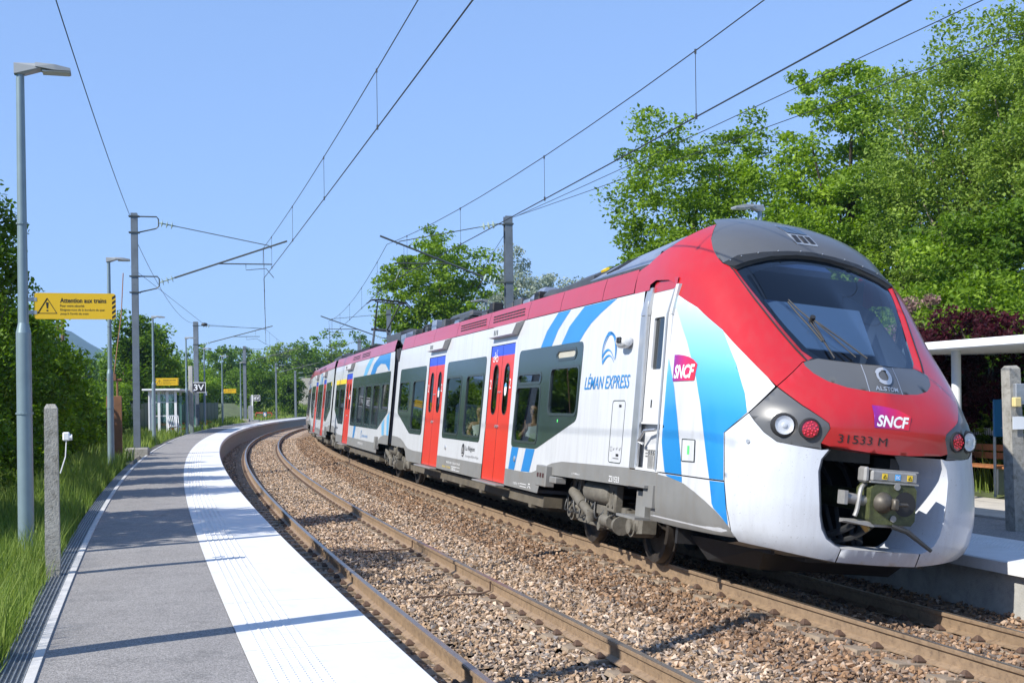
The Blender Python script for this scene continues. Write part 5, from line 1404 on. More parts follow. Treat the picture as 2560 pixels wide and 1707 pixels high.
# ------------------------------------------------------------------ two passengers seen through the windows
def skin_fig(name, joints, edges, m, parent=None, root=0, sub=2):
    me = bpy.data.meshes.new(name)
    me.from_pydata([j[0] for j in joints], edges, [])
    me.materials.append(m)
    o = obj(name, me, parent)
    md = o.modifiers.new('skin', 'SKIN'); md.use_smooth_shade = True
    if not me.skin_vertices: bpy.ops.object.select_all(action='DESELECT')
    sk = me.skin_vertices[0].data if me.skin_vertices else None
    if sk is not None:
        for k, j in enumerate(joints):
            sk[k].radius = (j[1], j[1]) if not isinstance(j[1], tuple) else j[1]; sk[k].use_root = (k == root)
    s_ = o.modifiers.new('sub', 'SUBSURF'); s_.levels = sub; s_.render_levels = sub
    return o
def passenger(label, a, shirt, thumb):
    M = car1.matrix_world if False else car_matrix(14, 30)
    t = thing('person', label, 'person', M=M @ Matrix.Translation((a, -1.06 if thumb else -.9, 1.10)) @ Matrix.Scale(1. if thumb else .95, 4), group='passengers behind the leading car windows')
    # sitting, facing forward (+x) and turned to the window (-y)
    J = [((0, 0, .10), (.15, .13)), ((0, 0, .28), (.14, .12)), ((.0, 0, .44), (.16, .11)), ((0, 0, .52), .07), ((.01, -.01, .60), .055), ((.02, -.02, .68), .085), ((.02, -.02, .76), .095), ((.02, -.02, .83), .07),
         ((.0, .17, .46), .06), ((.02, .25, .26), .048), ((.20, .18, .16), .038), ((.28, .14, .16), .035),
         ((.0, -.17, .46), .06), ((.04, -.25, .27), .048), ((.22, -.22, .36), .038), ((.27, -.20, .42), .038), ((.26, -.20, .47), .030),
         ((.0, .10, .06), .10), ((.42, .12, .08), .075), ((.46, .12, -.36), .05), ((.56, .12, -.44), .04),
         ((.0, -.10, .06), .10), ((.42, -.12, .08), .075), ((.46, -.12, -.36), .05), ((.56, -.12, -.44), .04)]
    E = [(0, 1), (1, 2), (2, 3), (3, 4), (4, 5), (5, 6), (6, 7), (2, 8), (8, 9), (9, 10), (10, 11), (2, 12), (12, 13), (13, 14), (14, 15), (15, 16), (0, 17), (17, 18), (18, 19), (19, 20), (0, 21), (21, 22), (22, 23), (23, 24)]
    if not thumb:
        J[14] = ((.20, -.20, .18), .038); J[15] = ((.28, -.16, .17), .036); J[16] = ((.32, -.14, .16), .03)
    body = skin_fig('body', J, E, m_skin, t)
    JS = [((0, 0, .06), (.175, .15)), ((0, 0, .28), (.165, .145)), ((.0, 0, .44), (.18, .13)), ((0, 0, .50), .09), ((.0, .18, .455), .08), ((.015, .23, .33), .068), ((.0, -.18, .455), .08), ((.03, -.235, .33), .068)]
    skin_fig('shirt', JS, [(0, 1), (1, 2), (2, 3), (2, 4), (4, 5), (2, 6), (6, 7)], shirt, t)
    skin_fig('hair', [((-.03, -.01, .72), .085), ((-.015, -.01, .82), .108), ((-.01, -.01, .88), .07)], [(0, 1), (1, 2)], m_hair, t)
    b = MB()
    hx, hy, hz = (.27, -.20, .455) if thumb else (.33, -.135, .165)
    for k in range(4): b.tube([(hx + .01, hy - .03, hz - .035 + .02 * k), (hx + .05, hy - .04, hz - .035 + .02 * k), (hx + .06, hy - .005, hz - .035 + .02 * k), (hx + .03, hy + .01, hz - .035 + .02 * k)], .010, 6)
    b.tube([(hx, hy - .02, hz + .02), (hx + .005, hy - .025, hz + .06), (hx + .0, hy - .025, hz + .10)], [.013, .012, .010], 7)
    b.build('fingers', m_skin, t, True)
    b = MB()
    for y in (-.035, .035): b.lathe([(.001, .012), (.012, .006), (.012, 0)], (.075 + .03, -.05 + y * .8 - .02, .745), R=Matrix.Rotation(math.pi / 2, 4, 'Y'), n=8)
    b.hull([(.10, -.05, .74), (.125, -.065, .70), (.10, -.075, .70), (.10, -.04, .69), (.095, -.09, .705)])
    b.box((.105, -.07, .665), (.012, .045, .01)); b.build('face', mat('face_features', (.10, .05, .035), .5), t)
    return t
passenger('person in grey shirt giving a thumbs up behind the train window', .28, m_shirt, True)
passenger('person in white shirt sitting behind the window between the two red doors', -4.05, m_shirt2, False)
# ================================================================== lineside things
m_pole = mat('grey_blue_pole_paint', (.20, .27, .30), .4, metal=.3, var=.1, vscale=3)
m_mast = mat('galvanised_mast', (.17, .20, .23), .5, metal=.4, var=.2, vscale=2.5, dirt=((.09, .10, .11), 5., .55, .8))
m_wire = mat('dark_wire', (.045, .05, .055), .5, metal=.5)
m_tube = mat('steel_tube', (.10, .115, .11), .45, metal=.5, var=.2, vscale=8)
m_insul = mat('insulator_glass_green', (.32, .40, .33), .15, coat=.8)
m_sign_y = mat('sign_yellow', (.70, .44, .012), .4, var=.03)
m_sign_k = mat('sign_black', (.015, .015, .015), .45)
m_lamp = mat('lamp_head_grey', (.30, .32, .33), .45, metal=.2)
m_diff = mat('lamp_diffuser', (.55, .57, .58), .3)
m_wood = mat('old_wood', (.16, .10, .06), .8, var=.35, vscale=12)
m_bench = mat('bench_wood', (.30, .12, .045), .6, var=.3, vscale=14)
m_brown = mat('rusty_brown_board', (.20, .095, .045), .75, var=.25, vscale=4, dirt=((.30, .24, .18), 3., .62, .8))
m_white_p = mat('white_painted_metal', (.72, .74, .75), .45, var=.06, vscale=3)
m_gfence = mat('green_fence_sheet', (.006, .045, .028), .5, var=.15, vscale=3)
m_redb = mat('barrier_red', (.55, .03, .02), .45)
m_sglass = glass('shelter_glass', (.80, .92, .90), .02, .92)
m_sblue = mat('sign_blue', (.01, .13, .33), .4)
def at_(px, d): return (px - 1280) / 3076.3 * d
def lamp_post(s, off, h, label, group, arm=1, base=.553, sign=None):
    p = trk(s, off, base - .25)
    t = thing('street_lamp', label, 'street lamp', p, rz_at(s), group)
    b = MB().cyl((0, 0, 0), (0, 0, h * .5), .085, .078, n=16).cyl((0, 0, h * .5), (0, 0, h * .52), .078, .055, n=16).cyl((0, 0, h * .52), (0, 0, h + .2), .055, .042, n=16)
    b.build('pole', m_pole, t, True)
    b = MB().lathe([(.092, 0), (.092, .02)], (0, 0, h * .335), n=16); b.lathe([(.062, 0), (.062, .02)], (0, 0, h * .72), n=14); b.build('pole_band', m_pole, t)
    MB().box((0, 0, .12), (.42, .42, .24), ch=.02).build('footing', m_conc_d, t)
    a = arm
    b = MB().hull([(a * x, y, h + .25 + z) for x, y, z in ((-.06, -.05, -.12), (-.06, .05, -.12), (.05, -.05, -.12), (.05, .05, -.12), (-.06, -.05, -.005), (-.06, .05, -.005), (.20, -.08, -.005), (.20, .08, -.005), (.22, -.1, -.05), (.22, .1, -.05))])
    b.hull([(a * x, y, h + .25 + z) for x, y, z in ((.16, -.10, .0), (.16, .10, .0), (.16, -.11, -.045), (.16, .11, -.045), (.52, -.11, -.045), (.52, .11, -.045), (.52, -.11, -.075), (.52, .11, -.075), (.36, -.12, -.015), (.36, .12, -.015), (.36, -.12, -.075), (.36, .12, -.075))])
    hd = b.build('lamp_head', m_lamp, t)
    MB().box((a * .37, 0, h + .25 - .082), (.28, .18, .012)).build('diffuser', m_diff, hd)
    return t
LG = 'lamp posts along the near platform'
lamps = [(9.05, -4.53, 5.35, 'tall grey lamp post at the left edge holding the big yellow warning sign'), (27.2, -4.46, 5.35, 'slim lamp post just left of the brown board and first catenary mast'),
         (51.1, -4.70, 5.55, 'lamp post in front of the shelter with the smaller yellow sign'), (65.0, -4.25, 5.35, 'lamp post between the shelter and the second catenary mast'),
         (81.8, -4.8, 5.5, 'lamp post before the green fence with a small grey box'), (93.4, -4.9, 5.4, 'distant lamp post with a yellow sign before the green fence'), (104.6, -4.9, 5.25, 'farthest lamp post just left of the third catenary mast')]
for s, o, h, lb in lamps: lamp_post(s, o, h, lb, LG)
lamp_post(14.9, 7.4, 5.2, 'lamp post rising behind the train nose roof', 'lamp posts of the far platform', -1, .45)
lamp_post(36.0, 7.3, 5.2, 'lamp post whose head shows above the train roof near the thick mast', 'lamp posts of the far platform', -1, .45)
MB_small = MB().box((0, 0, 0), (.16, .14, .30), ch=.02)
o = MB_small.build('junction_box', m_white_p, M=Matrix.Translation(trk(81.8, -4.72, 2.9)) @ Matrix.Rotation(rz_at(81.8), 4, 'Z')); tag(o, 'small grey box strapped to a distant lamp post', 'junction box')
# ------------------------------------------------------------------ yellow warning signs
def warn_sign(s, off, z0, w, h, label, big=True):
    M = Matrix.Translation(trk(s, off, z0)) @ Matrix.Rotation(rz_at(s), 4, 'Z')
    t = thing('warning_sign', label, 'sign', M=M, group='yellow track warning signs')
    # local x to the right (towards the track), face looks to -y
    P = rrect(0, 0, w, h, .03)
    MB().prism(P, -.012, .012, lambda x, y, q: (x, q, y)).build('sign_board', m_sign_y, t)
    k = w / 1.36
    T = lambda V: [(x * k, -.0135, y * k) for x, y in V]
    b = MB()
    v, f = stroke([(.22 - .155, .10), (.22, .36), (.22 + .155, .10), (.22 - .155, .10), (.22, .36)], .022)
    obj('warning_triangle', pymesh('warning_triangle', T(v), f, m_sign_k), t)
    v, f = stroke([(.22, .29), (.22, .185)], [.045, .022]); obj('exclamation_mark', pymesh('exclamation_mark', T(v) + T([(.205, .135), (.235, .135), (.235, .16), (.205, .16)]), f + [(len(v), len(v) + 1, len(v) + 2, len(v) + 3)], m_sign_k), t)
    lines = [('Attention aux trains', (.43, .285, 1.20, .37), .022), ('Pour votre sécurité', (.43, .212, .83, .256), .006), ('Eloignez-vous de la bordure du quai', (.43, .133, 1.17, .183), .006), ("jusqu'à l'arrêt du train", (.43, .066, .90, .117), .006)]
    for tx, bx, bo_ in lines:
        v, f = text_in(tx, *bx, shear=0 if bo_ > .01 or 'Pour' in tx else .15, bold=bo_); obj('sign_lettering', pymesh('sign_lettering', T(v), f, m_sign_k), t)
    V = []; F = []
    for q in range(5):
        y = .005 + .085 * q; n = len(V)
        V += [(1.295, y), (1.355, y + .045), (1.355, y + .09), (1.295, y + .045)]; F.append((n, n + 1, n + 2, n + 3))
    obj('hazard_stripes', pymesh('hazard_stripes', T(V), F, m_sign_k), t)
    b = MB().box((-.03, .0, h * .25), (.12, .03, .04)); b.box((-.03, 0, h * .75), (.12, .03, .04)); b.build('sign_bracket', m_galv, t)
warn_sign(9.05, -4.42, 3.13, .85, .285, 'large yellow warning sign reading Attention aux trains on the nearest lamp post')
warn_sign(51.1, -4.60, 3.02, .98, .33, 'smaller yellow warning sign on the lamp post at the shelter')
warn_sign(93.4, -4.80, 3.0, .98, .33, 'most distant yellow warning sign, above the green fence')
# ------------------------------------------------------------------ concrete posts
def conc_post(s, off, z0, h, label, w=.15, tilt=0.):
    M = Matrix.Translation(trk(s, off, z0)) @ Matrix.Rotation(rz_at(s), 4, 'Z') @ Matrix.Rotation(tilt, 4, 'Y')
    b = MB().hull([(x * w / 2 * q, y * w / 2 * q, z) for z, q in ((0, 1.1), (h - .04, .95), (h, .6)) for x in (-1, 1) for y in (-1, 1)])
    o = b.build('concrete_post', m_conc_d, M=M); tag(o, label, 'post'); return o
conc_post(7.35, -4.14, .45, 1.75, 'mottled concrete post beside the near platform kerb', .125)
conc_post(7.8, 7.25, RZ, 2.08, 'lichen covered concrete post on the far platform', .17, -.03)
b = MB().box((0, 0, 0), (.065, .06, .085), ch=.01).cyl((.03, 0, -.01), (.055, 0, -.01), .03, n=10).tube([(0, 0, -.04), (-.01, 0, -.2), (-.06, 0, -.36)], .006, 5)
tag(b.build('post_socket', m_white_p, M=Matrix.Translation(trk(7.6, -4.02, 1.88)) @ Matrix.Rotation(rz_at(7), 4, 'Z')), 'small white socket hanging beside the near concrete post', 'socket')
b = MB().box((-.03, -.12, 1.72), (.16, .07, .26), ch=.01); M_ = Matrix.Translation(trk(7.8, 7.25, RZ)) @ Matrix.Rotation(rz_at(7.8), 4, 'Z')
t = thing('post_box', 'small grey and cream box fixed high on the far concrete post', 'junction box', M=M_); b.build('box_body', m_galv, t)
MB().box((-.10, -.15, 1.62), (.10, .07, .12), ch=.01).build('cream_cover', mat('cream_plastic', (.62, .50, .22), .5), t)
t = thing('label_plate', 'white label plate on the far concrete post', 'label', M=M_); MB().box((-.02, -.125, 1.36), (.24, .006, .16)).build('plate', m_white_p, t)
# ------------------------------------------------------------------ catenary masts
m_mastbase = m_conc_d
def insulator(b, p0, p1, n=3, r=.075):
    p0, p1 = Vector(p0), Vector(p1); d = (p1 - p0)
    Rm = d.normalized().to_track_quat('Z', 'Y').to_matrix().to_4x4()
    b.cyl(p0, p1, .02, n=8)
    for k in range(n):
        c = p0 + d * ((k + .7) / (n + .5)); b.lathe([(.03, -.02), (r * .9, -.012), (r, .0), (r * .7, .012), (.03, .03)], c, R=Rm, n=14)
def mast(s, off, top, label, sgn, reach, zc, zm, base=.2, w=.22, detail=True, arm=True, bracket=False, block=True):
    """sgn +1: cantilever reaches to the right"""
    p = trk(s, off, base); t = thing('catenary_mast', label, 'catenary mast', p, rz_at(s), 'catenary masts'); H_ = top - base
    b = MB()
    for y in (-w / 2, w / 2): b.box((0, y, H_ / 2), (w, .014, H_))
    b.box((0, 0, H_ / 2), (.011, w, H_ - .002)); b.build('mast_post', m_mast, t)
    if block: MB().box((0, 0, .25), (.75, .7, .7), ch=.04).build('mast_footing', m_mastbase, t)
    if not arm: return t
    zc -= base; zm -= base
    x0 = sgn * w / 2; xi = sgn * (w / 2 + (.65 if bracket else .25))
    zlow = zc + .02; ztop = H_ - .25
    b = MB()
    if bracket:
        for z in (ztop + .15, zlow + .0):
            b.tube([(x0, 0, z), (xi - sgn * .06, 0, z), (xi, 0, z - .08), (xi, 0, z - .30), (xi - sgn * .08, 0, z - .38), (x0, 0, z - .52)], .022, 6)
            for zz in (z, z - .52): b.box((0, 0, zz), (w + .12, w + .08, .03)); b.cyl((-.18, -.05, zz), (.18, -.05, zz), .016, n=6)
        zu, zl = ztop - .04, zlow - .2
    else:
        for z in (ztop, zlow): b.box((0, 0, z), (w + .06, w + .06, .05))
        b.tube([(x0, 0, ztop), (xi, 0, ztop)], .02, 6); b.tube([(x0, 0, zlow), (xi, 0, zlow)], .02, 6); zu, zl = ztop, zlow
    b.build('mast_bracket', m_tube, t)
    xe = sgn * reach
    ub = Vector((xi, 0, zu)); lb = Vector((xi, 0, zl)); ue = Vector((xe - sgn * .1, 0, zm + .10)); le = Vector((xe + sgn * .5, 0, zm + .26))
    dU = (ue - ub).normalized(); dL = (le - lb).normalized()
    b = MB(); insulator(b, ub, ub + dU * .55, 3, .125); b.build('insulator', m_insul, t, True); b = MB(); insulator(b, lb, lb + dL * .55, 3, .125); b.build('insulator', m_insul, t, True)
    b = MB().tube([ub + dU * .5, ue], .014, 6); b.build('stay_tube', m_tube, t, True)
    b = MB().tube([lb + dL * .5, le], .030, 8); b.tube([ue, ue + Vector((sgn * .1, 0, -.10))], .015, 6); b.build('cantilever_tube', m_tube, t, True)
    q = lb + dL * ((abs(xe) * .45))
    b = MB().tube([q, q + Vector((sgn * 1.75, 0, .0))], .020, 6)
    r = q + Vector((sgn * .9, 0, 0)); b.tube([r, r + Vector((0, 0, -.20)), r + Vector((sgn * .65, 0, -.14)), Vector((xe + sgn * .05, 0, zc + .02))], .013, 6)
    q2 = lb + dL * ((abs(xe) * .45) + 1.55); b.tube([q2, q + Vector((sgn * 1.45, 0, 0))], .006, 5)
    b.build('registration_arm', m_tube, t, True)
    return t
mast(36.0, -4.28, 8.35, 'tall grey catenary mast on the left with two bracketed insulator arms', 1, 4.35, 6.30, 7.28, .2, .21, bracket=True)
mast(3.1, -4.72, 6.6, 'catenary mast just outside the picture whose shadow crosses the foreground', 1, 4.6, 6.35, 7.3, .2, .19, arm=False)
mast(76.5, -4.75, 7.5, 'second catenary mast beside the 3V sign', 1, 4.4, 6.0, 6.95, .2, .30)
mast(104.8, -4.55, 7.2, 'third catenary mast standing at the far end of the platform', 1, 4.4, 5.85, 6.75, .2, .26, block=True)
mast(122.0, -4.2, 6.25, 'dark thin catenary mast beyond the end of the platform', 1, 4.0, 5.3, 6.0, .1, .16, block=False)
mast(134.0, -4.2, 5.75, 'farthest left catenary mast in front of the bridge opening', 1, 4.0, 4.9, 5.5, .1, .22, block=False)
mast(32.2, 7.2, 7.95, 'thick right catenary mast rising behind the middle of the train', -1, 3.55, 5.85, 7.0, .3, .24)
mast(64.3, 6.95, 7.35, 'right catenary mast seen behind the pantograph', -1, 3.3, 5.75, 6.75, .3, .24)
mast(97.0, 5.75, 7.35, 'right catenary mast standing alone against the sky beyond the pantograph', -1, 2.2, 5.7, 6.6, .3, .28)
mast(128.0, 5.75, 6.0, 'right catenary mast far along the train roof', -1, 2.2, 5.2, 5.8, .3, .2)
# ------------------------------------------------------------------ overhead wires
def wire_pts(s0, s1, o0, o1, z0, z1, sag, n=14):
    P = []
    a, b_ = trk(s0, o0, z0), trk(s1, o1, z1)
    for k in range(n + 1):
        t = k / n; p = a.lerp(b_, t); p.z -= sag * 4 * t * (1 - t); P.append(p)
    return P
def catenary(name, label, sup, sg_, rc=.010, rm=.008):
    """sup: list of (station, stagger offset, contact z, messenger z)"""
    t = thing(name, label, 'overhead wire', trk(sup[0][0], sup[0][1], sup[0][2]), group='overhead contact wires'); inv = t.matrix_basis.inverted()
    def ch(o): o.parent = t; o.matrix_parent_inverse = inv; return o
    cb, mb = MB(), MB(); drops = []
    for (s0, o0, zc0, zm0), (s1, o1, zc1, zm1) in zip(sup[:-1], sup[1:]):
        C_ = wire_pts(s0, s1, o0, o1, zc0, zc1, .02); Ms = wire_pts(s0, s1, o0, o1, zm0, zm1, sg_ * ((s1 - s0) / 33) ** 2)
        near = s0 < 45
        cb.tube(C_, rc, 6 if near else 4, False); mb.tube(Ms, rm, 6 if near else 4, False)
        n = 5
        for k in range(n):
            u = (k + .5) / n * 14; i = int(u); w = u - i
            drops.append((C_[i].lerp(C_[i + 1], w), Ms[i].lerp(Ms[i + 1], w)))
    ch(cb.build('contact_wire', m_wire)); ch(mb.build('messenger_wire', m_wire))
    for a, b_ in drops:
        d = MB().tube([a, b_], .0055, 4, False); d.cyl(a - Vector((0, 0, .03)), a + Vector((0, 0, .04)), .016, n=6); d.cyl(b_ - Vector((0, 0, .04)), b_ + Vector((0, 0, .02)), .014, n=6); ch(d.build('dropper', m_wire))
catenary('overhead_wire', 'overhead contact and carrier wires above the empty near track', [(-28, .1, 6.35, 7.4), (3.1, -.08, 6.3, 7.32), (36, -.2, 6.30, 7.30), (76.5, -.3, 6.05, 7.0), (104.8, -.1, 5.85, 6.75), (122, -.15, 5.3, 6.0), (134, -.15, 4.9, 5.5), (165, 0, 4.8, 5.3)], .20)
catenary('overhead_wire', 'overhead contact and carrier wires above the train', [(-34, 3.3, 5.75, 7.0), (-.8, 3.28, 5.76, 7.0), (32.2, 3.36, 5.80, 7.0), (64.3, 3.6, 5.75, 6.75), (97, 3.5, 5.7, 6.6), (128, 3.5, 5.2, 5.8), (165, 3.6, 4.8, 5.3)], .48)
def plain_wire(label, P, r=.009):
    o = MB().tube(P, r, 5, False).build('feeder_wire', m_wire); tag(o, label, 'wire', 'feeder and guy wires'); return o
plain_wire('upper feeder wire running right from the thick right mast top', wire_pts(32.2, -6, 7.45, 8.6, 7.95, 8.0, .1))
plain_wire('lower feeder wire crossing the other one before the right trees', wire_pts(32.2, -4, 7.3, 11.6, 7.9, 8.0, .1))
plain_wire('wire from upper left corner down to the first left mast top', wire_pts(36, 3.1, -4.42, -4.72, 8.3, 7.95, .25))
plain_wire('wire from the first left mast sagging to the second mast top', wire_pts(36, 76.5, -4.28, -4.75, 7.6, 7.45, .8))
o = plain_wire('thin wire slanting from the first left mast towards the track wires', [trk(36, -4.4, 6.62), trk(54, -2.6, 5.9), trk(76.5, -.3, 7.0)], .008)
o = MB().lathe([(.01, -.16), (.07, -.1), (.09, 0), (.07, .1), (.01, .16)], tuple(trk(54, -2.6, 5.9)), axis='X', n=12).build('wire_insulator', m_wire, smooth=True); tag(o, 'dark egg shaped insulator on the slanting thin wire', 'insulator')
plain_wire('guy wire from the right mast down to the right behind the train', wire_pts(32.2, 60, 7.1, 7.6, 7.4, 3.4, .1), .008)
# mast counterweight guard: brown board and rods
t = thing('brown_board', 'upright rusty brown board between lamp post and first mast', 'board', trk(33.0, -4.75, .35), rz_at(33)); MB().box((0, 0, 1.05), (.44, .10, 2.1), ch=.01).build('board', m_brown, t)
b = MB()
for x in (-.10, .10): b.cyl((x, 0, 2.05), (x, 0, 2.55), .03, n=8)
b.cyl((-.22, 0, 2.58), (.22, 0, 2.58), .035, n=8); b.box((0, 0, 2.66), (.12, .1, .2)); b.tube([(0, 0, 2.7), (.18, .9, 4.6), (.22, 1.4, 5.9)], .016, 6); b.build('tension_rods', m_brown, t)
# ------------------------------------------------------------------ posts and small signs along the left
def sign_board(s, off, z0, txt, label, post_h, w=.62, h=.50):
    M = Matrix.Translation(trk(s, off, .4)) @ Matrix.Rotation(rz_at(s), 4, 'Z')
    t = thing('track_sign', label, 'sign', M=M, group='white framed black track signs')
    if post_h: MB().box((0, 0, post_h / 2), (.12, .12, post_h)).build('sign_post', m_white_p, t)
    MB().box((.42, -.02, z0 - .4), (w, .03, h)).build('sign_frame', m_white_p, t)
    MB().box((.42, -.038, z0 - .4), (w - .08, .012, h - .08)).build('sign_face', m_sign_k, t)
    v, f = text_in(txt, .42 - w * .38, z0 - .4 - h * .30, .42 + w * .38, z0 - .4 + h * .30, bold=.02); obj('sign_lettering', pymesh('sign_lettering', [(x, -.046, y) for x, y in v], f, m_white_p), t)
    MB().box((.1, 0, z0 - .4), (.2, .03, .04)).build('sign_bracket', m_white_p, t)
sign_board(72.5, -4.62, 3.2, '3V', 'black 3V sign with white frame hanging beside the second mast', 0, .80, .64)
sign_board(108.9, -4.5, 2.65, '6V', 'small black 6V sign with white frame on its own white post', 2.55, .58, .52)
b = MB().box((0, 0, 2.05), (.24, .24, 4.1), ch=.03); o = b.build('concrete_post', m_conc, M=Matrix.Translation(trk(68.6, -4.32, .3)) @ Matrix.Rotation(rz_at(71), 4, 'Z')); tag(o, 'pale square concrete column left of the second mast', 'post')
b = MB().box((0, 0, .85), (.34, .3, 1.3), ch=.03); b.box((0, 0, .12), (1.5, .8, .25)); b.cyl((0, 0, 1.5), (0, 0, 2.4), .03, n=6); o = b.build('trackside_cabinet', m_galv, M=Matrix.Translation(trk(107.0, -4.4, .45)) @ Matrix.Rotation(rz_at(107), 4, 'Z')); tag(o, 'grey trackside cabinet on a stone block by the 6V sign', 'cabinet')
# red barrier at the platform end
t = thing('barrier', 'red tubular end barrier with round no entry sign', 'barrier', trk(126, -6.2, .45), rz_at(126)); t.scale = (.44, .44, .62)
b = MB().tube([(-1.9, 0, .2), (-1.9, 0, 1.05), (-1.75, 0, 1.15), (1.7, 0, 1.15), (1.95, 0, .95), (1.95, 0, .65), (1.7, 0, .45), (-1.9, 0, .45)], .07, 8); b.build('barrier_tube', m_redb, t, True)
b = MB().lathe([(.30, 0), (.30, .03)], (.3, -.10, .85), R=Matrix.Rotation(math.pi / 2, 4, 'X'), n=20); b.build('sign_disc', m_white_p, t); MB().box((.3, -.06, .85), (.8, .04, .8)).build('sign_panel', m_sblue, t)
v, f = stroke([(.1, .65), (.5, 1.05)], .10); obj('sign_bar', pymesh('sign_bar', [(x, -.14, y) for x, y in v], f, m_redb), t)
# green sheet fence, panel by panel
t = thing('green_fence', 'dark green sheet metal fence behind the far lamp posts', 'fence', trk(84, -8.2, .4), rz_at(84)); inv = t.matrix_basis.inverted()
def fch(o): o.parent = t; o.matrix_parent_inverse = inv
for k in range(22):
    s0 = 66 + 1.9 * k; p, q = trk(s0, -7.4, .55), trk(s0 + 1.82, -7.4, .55); d = q - p
    b = MB().box((p + q) / 2 + Vector((0, 0, .85)), (.05, d.length, 1.7 + .08 * (k % 2)), Matrix.Rotation(math.atan2(d.y, d.x) - math.pi / 2, 4, 'Z')); fch(b.build('fence_panel', m_gfence))
    fch(MB().cyl(p - Vector((0, 0, .3)), p + Vector((0, 0, 1.8)), .04, n=6).build('fence_post', m_gfence))
# ------------------------------------------------------------------ left shelter
def shelter_left():
    s, o = 69.8, -5.35
    t = thing('shelter', 'white slatted waiting shelter with flat roof on the near platform', 'shelter', trk(s, o, .553), rz_at(s))
    L_, W_ = 11.5, 1.5
    MB().box((-.1, 0, 2.43), (2.0, L_ + .8, .10), ch=.02).build('roof', m_white_p, t)
    MB().box((-.1, 0, .02), (1.9, L_ + .4, .06)).build('floor_slab', m_paver, t)
    for k in range(13):
        y = -L_ / 2 + L_ * k / 12; MB().box((-.78, y, 1.2), (.07, .16, 2.4)).build('slat', m_white_p, t)
    for sy in (-1, 1):
        for k in range(4): MB().box((-.70 + .44 * k, sy * L_ / 2, 1.2), (.13, .06, 2.4)).build('slat', m_white_p, t)
        MB().box((-.05, sy * (L_ / 2 - .05), 1.25), (1.4, .012, 1.9)).build('glass_panel', m_sglass, t)
    MB().box((-.72, 0, 1.25), (.012, L_ - .2, 1.9)).build('glass_panel', m_sglass, t)
    b = MB()
    for z in (1.0, 1.75):
        for k in range(40): b.box((-.05 - .65 + .034 * k, -L_ / 2 + .035, z), (.02, .004, .07))
    o = b.build('glass_marking', m_white_p, t); o['kind'] = 'stuff'
    for y in (-2, 2): 
        bb_ = MB().box((-.45, y, .47), (.42, 1.6, .05)); bb_.build('bench_seat', m_bench, t); MB().box((-.45, y, .24), (.06, 1.2, .45)).build('bench_leg', m_galv, t)
    return t
shelter_left()
t = thing('chair', 'striped slatted metal chair standing in front of the left shelter', 'chair', trk(62.5, -4.7, .56), rz_at(62) + .4)
for k in range(7): MB().tube([(-.27 + .09 * k, -.28, .42), (-.27 + .09 * k, .05, .40), (-.30 + .10 * k, .30, 1.0)], .022, 6).build('slat', m_white_p, t)
MB().tube([(-.3, .30, 1.0), (.3, .30, 1.0)], .022, 6).build('back_rail', m_white_p, t)
for sx in (-.27, .27):
    for yy in (-.25, .12): MB().cyl((sx, yy, 0), (sx, yy, .42), .022, n=6).build('leg', m_white_p, t)
# ------------------------------------------------------------------ right shelter
def shelter_right():
    s, o = 11.6, 9.9
    t = thing('shelter', 'glass and steel shelter with white flat roof on the far platform', 'shelter', trk(s, o, RZ + .03), rz_at(s))
    MB().box((.35, -.9, 2.46), (3.3, 9.0, .13), ch=.015).build('roof', m_white_p, t)
    for y in (-4.2, -2.1, .2, 2.6):
        MB().cyl((-.62, y, 0), (-.62, y, 2.4), .075, n=14).build('roof_post', m_white_p, t, True)
        MB().box((1.25, y, 1.2), (.10, .10, 2.4)).build('back_post', m_pole, t)
    for k in range(5):
        y0 = -4.9 + 1.7 * k; MB().box((1.3, y0 + .8, 1.25), (.012, 1.6, 2.1)).build('glass_panel', m_sglass, t)
    b = MB()
    for k in range(150): b.box((1.285, -4.9 + .055 * k, 1.02), (.004, .03, .13))
    o = b.build('glass_marking', m_white_p, t); o['kind'] = 'stuff'
    for y in (-1.2, 1.4):
        for q in range(3): MB().box((.55 + .13 * q, y, .46), (.11, 1.9, .04)).build('bench_slat', m_bench, t)
        for q in range(2): MB().box((1.0, y, .62 + .14 * q), (.04, 1.9, .11)).build('bench_slat', m_bench, t)
        for yy in (-.7, .7): MB().box((.7, y + yy, .22), (.35, .06, .44)).build('bench_leg', m_galv, t)
    return t
shelter_right()
t = thing('station_sign', 'blue station name sign behind the far concrete post', 'sign', (at_(2512, 20.6), 20.6, RZ), rz_at(11.3))
MB().box((0, 0, 1.32), (.44, .04, .62)).build('sign_panel', m_sblue, t)
for x in (-.18, .18): MB().cyl((x, .04, 0), (x, .04, 1.6), .025, n=8).build('sign_post', m_galv, t)
v, f = text_in('La Région', -.06, 1.20, .18, 1.25); obj('sign_lettering', pymesh('sign_lettering', [(x, -.024, y) for x, y in v], f, m_textw), t)
v, f = text_in('Auvergne-Rhône-Alpes', -.10, 1.14, .18, 1.17); obj('sign_lettering', pymesh('sign_lettering', [(x, -.024, y) for x, y in v], f, m_textw), t)
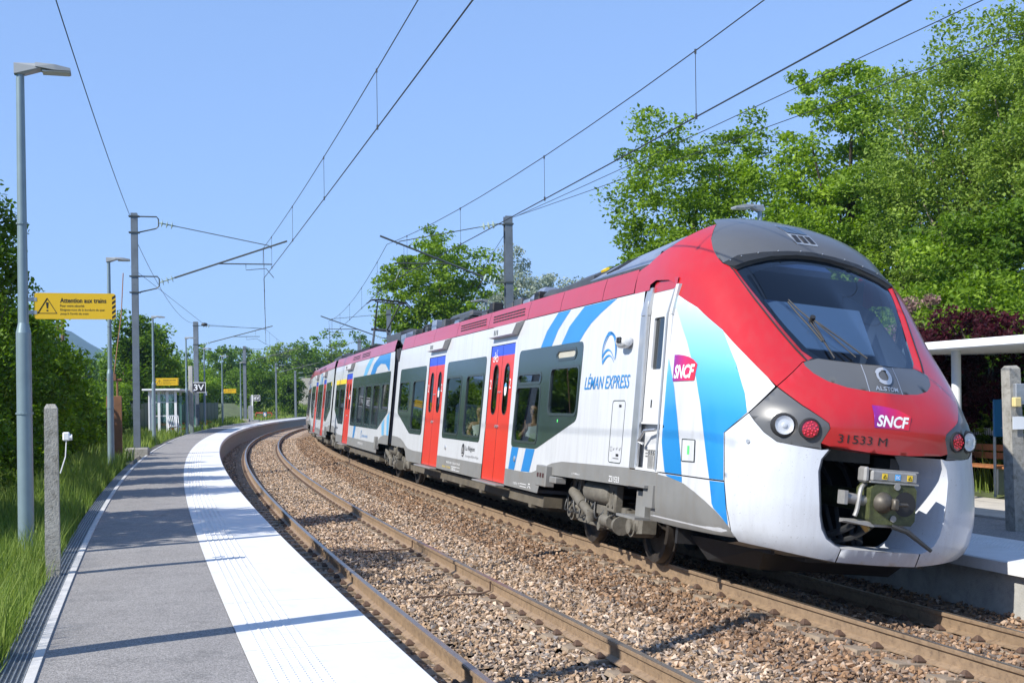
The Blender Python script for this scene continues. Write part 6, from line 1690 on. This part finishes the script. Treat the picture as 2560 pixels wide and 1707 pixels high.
# mesh fence behind the right shelter
t = thing('mesh_fence', 'thin dark wire mesh fence behind the far platform', 'fence', trk(12, 11.9, .4), rz_at(12)); inv = t.matrix_basis.inverted()
for k in range(9):
    p = trk(2 + 2.5 * k, 11.9, .4); fch(MB().cyl(p, p + Vector((0, 0, 1.9)), .03, n=6).build('fence_post', m_gfence))
b = MB()
for z in np.arange(.6, 2.2, .2): b.tube([trk(2 + 2.5 * k, 11.9, z) for k in range(9)], .005, 4)
s_ = 2.
while s_ < 22: b.cyl(trk(s_, 11.9, .5), trk(s_, 11.9, 2.2), .005, n=4, cap=False); s_ += .1
o = b.build('fence_mesh', m_gfence); o['kind'] = 'stuff'; fch(o)
# ================================================================== vegetation
m_leaf_a = leafmat('leaf_fresh_green', (.055, .12, .010), (.27, .40, .04))
m_leaf_b = leafmat('leaf_deep_green', (.032, .078, .009), (.175, .285, .032))
m_leaf_c = leafmat('leaf_yellow_green', (.075, .16, .016), (.32, .45, .055))
m_leaf_s = leafmat('leaf_silver', (.17, .22, .15), (.42, .47, .38), .25)
m_leaf_p = leafmat('leaf_purple', (.014, .003, .006), (.075, .011, .018), .25)
m_leaf_pk = leafmat('blossom_pink', (.16, .10, .085), (.42, .28, .25), .3)
m_leaf_bl = leafmat('leaf_grey_green', (.080, .145, .022), (.31, .42, .085), .4)
m_bark = mat('bark_brown', (.075, .058, .042), .9, var=.4, vscale=8, bump=.6, bscale=25)
m_barkw = mat('bark_pale', (.32, .27, .20), .85, var=.35, vscale=6, bump=.4, bscale=20)
def leaf_quads(P, L, asp=.55, upb=.35, r=None):
    r = r or rng; n = len(P)
    nn = r.normal(size=(n, 3)); nn[:, 2] = abs(nn[:, 2]) + upb; nn /= np.linalg.norm(nn, axis=1)[:, None]
    t = np.cross(nn, r.normal(size=(n, 3))); t /= np.linalg.norm(t, axis=1)[:, None] + 1e-9
    b = np.cross(nn, t)
    l = (L * r.uniform(.6, 1.3, n))[:, None]
    fold = nn * l * .08
    V = np.stack([P - t * l * .5, P + b * l * asp * .5 + fold, P + t * l * .5, P - b * l * asp * .5 + fold], 1)
    return V.reshape(-1, 3), np.arange(4 * n).reshape(-1, 4)
def clumps(n, c, rad, r, shell=.5, flat=1., lump=.17):
    """clump centres filling an ellipsoid with a lumpy outline"""
    d = r.normal(size=(n, 3)); d /= np.linalg.norm(d, axis=1)[:, None]
    k = r.uniform(0, 1, n) ** (1 - shell)
    ph = r.uniform(0, 6.28, 4)
    lob = 1 + lump * (np.sin(3 * np.arctan2(d[:, 1], d[:, 0]) + ph[0]) * .5 + np.sin(5 * d[:, 2] + ph[1]) * .5 + .5 * np.sin(7 * d[:, 0] + ph[2]))
    return np.array(c) + d * (k * lob)[:, None] * np.array(rad)
def crown_pts(cen, per, cr, r, flat=.7):
    n = len(cen); rr = cr * r.uniform(.6, 1.35, n)
    p = r.normal(size=(n, per, 3)); p /= np.linalg.norm(p, axis=2)[:, :, None]
    p *= (r.uniform(0, 1, (n, per, 1)) ** .45)
    p[:, :, 2] *= flat
    return (cen[:, None, :] + p * rr[:, None, None]).reshape(-1, 3)
def tree(name, label, x, y, z0, top, rx, cb, n, per, leaf, m, bark=None, seed=0, group=None, cr=None, ry=None, trunk=True, cat='tree', flat=.7, limbs=9, shell=.6, asp=.55, tr=None):
    r = np.random.default_rng(seed); bark = bark or m_bark; ry = ry or rx
    t = thing(name, label, cat, (x, y, z0), group=group)
    h = (top - z0) * 1.04; zc = (h + cb) / 2; rz = (h - cb) / 2 * 1.04
    cr = cr or max(.35, rx * .26)
    C = clumps(n, (0, 0, zc), (rx - cr * .5, ry - cr * .5, rz - cr * .4), r, shell)
    v, f = leaf_quads(crown_pts(C, per, cr, r, flat), leaf, asp, r=r)
    obj('crown' if cat == 'tree' else 'foliage', fastmesh('crown', v, f, m), t)
    b = MB(); tr = tr or (.035 * h * .35 + .05)
    pts = [(0, 0, -.3)] + [(r.normal() * .05 * h * k / 5, r.normal() * .05 * h * k / 5, h * .8 * k / 5) for k in range(1, 6)]
    b.tube(pts, [tr * (1 - .15 * k) for k in range(6)], 8)
    idx = r.choice(len(C), min(limbs, len(C)), replace=False)
    for i in idx:
        c = C[i]; k = min(4, max(1, int(c[2] / h * 4))) ; p0 = Vector(pts[k]).lerp(Vector(pts[k - 1]), .4); p1 = Vector(c)
        mid = p0.lerp(p1, .5) + Vector((r.normal() * .1, r.normal() * .1, -.06 * (p1 - p0).length))
        b.tube([p0, mid, p1], [tr * .42, tr * .28, tr * .10], 6)
    b.build('trunk' if cat == 'tree' else 'stems', bark, t, True)
    return t
def at(px, depth): return ((px - 1280) / 3076.3 * depth)
GT = 'trees on the slope behind the far platform'
# --- right hand trees
tree('locust_tree', 'round crowned bright green tree left of the others behind the train cab', at(1775, 45), 45, .7, 12.0, 4.4, 1.2, 420, 160, .17, m_leaf_a, seed=1, group=GT, cr=.72, flat=.55)
tree('locust_tree', 'smaller green tree right of the round crowned one, over the train roof', at(1960, 50), 50, .9, 7.6, 2.6, 1.0, 170, 120, .18, m_leaf_a, seed=2, group=GT, cr=.68)
tree('locust_tree', 'tall yellow green tree with a pointed tip behind the windscreen roof', at(2110, 40), 40, 1.0, 12.3, 2.6, 1.6, 280, 150, .165, m_leaf_c, seed=3, group=GT, cr=.62, flat=.5)
tree('poplar_tree', 'tall pale green poplar with whitish trunk at the right edge', at(2400, 33), 33, 1.4, 11.6, 2.9, 3.2, 220, 190, .13, m_leaf_bl, m_barkw, seed=4, group=GT, cr=.7, limbs=14, tr=.14)
tree('poplar_tree', 'pale green poplar cut by the right picture edge', at(2640, 30), 30, 1.4, 12.0, 2.4, 3.3, 170, 190, .125, m_leaf_bl, m_barkw, seed=5, group=GT, cr=.65, limbs=12, tr=.13)
tree('locust_tree', 'dark green tree filling the gap under the poplars', at(2260, 37), 37, 1.3, 8.4, 2.9, .6, 150, 190, .15, m_leaf_b, seed=6, group=GT, cr=.75)
tree('locust_tree', 'lower bright tree right behind the windscreen and badge', at(2040, 36), 36, 1.0, 7.4, 2.5, .6, 140, 190, .15, m_leaf_a, seed=7, group=GT, cr=.7)
tree('locust_tree', 'broad leafy tree low at the right edge over the shelter roof', at(2520, 28), 28, 1.2, 6.4, 2.4, .3, 110, 220, .15, m_leaf_b, seed=8, group=GT, cr=.6)
tree('locust_tree', 'feathery green tree seen between the mast and the pantograph', at(1100, 76), 76, .3, 12.2, 4.2, 1.0, 330, 110, .24, m_leaf_a, seed=9, group=GT, cr=.75, flat=.5)
tree('silver_poplar_tree', 'silvery pale poplar behind the thick right mast', at(1290, 112), 112, 1, 14.8, 3.6, 2, 130, 140, .28, m_leaf_s, m_barkw, seed=10, group=GT, cr=1.0)
tree('silver_poplar_tree', 'silvery poplar just right of the one behind the mast', at(1385, 116), 116, 1, 14.6, 3.0, 2, 100, 140, .28, m_leaf_s, m_barkw, seed=11, group=GT, cr=.95)
tree('locust_tree', 'small dark green tree low behind the train roof centre', at(1560, 60), 60, .8, 8.4, 2.6, 1, 60, 150, .25, m_leaf_b, seed=12, group=GT)
SG = 'shrubs behind the far platform'
sh = [(1900, 34, 5.0, 2.2, m_leaf_b, 'dark shrub behind the top of the windscreen'), (2190, 29, 4.6, 1.9, m_leaf_a, 'green shrub beside the right windscreen pillar'), (2330, 27, 5.2, 1.7, m_leaf_c, 'yellow green shrub above the purple bush'), (2480, 25, 4.9, 1.7, m_leaf_a, 'fresh green shrub right of the purple bush'), (2620, 24, 4.6, 1.6, m_leaf_b, 'dark shrub at the far right edge over the shelter'), (2230, 24, 2.4, 1.0, m_leaf_b, 'low dark shrub behind the nose corner'), (2560, 22.5, 2.2, 1.0, m_leaf_c, 'low yellow green bush seen through the right shelter glass'), (2400, 23.5, 1.9, .9, m_leaf_c, 'low bright bush under the purple one'), (2700, 21, 2.3, 1.0, m_leaf_a, 'low bush right of the shelter posts')]
for k, (px, d, top, rx, m, lb) in enumerate(sh):
    tree('shrub', lb, at(px, d), d, .6 if d > 23 else .45, top, rx, .1, 70, 170, .13, m, seed=30 + k, group=SG, cat='shrub', cr=.5, limbs=5, tr=.05)
tree('purple_shrub', 'dark purple leaved bush over the right shelter', at(2400, 22.4), 22.4, .5, 3.95, 1.15, .3, 70, 220, .10, m_leaf_p, seed=50, cat='shrub', cr=.34, tr=.05)
tree('purple_shrub', 'second dark purple bush lower down behind the shelter glass', at(2330, 23.2), 23.2, .5, 2.9, .85, .2, 45, 200, .10, m_leaf_p, seed=51, cat='shrub', cr=.3, tr=.05)
tree('blossom_shrub', 'pinkish blossoming bush beside the red nose edge', at(2290, 25.5), 25.5, .6, 4.2, .7, 1.4, 30, 160, .09, m_leaf_pk, seed=52, cat='shrub', cr=.3, tr=.04)
# --- left hedge
HG = 'dense shrubs behind the near platform'
def so_tree(name, label, s, o, top, rx, cb, n, per, leaf, m, seed, group, ry=None, **k):
    p = trk(s, o); tree(name, label, p.x, p.y, .4, top, rx, cb, n, per, leaf, m, seed=seed, group=group, ry=ry, **k)
hed = [(17.2, -6.2, 6.1, 1.15, m_leaf_b, 'tall leafy shrub cut by the left picture edge behind the near lamp post'), (13.2, -6.3, 3.0, 1.1, m_leaf_b, 'leafy shrub between the near lamp post and the concrete post'), (20.8, -6.3, 4.5, 1.35, m_leaf_b, 'dark leafy shrub under the big yellow sign'),
       (24.6, -6.3, 4.4, 1.4, m_leaf_a, 'green shrub beyond the big yellow sign'), (28.6, -6.4, 3.6, 1.5, m_leaf_a, 'yellow green shrub left of the second lamp post'), (32.4, -6.7, 2.9, 1.5, m_leaf_c, 'dark shrub behind the second lamp post'),
       (36.5, -7.2, 2.7, 1.8, m_leaf_b, 'shrub behind the brown board'), (41.5, -7.3, 2.5, 1.9, m_leaf_c, 'bright shrub just right of the first mast'), (47.5, -7.4, 2.6, 2.1, m_leaf_a, 'bush left of the white shelter'), (55, -8.4, 3.0, 2.2, m_leaf_b, 'bush behind the shelter near end'), (60, -8.6, 3.2, 2.4, m_leaf_b, 'bush behind the shelter middle'), (68.5, -9.4, 3.6, 2.4, m_leaf_a, 'bush behind the shelter far end')]
for k, (s, o, top, rx, m, lb) in enumerate(hed):
    d = trk(s, o).y
    so_tree('shrub', lb, s, o, top, rx, .05, 110, 250, .105 if d < 25 else .15, m, 70 + k, HG, cat='shrub', cr=.42 if d < 25 else .55, limbs=6, tr=.05, shell=.7)
p_ = trk(10.0, -8.8); tree('leafy_tree', 'tree standing left of the picture that shades the near platform', p_.x, p_.y, .4, 7.6, 2.3, 1.6, 150, 110, .16, m_leaf_a, seed=61, cr=.5)
for k, (x, y, tp, rx, lb) in enumerate(((-25.5, 59, 7.2, 2.3, 'tree beyond the hedge at the left edge, nearest one'), (-29.5, 64, 7.6, 2.6, 'tree beyond the hedge, left of the picture, second one'), (-34, 70, 8., 2.8, 'tree beyond the hedge, left of the picture, third one'), (-37.5, 92, 7.4, 2.8, 'tree far beyond the hedge at the left edge'), (-43, 97, 9.5, 3.4, 'tree far beyond the hedge, left of the picture'), (-49.5, 104, 10., 3.6, 'tree farthest beyond the hedge, left of the picture'))):
    tree('leafy_tree', lb, x, y, .6, tp, rx, .2, 110, 90, .3, (m_leaf_b, m_leaf_a)[k % 2], seed=63 + k, group='trees beyond the left hedge', cr=.8, limbs=5)
MG = 'trees left of the line'
mid = [(46, -19, 4.4, 3.0, m_leaf_a, 'broad bush tree far left beyond the hedge'), (62, -26, 5.6, 3.2, m_leaf_b, 'dark tree left of the first mast in the distance'), (62, -14.5, 4.8, 2.6, m_leaf_a, 'leafy tree behind the brown board'), (70, -13.5, 4.7, 2.4, m_leaf_a, 'low leafy tree left of the first mast'), (79.5, -9.3, 8.3, 2.3, m_leaf_b, 'tallest leafy tree, right of the first mast above the shelter'), (86, -8.9, 7.6, 2.3, m_leaf_a, 'tree behind the second mast'), (92, -9.6, 6.6, 2.4, m_leaf_b, 'dark tree above the green fence'), (101, -12, 5.4, 2.6, m_leaf_c, 'bright bush over the green fence'), (110, -13.5, 6.2, 3.0, m_leaf_bl, 'pale grey green bush near the third mast'), (118, -11, 5.2, 2.6, m_leaf_c, 'yellowish bush behind the red barrier'), (137, -9.3, 7.0, 3.0, m_leaf_b, 'big dark round tree by the end of the platform'), (146, -7.4, 6.0, 2.2, m_leaf_b, 'dark tree left of the bridge opening')]
for k, (s, o, top, rx, m, lb) in enumerate(mid):
    so_tree('leafy_tree', lb, s, o, top, rx, .3, 90, 110, .28, m, 100 + k, MG, cr=.8, limbs=5)
# --- far tree line
FG = 'far tree line'
fr_ = random.Random(5)
far = []
lbl = ['far tree at the left end of the tree line', 'far tree left of the second mast', 'far tree right of the second mast', 'far tree over the third mast', 'far rounded tree left of the wires', 'far tree under the wires', 'far tree right of the wires', 'far pale tree above the bridge', 'far tree above the train tail', 'far tree right of the bridge', 'far tree left of the lone right mast', 'far tree at the lone right mast', 'far tree right of the lone right mast', 'far tree near the pantograph', 'far tree behind the locust tree', 'far tree behind the middle of the train', 'far low tree above the hill foot', 'far dark tree beside the hill']
pxs = [330, 440, 500, 560, 610, 655, 700, 740, 775, 815, 850, 895, 940, 985, 1150, 1240, 215, 280]
tops = [858, 872, 868, 862, 852, 858, 862, 848, 858, 842, 850, 838, 846, 856, 780, 800, 878, 868]
for k, (px, ty) in enumerate(zip(pxs, tops)):
    d = fr_.uniform(190, 245); tp = EYE + (999.2 - .0132 * (px - 1280) - ty) / 3076.3 * d
    m = [m_leaf_b, m_leaf_a, m_leaf_bl, m_leaf_b][k % 4]
    tree('far_tree', lbl[k], at(px, d), d, .5, tp, fr_.uniform(3.6, 4.6), .3, 70, 60, .55, m, seed=150 + k, group=FG, cr=1.15, limbs=3)
# forest mass behind so that no bare ground shows between the crowns
P = []
r_ = np.random.default_rng(99)
n = 26000
xx = r_.uniform(-130, 60, n); yy = r_.uniform(250, 300, n); zz = r_.uniform(0, 1, n) ** .7 * (9.5 + 2.2 * np.sin(xx * .16) + 1.5 * np.sin(xx * .41 + 1))
v, f = leaf_quads(np.stack([xx, yy, zz], -1), .9, r=r_)
tag(obj('forest', fastmesh('forest', v, f, m_leaf_b)), 'distant wood closing the view behind the tree line', 'forest', kind='stuff')
# shade-giving thicket behind the camera on both sides (out of frame, seen in reflections)
# --- grass
m_grass = leafmat('grass_blade', (.05, .11, .015), (.29, .36, .085), .35, .5)
def grass(name, label, spec, seed):
    r = np.random.default_rng(seed); VV = []; n0 = 0
    for s0, s1, o0, o1, dens, h0, h1, w, zf in spec:
        n = int((s1 - s0) * (o1 - o0) * dens); s = r.uniform(s0, s1, n); o = r.uniform(o0, o1, n)
        tuft = .55 + .45 * np.sin(s * 2.1 + 1.3 * np.sin(o * 3.)) * np.sin(o * 4.7 + s * .7)
        x, y = world_so(s, o); z = np.array([zf(a, b_) for a, b_ in zip(s, o)]) - .03
        h = r.uniform(h0, h1, n) * (.45 + .75 * tuft); a = r.uniform(0, 6.28, n); ln = r.uniform(.05, .6, n) * h
        dx, dy = np.cos(a), np.sin(a); px_, py_ = -dy * w * .5, dx * w * .5
        B = np.stack([x, y, z], -1); Pp = np.stack([px_, py_, np.zeros(n)], -1); D = np.stack([dx * ln, dy * ln, h], -1)
        Mid = B + D * np.array([.35, .35, .6]); T = B + D
        VV.append(np.stack([B - Pp, B + Pp, Mid + Pp * .7, T, Mid - Pp * .7], 1).reshape(-1, 3))
    v = np.concatenate(VV); k = np.arange(len(v) // 5) * 5
    f = np.concatenate([np.stack([k, k + 1, k + 2, k + 4], -1), np.stack([k + 4, k + 2, k + 3, k + 3], -1)])
    q = f[:len(k)]; tri = f[len(k):, :3]
    me = bpy.data.meshes.new(name)
    loops = np.concatenate([q.ravel(), tri.ravel()]); ls = np.concatenate([np.arange(len(q)) * 4, len(q) * 4 + np.arange(len(tri)) * 3])
    me.vertices.add(len(v)); me.vertices.foreach_set('co', v.astype(np.float32).ravel()); me.loops.add(len(loops)); me.loops.foreach_set('vertex_index', loops.astype(np.int32))
    me.polygons.add(len(ls)); me.polygons.foreach_set('loop_start', ls.astype(np.int32)); me.materials.append(m_grass); me.update(calc_edges=True)
    tag(obj(name, me), label, 'grass', kind='stuff')
grass('grass', 'tall green grass along the near platform grating', [(0, 12, -5.6, -4.17, 900, .18, .55, .010, hL), (12, 30, -6.2, -4.2, 420, .2, .6, .014, hL), (30, 75, -7.5, -4.35, 90, .25, .6, .03, hL), (75, 148, -9, -4.3, 22, .25, .6, .07, hL)], 21)
grass('grass', 'sunlit grass slope at the end of the line before the bridge', [(148, 180, -13, -2.2, 16, .4, 1., .16, hL)], 22)
grass('grass', 'green grass and weeds behind the right shelter', [(2, 26, 10.6, 14.5, 140, .3, .9, .022, hR)], 23)
b = MB(); rr = random.Random(8)
v = []
for k in range(26):
    s = rr.uniform(60, 84); p = trk(s, rr.uniform(-5.2, -4.4), rr.uniform(.75, 1.0)); t = MB().lathe([(.01, 0), (.06, .03), (.07, .06), (.03, .05)], tuple(p), n=7); b.add(t.v, t.f)
tag(b.build('poppies', mat('poppy_red', (.6, .05, .02), .6)), 'scattered red poppies in the verge near the shelter', 'flowers', kind='stuff')
b = MB()
for k in range(60):
    a = rr.uniform(0, 6.28); L_ = rr.uniform(.1, .3); p = trk(28.5 + rr.uniform(-.25, .25), -1.62 + rr.uniform(-.12, .12), -.30); q = p + Vector((math.cos(a) * L_ * .4, math.sin(a) * L_ * .4, L_)); b.tube([p, q], [.012, .003], 3)
tag(b.build('weed', m_grass), 'small green weed growing beside the left rail', 'plant')
# ================================================================== background
# overbridge at the end of the visible line
t = thing('overbridge', 'pale concrete bridge crossing the line with a dark opening', 'bridge', trk(168, 1.8, -.5), rz_at(168))
m_bridge = mat('bridge_concrete', (.40, .38, .33), .85, var=.2, vscale=.6, dirt=((.2, .19, .16), .8, .5, .8))
MB().box((0, 3, 6.15), (22, 8, .75), ch=.05).build('deck', m_bridge, t)
for sx, x in ((-1, -5.6), (1, 7.2)): MB().box((x, 3, 2.9), (1.4, 8, 5.8)).build('abutment', m_conc_d, t)
MB().hull([(-6.2, -1, 0), (-6.2, -1, 6.1), (-13, -1, 6.1), (-15, -1, 0), (-6.2, 7, 0), (-6.2, 7, 6.1), (-13, 7, 6.1), (-15, 7, 0)]).build('wing_wall', m_conc_d, t)
for y in (-.9, 6.9):
    MB().box((0, y, 7.45), (22, .06, .06)).build('handrail', m_bridge, t); MB().box((0, y, 7.05), (22, .05, .05)).build('handrail', m_bridge, t)
    for k in range(12): MB().box((-10.8 + 1.96 * k, y, 7.0), (.08, .08, .95)).build('railing_post', m_bridge, t)
MB().box((1, 20, 3.0), (16, .4, 6.0)).build('opening_shade_wall', mat('painted_opening_shade', (.05, .05, .045), .9), t)  # added wall across the line; the opening's shade is put into its colour
# wooden twin pole on the left
t = thing('power_pole', 'twin wooden power pole with crossarm behind the left hedge', 'utility pole', (at(152, 62), 62, .5), .2)
for x in (-.11, .13): MB().cyl((x, 0, 0), (x, 0, 6.6), .11, .085, n=10).build('pole', m_wood, t, True)
MB().box((.25, 0, 6.2), (2.2, .12, .12)).build('crossarm', m_wood, t)
for x in (-.6, .3, 1.1): MB().lathe([(.03, 0), (.06, .05), (.04, .1), (.06, .14), (.02, .2)], (x, 0, 6.26), n=8).build('insulator', m_insul, t)
# small house in the fields
t = thing('house', 'small pale house far off behind the power pole', 'house', (at(172, 210), 210, .5), .3)
MB().box((0, 0, 2.6), (6, 5, 5.2)).build('wall', mat('house_render', (.55, .55, .52), .8), t)
MB().hull([(-3.3, -2.8, 5.2), (3.3, -2.8, 5.2), (-3.3, 2.8, 5.2), (3.3, 2.8, 5.2), (-3.3, 0, 7.2), (3.3, 0, 7.2)]).build('roof', mat('slate_roof', (.10, .10, .12), .7), t)
for x in (-1.6, 1.5): MB().box((x, -2.51, 2.9), (1.0, .08, 1.3)).build('window', m_wdark, t)
# forested hill
nx, ny = 90, 26; V = []; F = []
hr = np.random.default_rng(3)
for j in range(ny):
    for i in range(nx):
        X = -2600 + 3600 * i / (nx - 1); Y = 2300 + 600 * j / (ny - 1)
        prof = np.interp(X, [-2600, -1700, -1300, -1100, -1020, -952, -880, -800, -600, 0, 1000], [120, 150, 195, 206, 194, 158, 118, 85, 60, 40, 30])
        z = prof * math.sin(math.pi * min(1, .5 * (j / (ny - 1)) * 2)) ** .8 * (1 + .03 * math.sin(X * .02 + j)) + hr.normal() * 3
        V.append((X, Y, max(-1.3, z) if j else -2))
for j in range(ny - 1):
    for i in range(nx - 1): F.append((j * nx + i, j * nx + i + 1, (j + 1) * nx + i + 1, (j + 1) * nx + i))
m_hill = mat('wooded_hill', (.025, .055, .022), .9, var=.5, vscale=.02, bump=.0)
tag(obj('hills', pymesh('hills', V, F, m_hill, True)), 'wooded hill far off on the left', 'hill', kind='structure')

# ------------------------------------------------------------------ air
hz = bpy.data.materials.new('haze'); hz.use_nodes = True
hz.node_tree.nodes.remove(hz.node_tree.nodes['Principled BSDF'])
pv = hz.node_tree.nodes.new('ShaderNodeVolumePrincipled'); pv.inputs['Color'].default_value = (.42, .68, 1., 1); pv.inputs['Density'].default_value = .00017
hz.node_tree.links.new(pv.outputs[0], hz.node_tree.nodes['Material Output'].inputs['Volume'])
b = MB().box((-500, 1200, 123.), (5600, 4000, 252.)); o = b.build('haze', hz); tag(o, 'thin blue haze over the far hill', 'haze', kind='stuff')
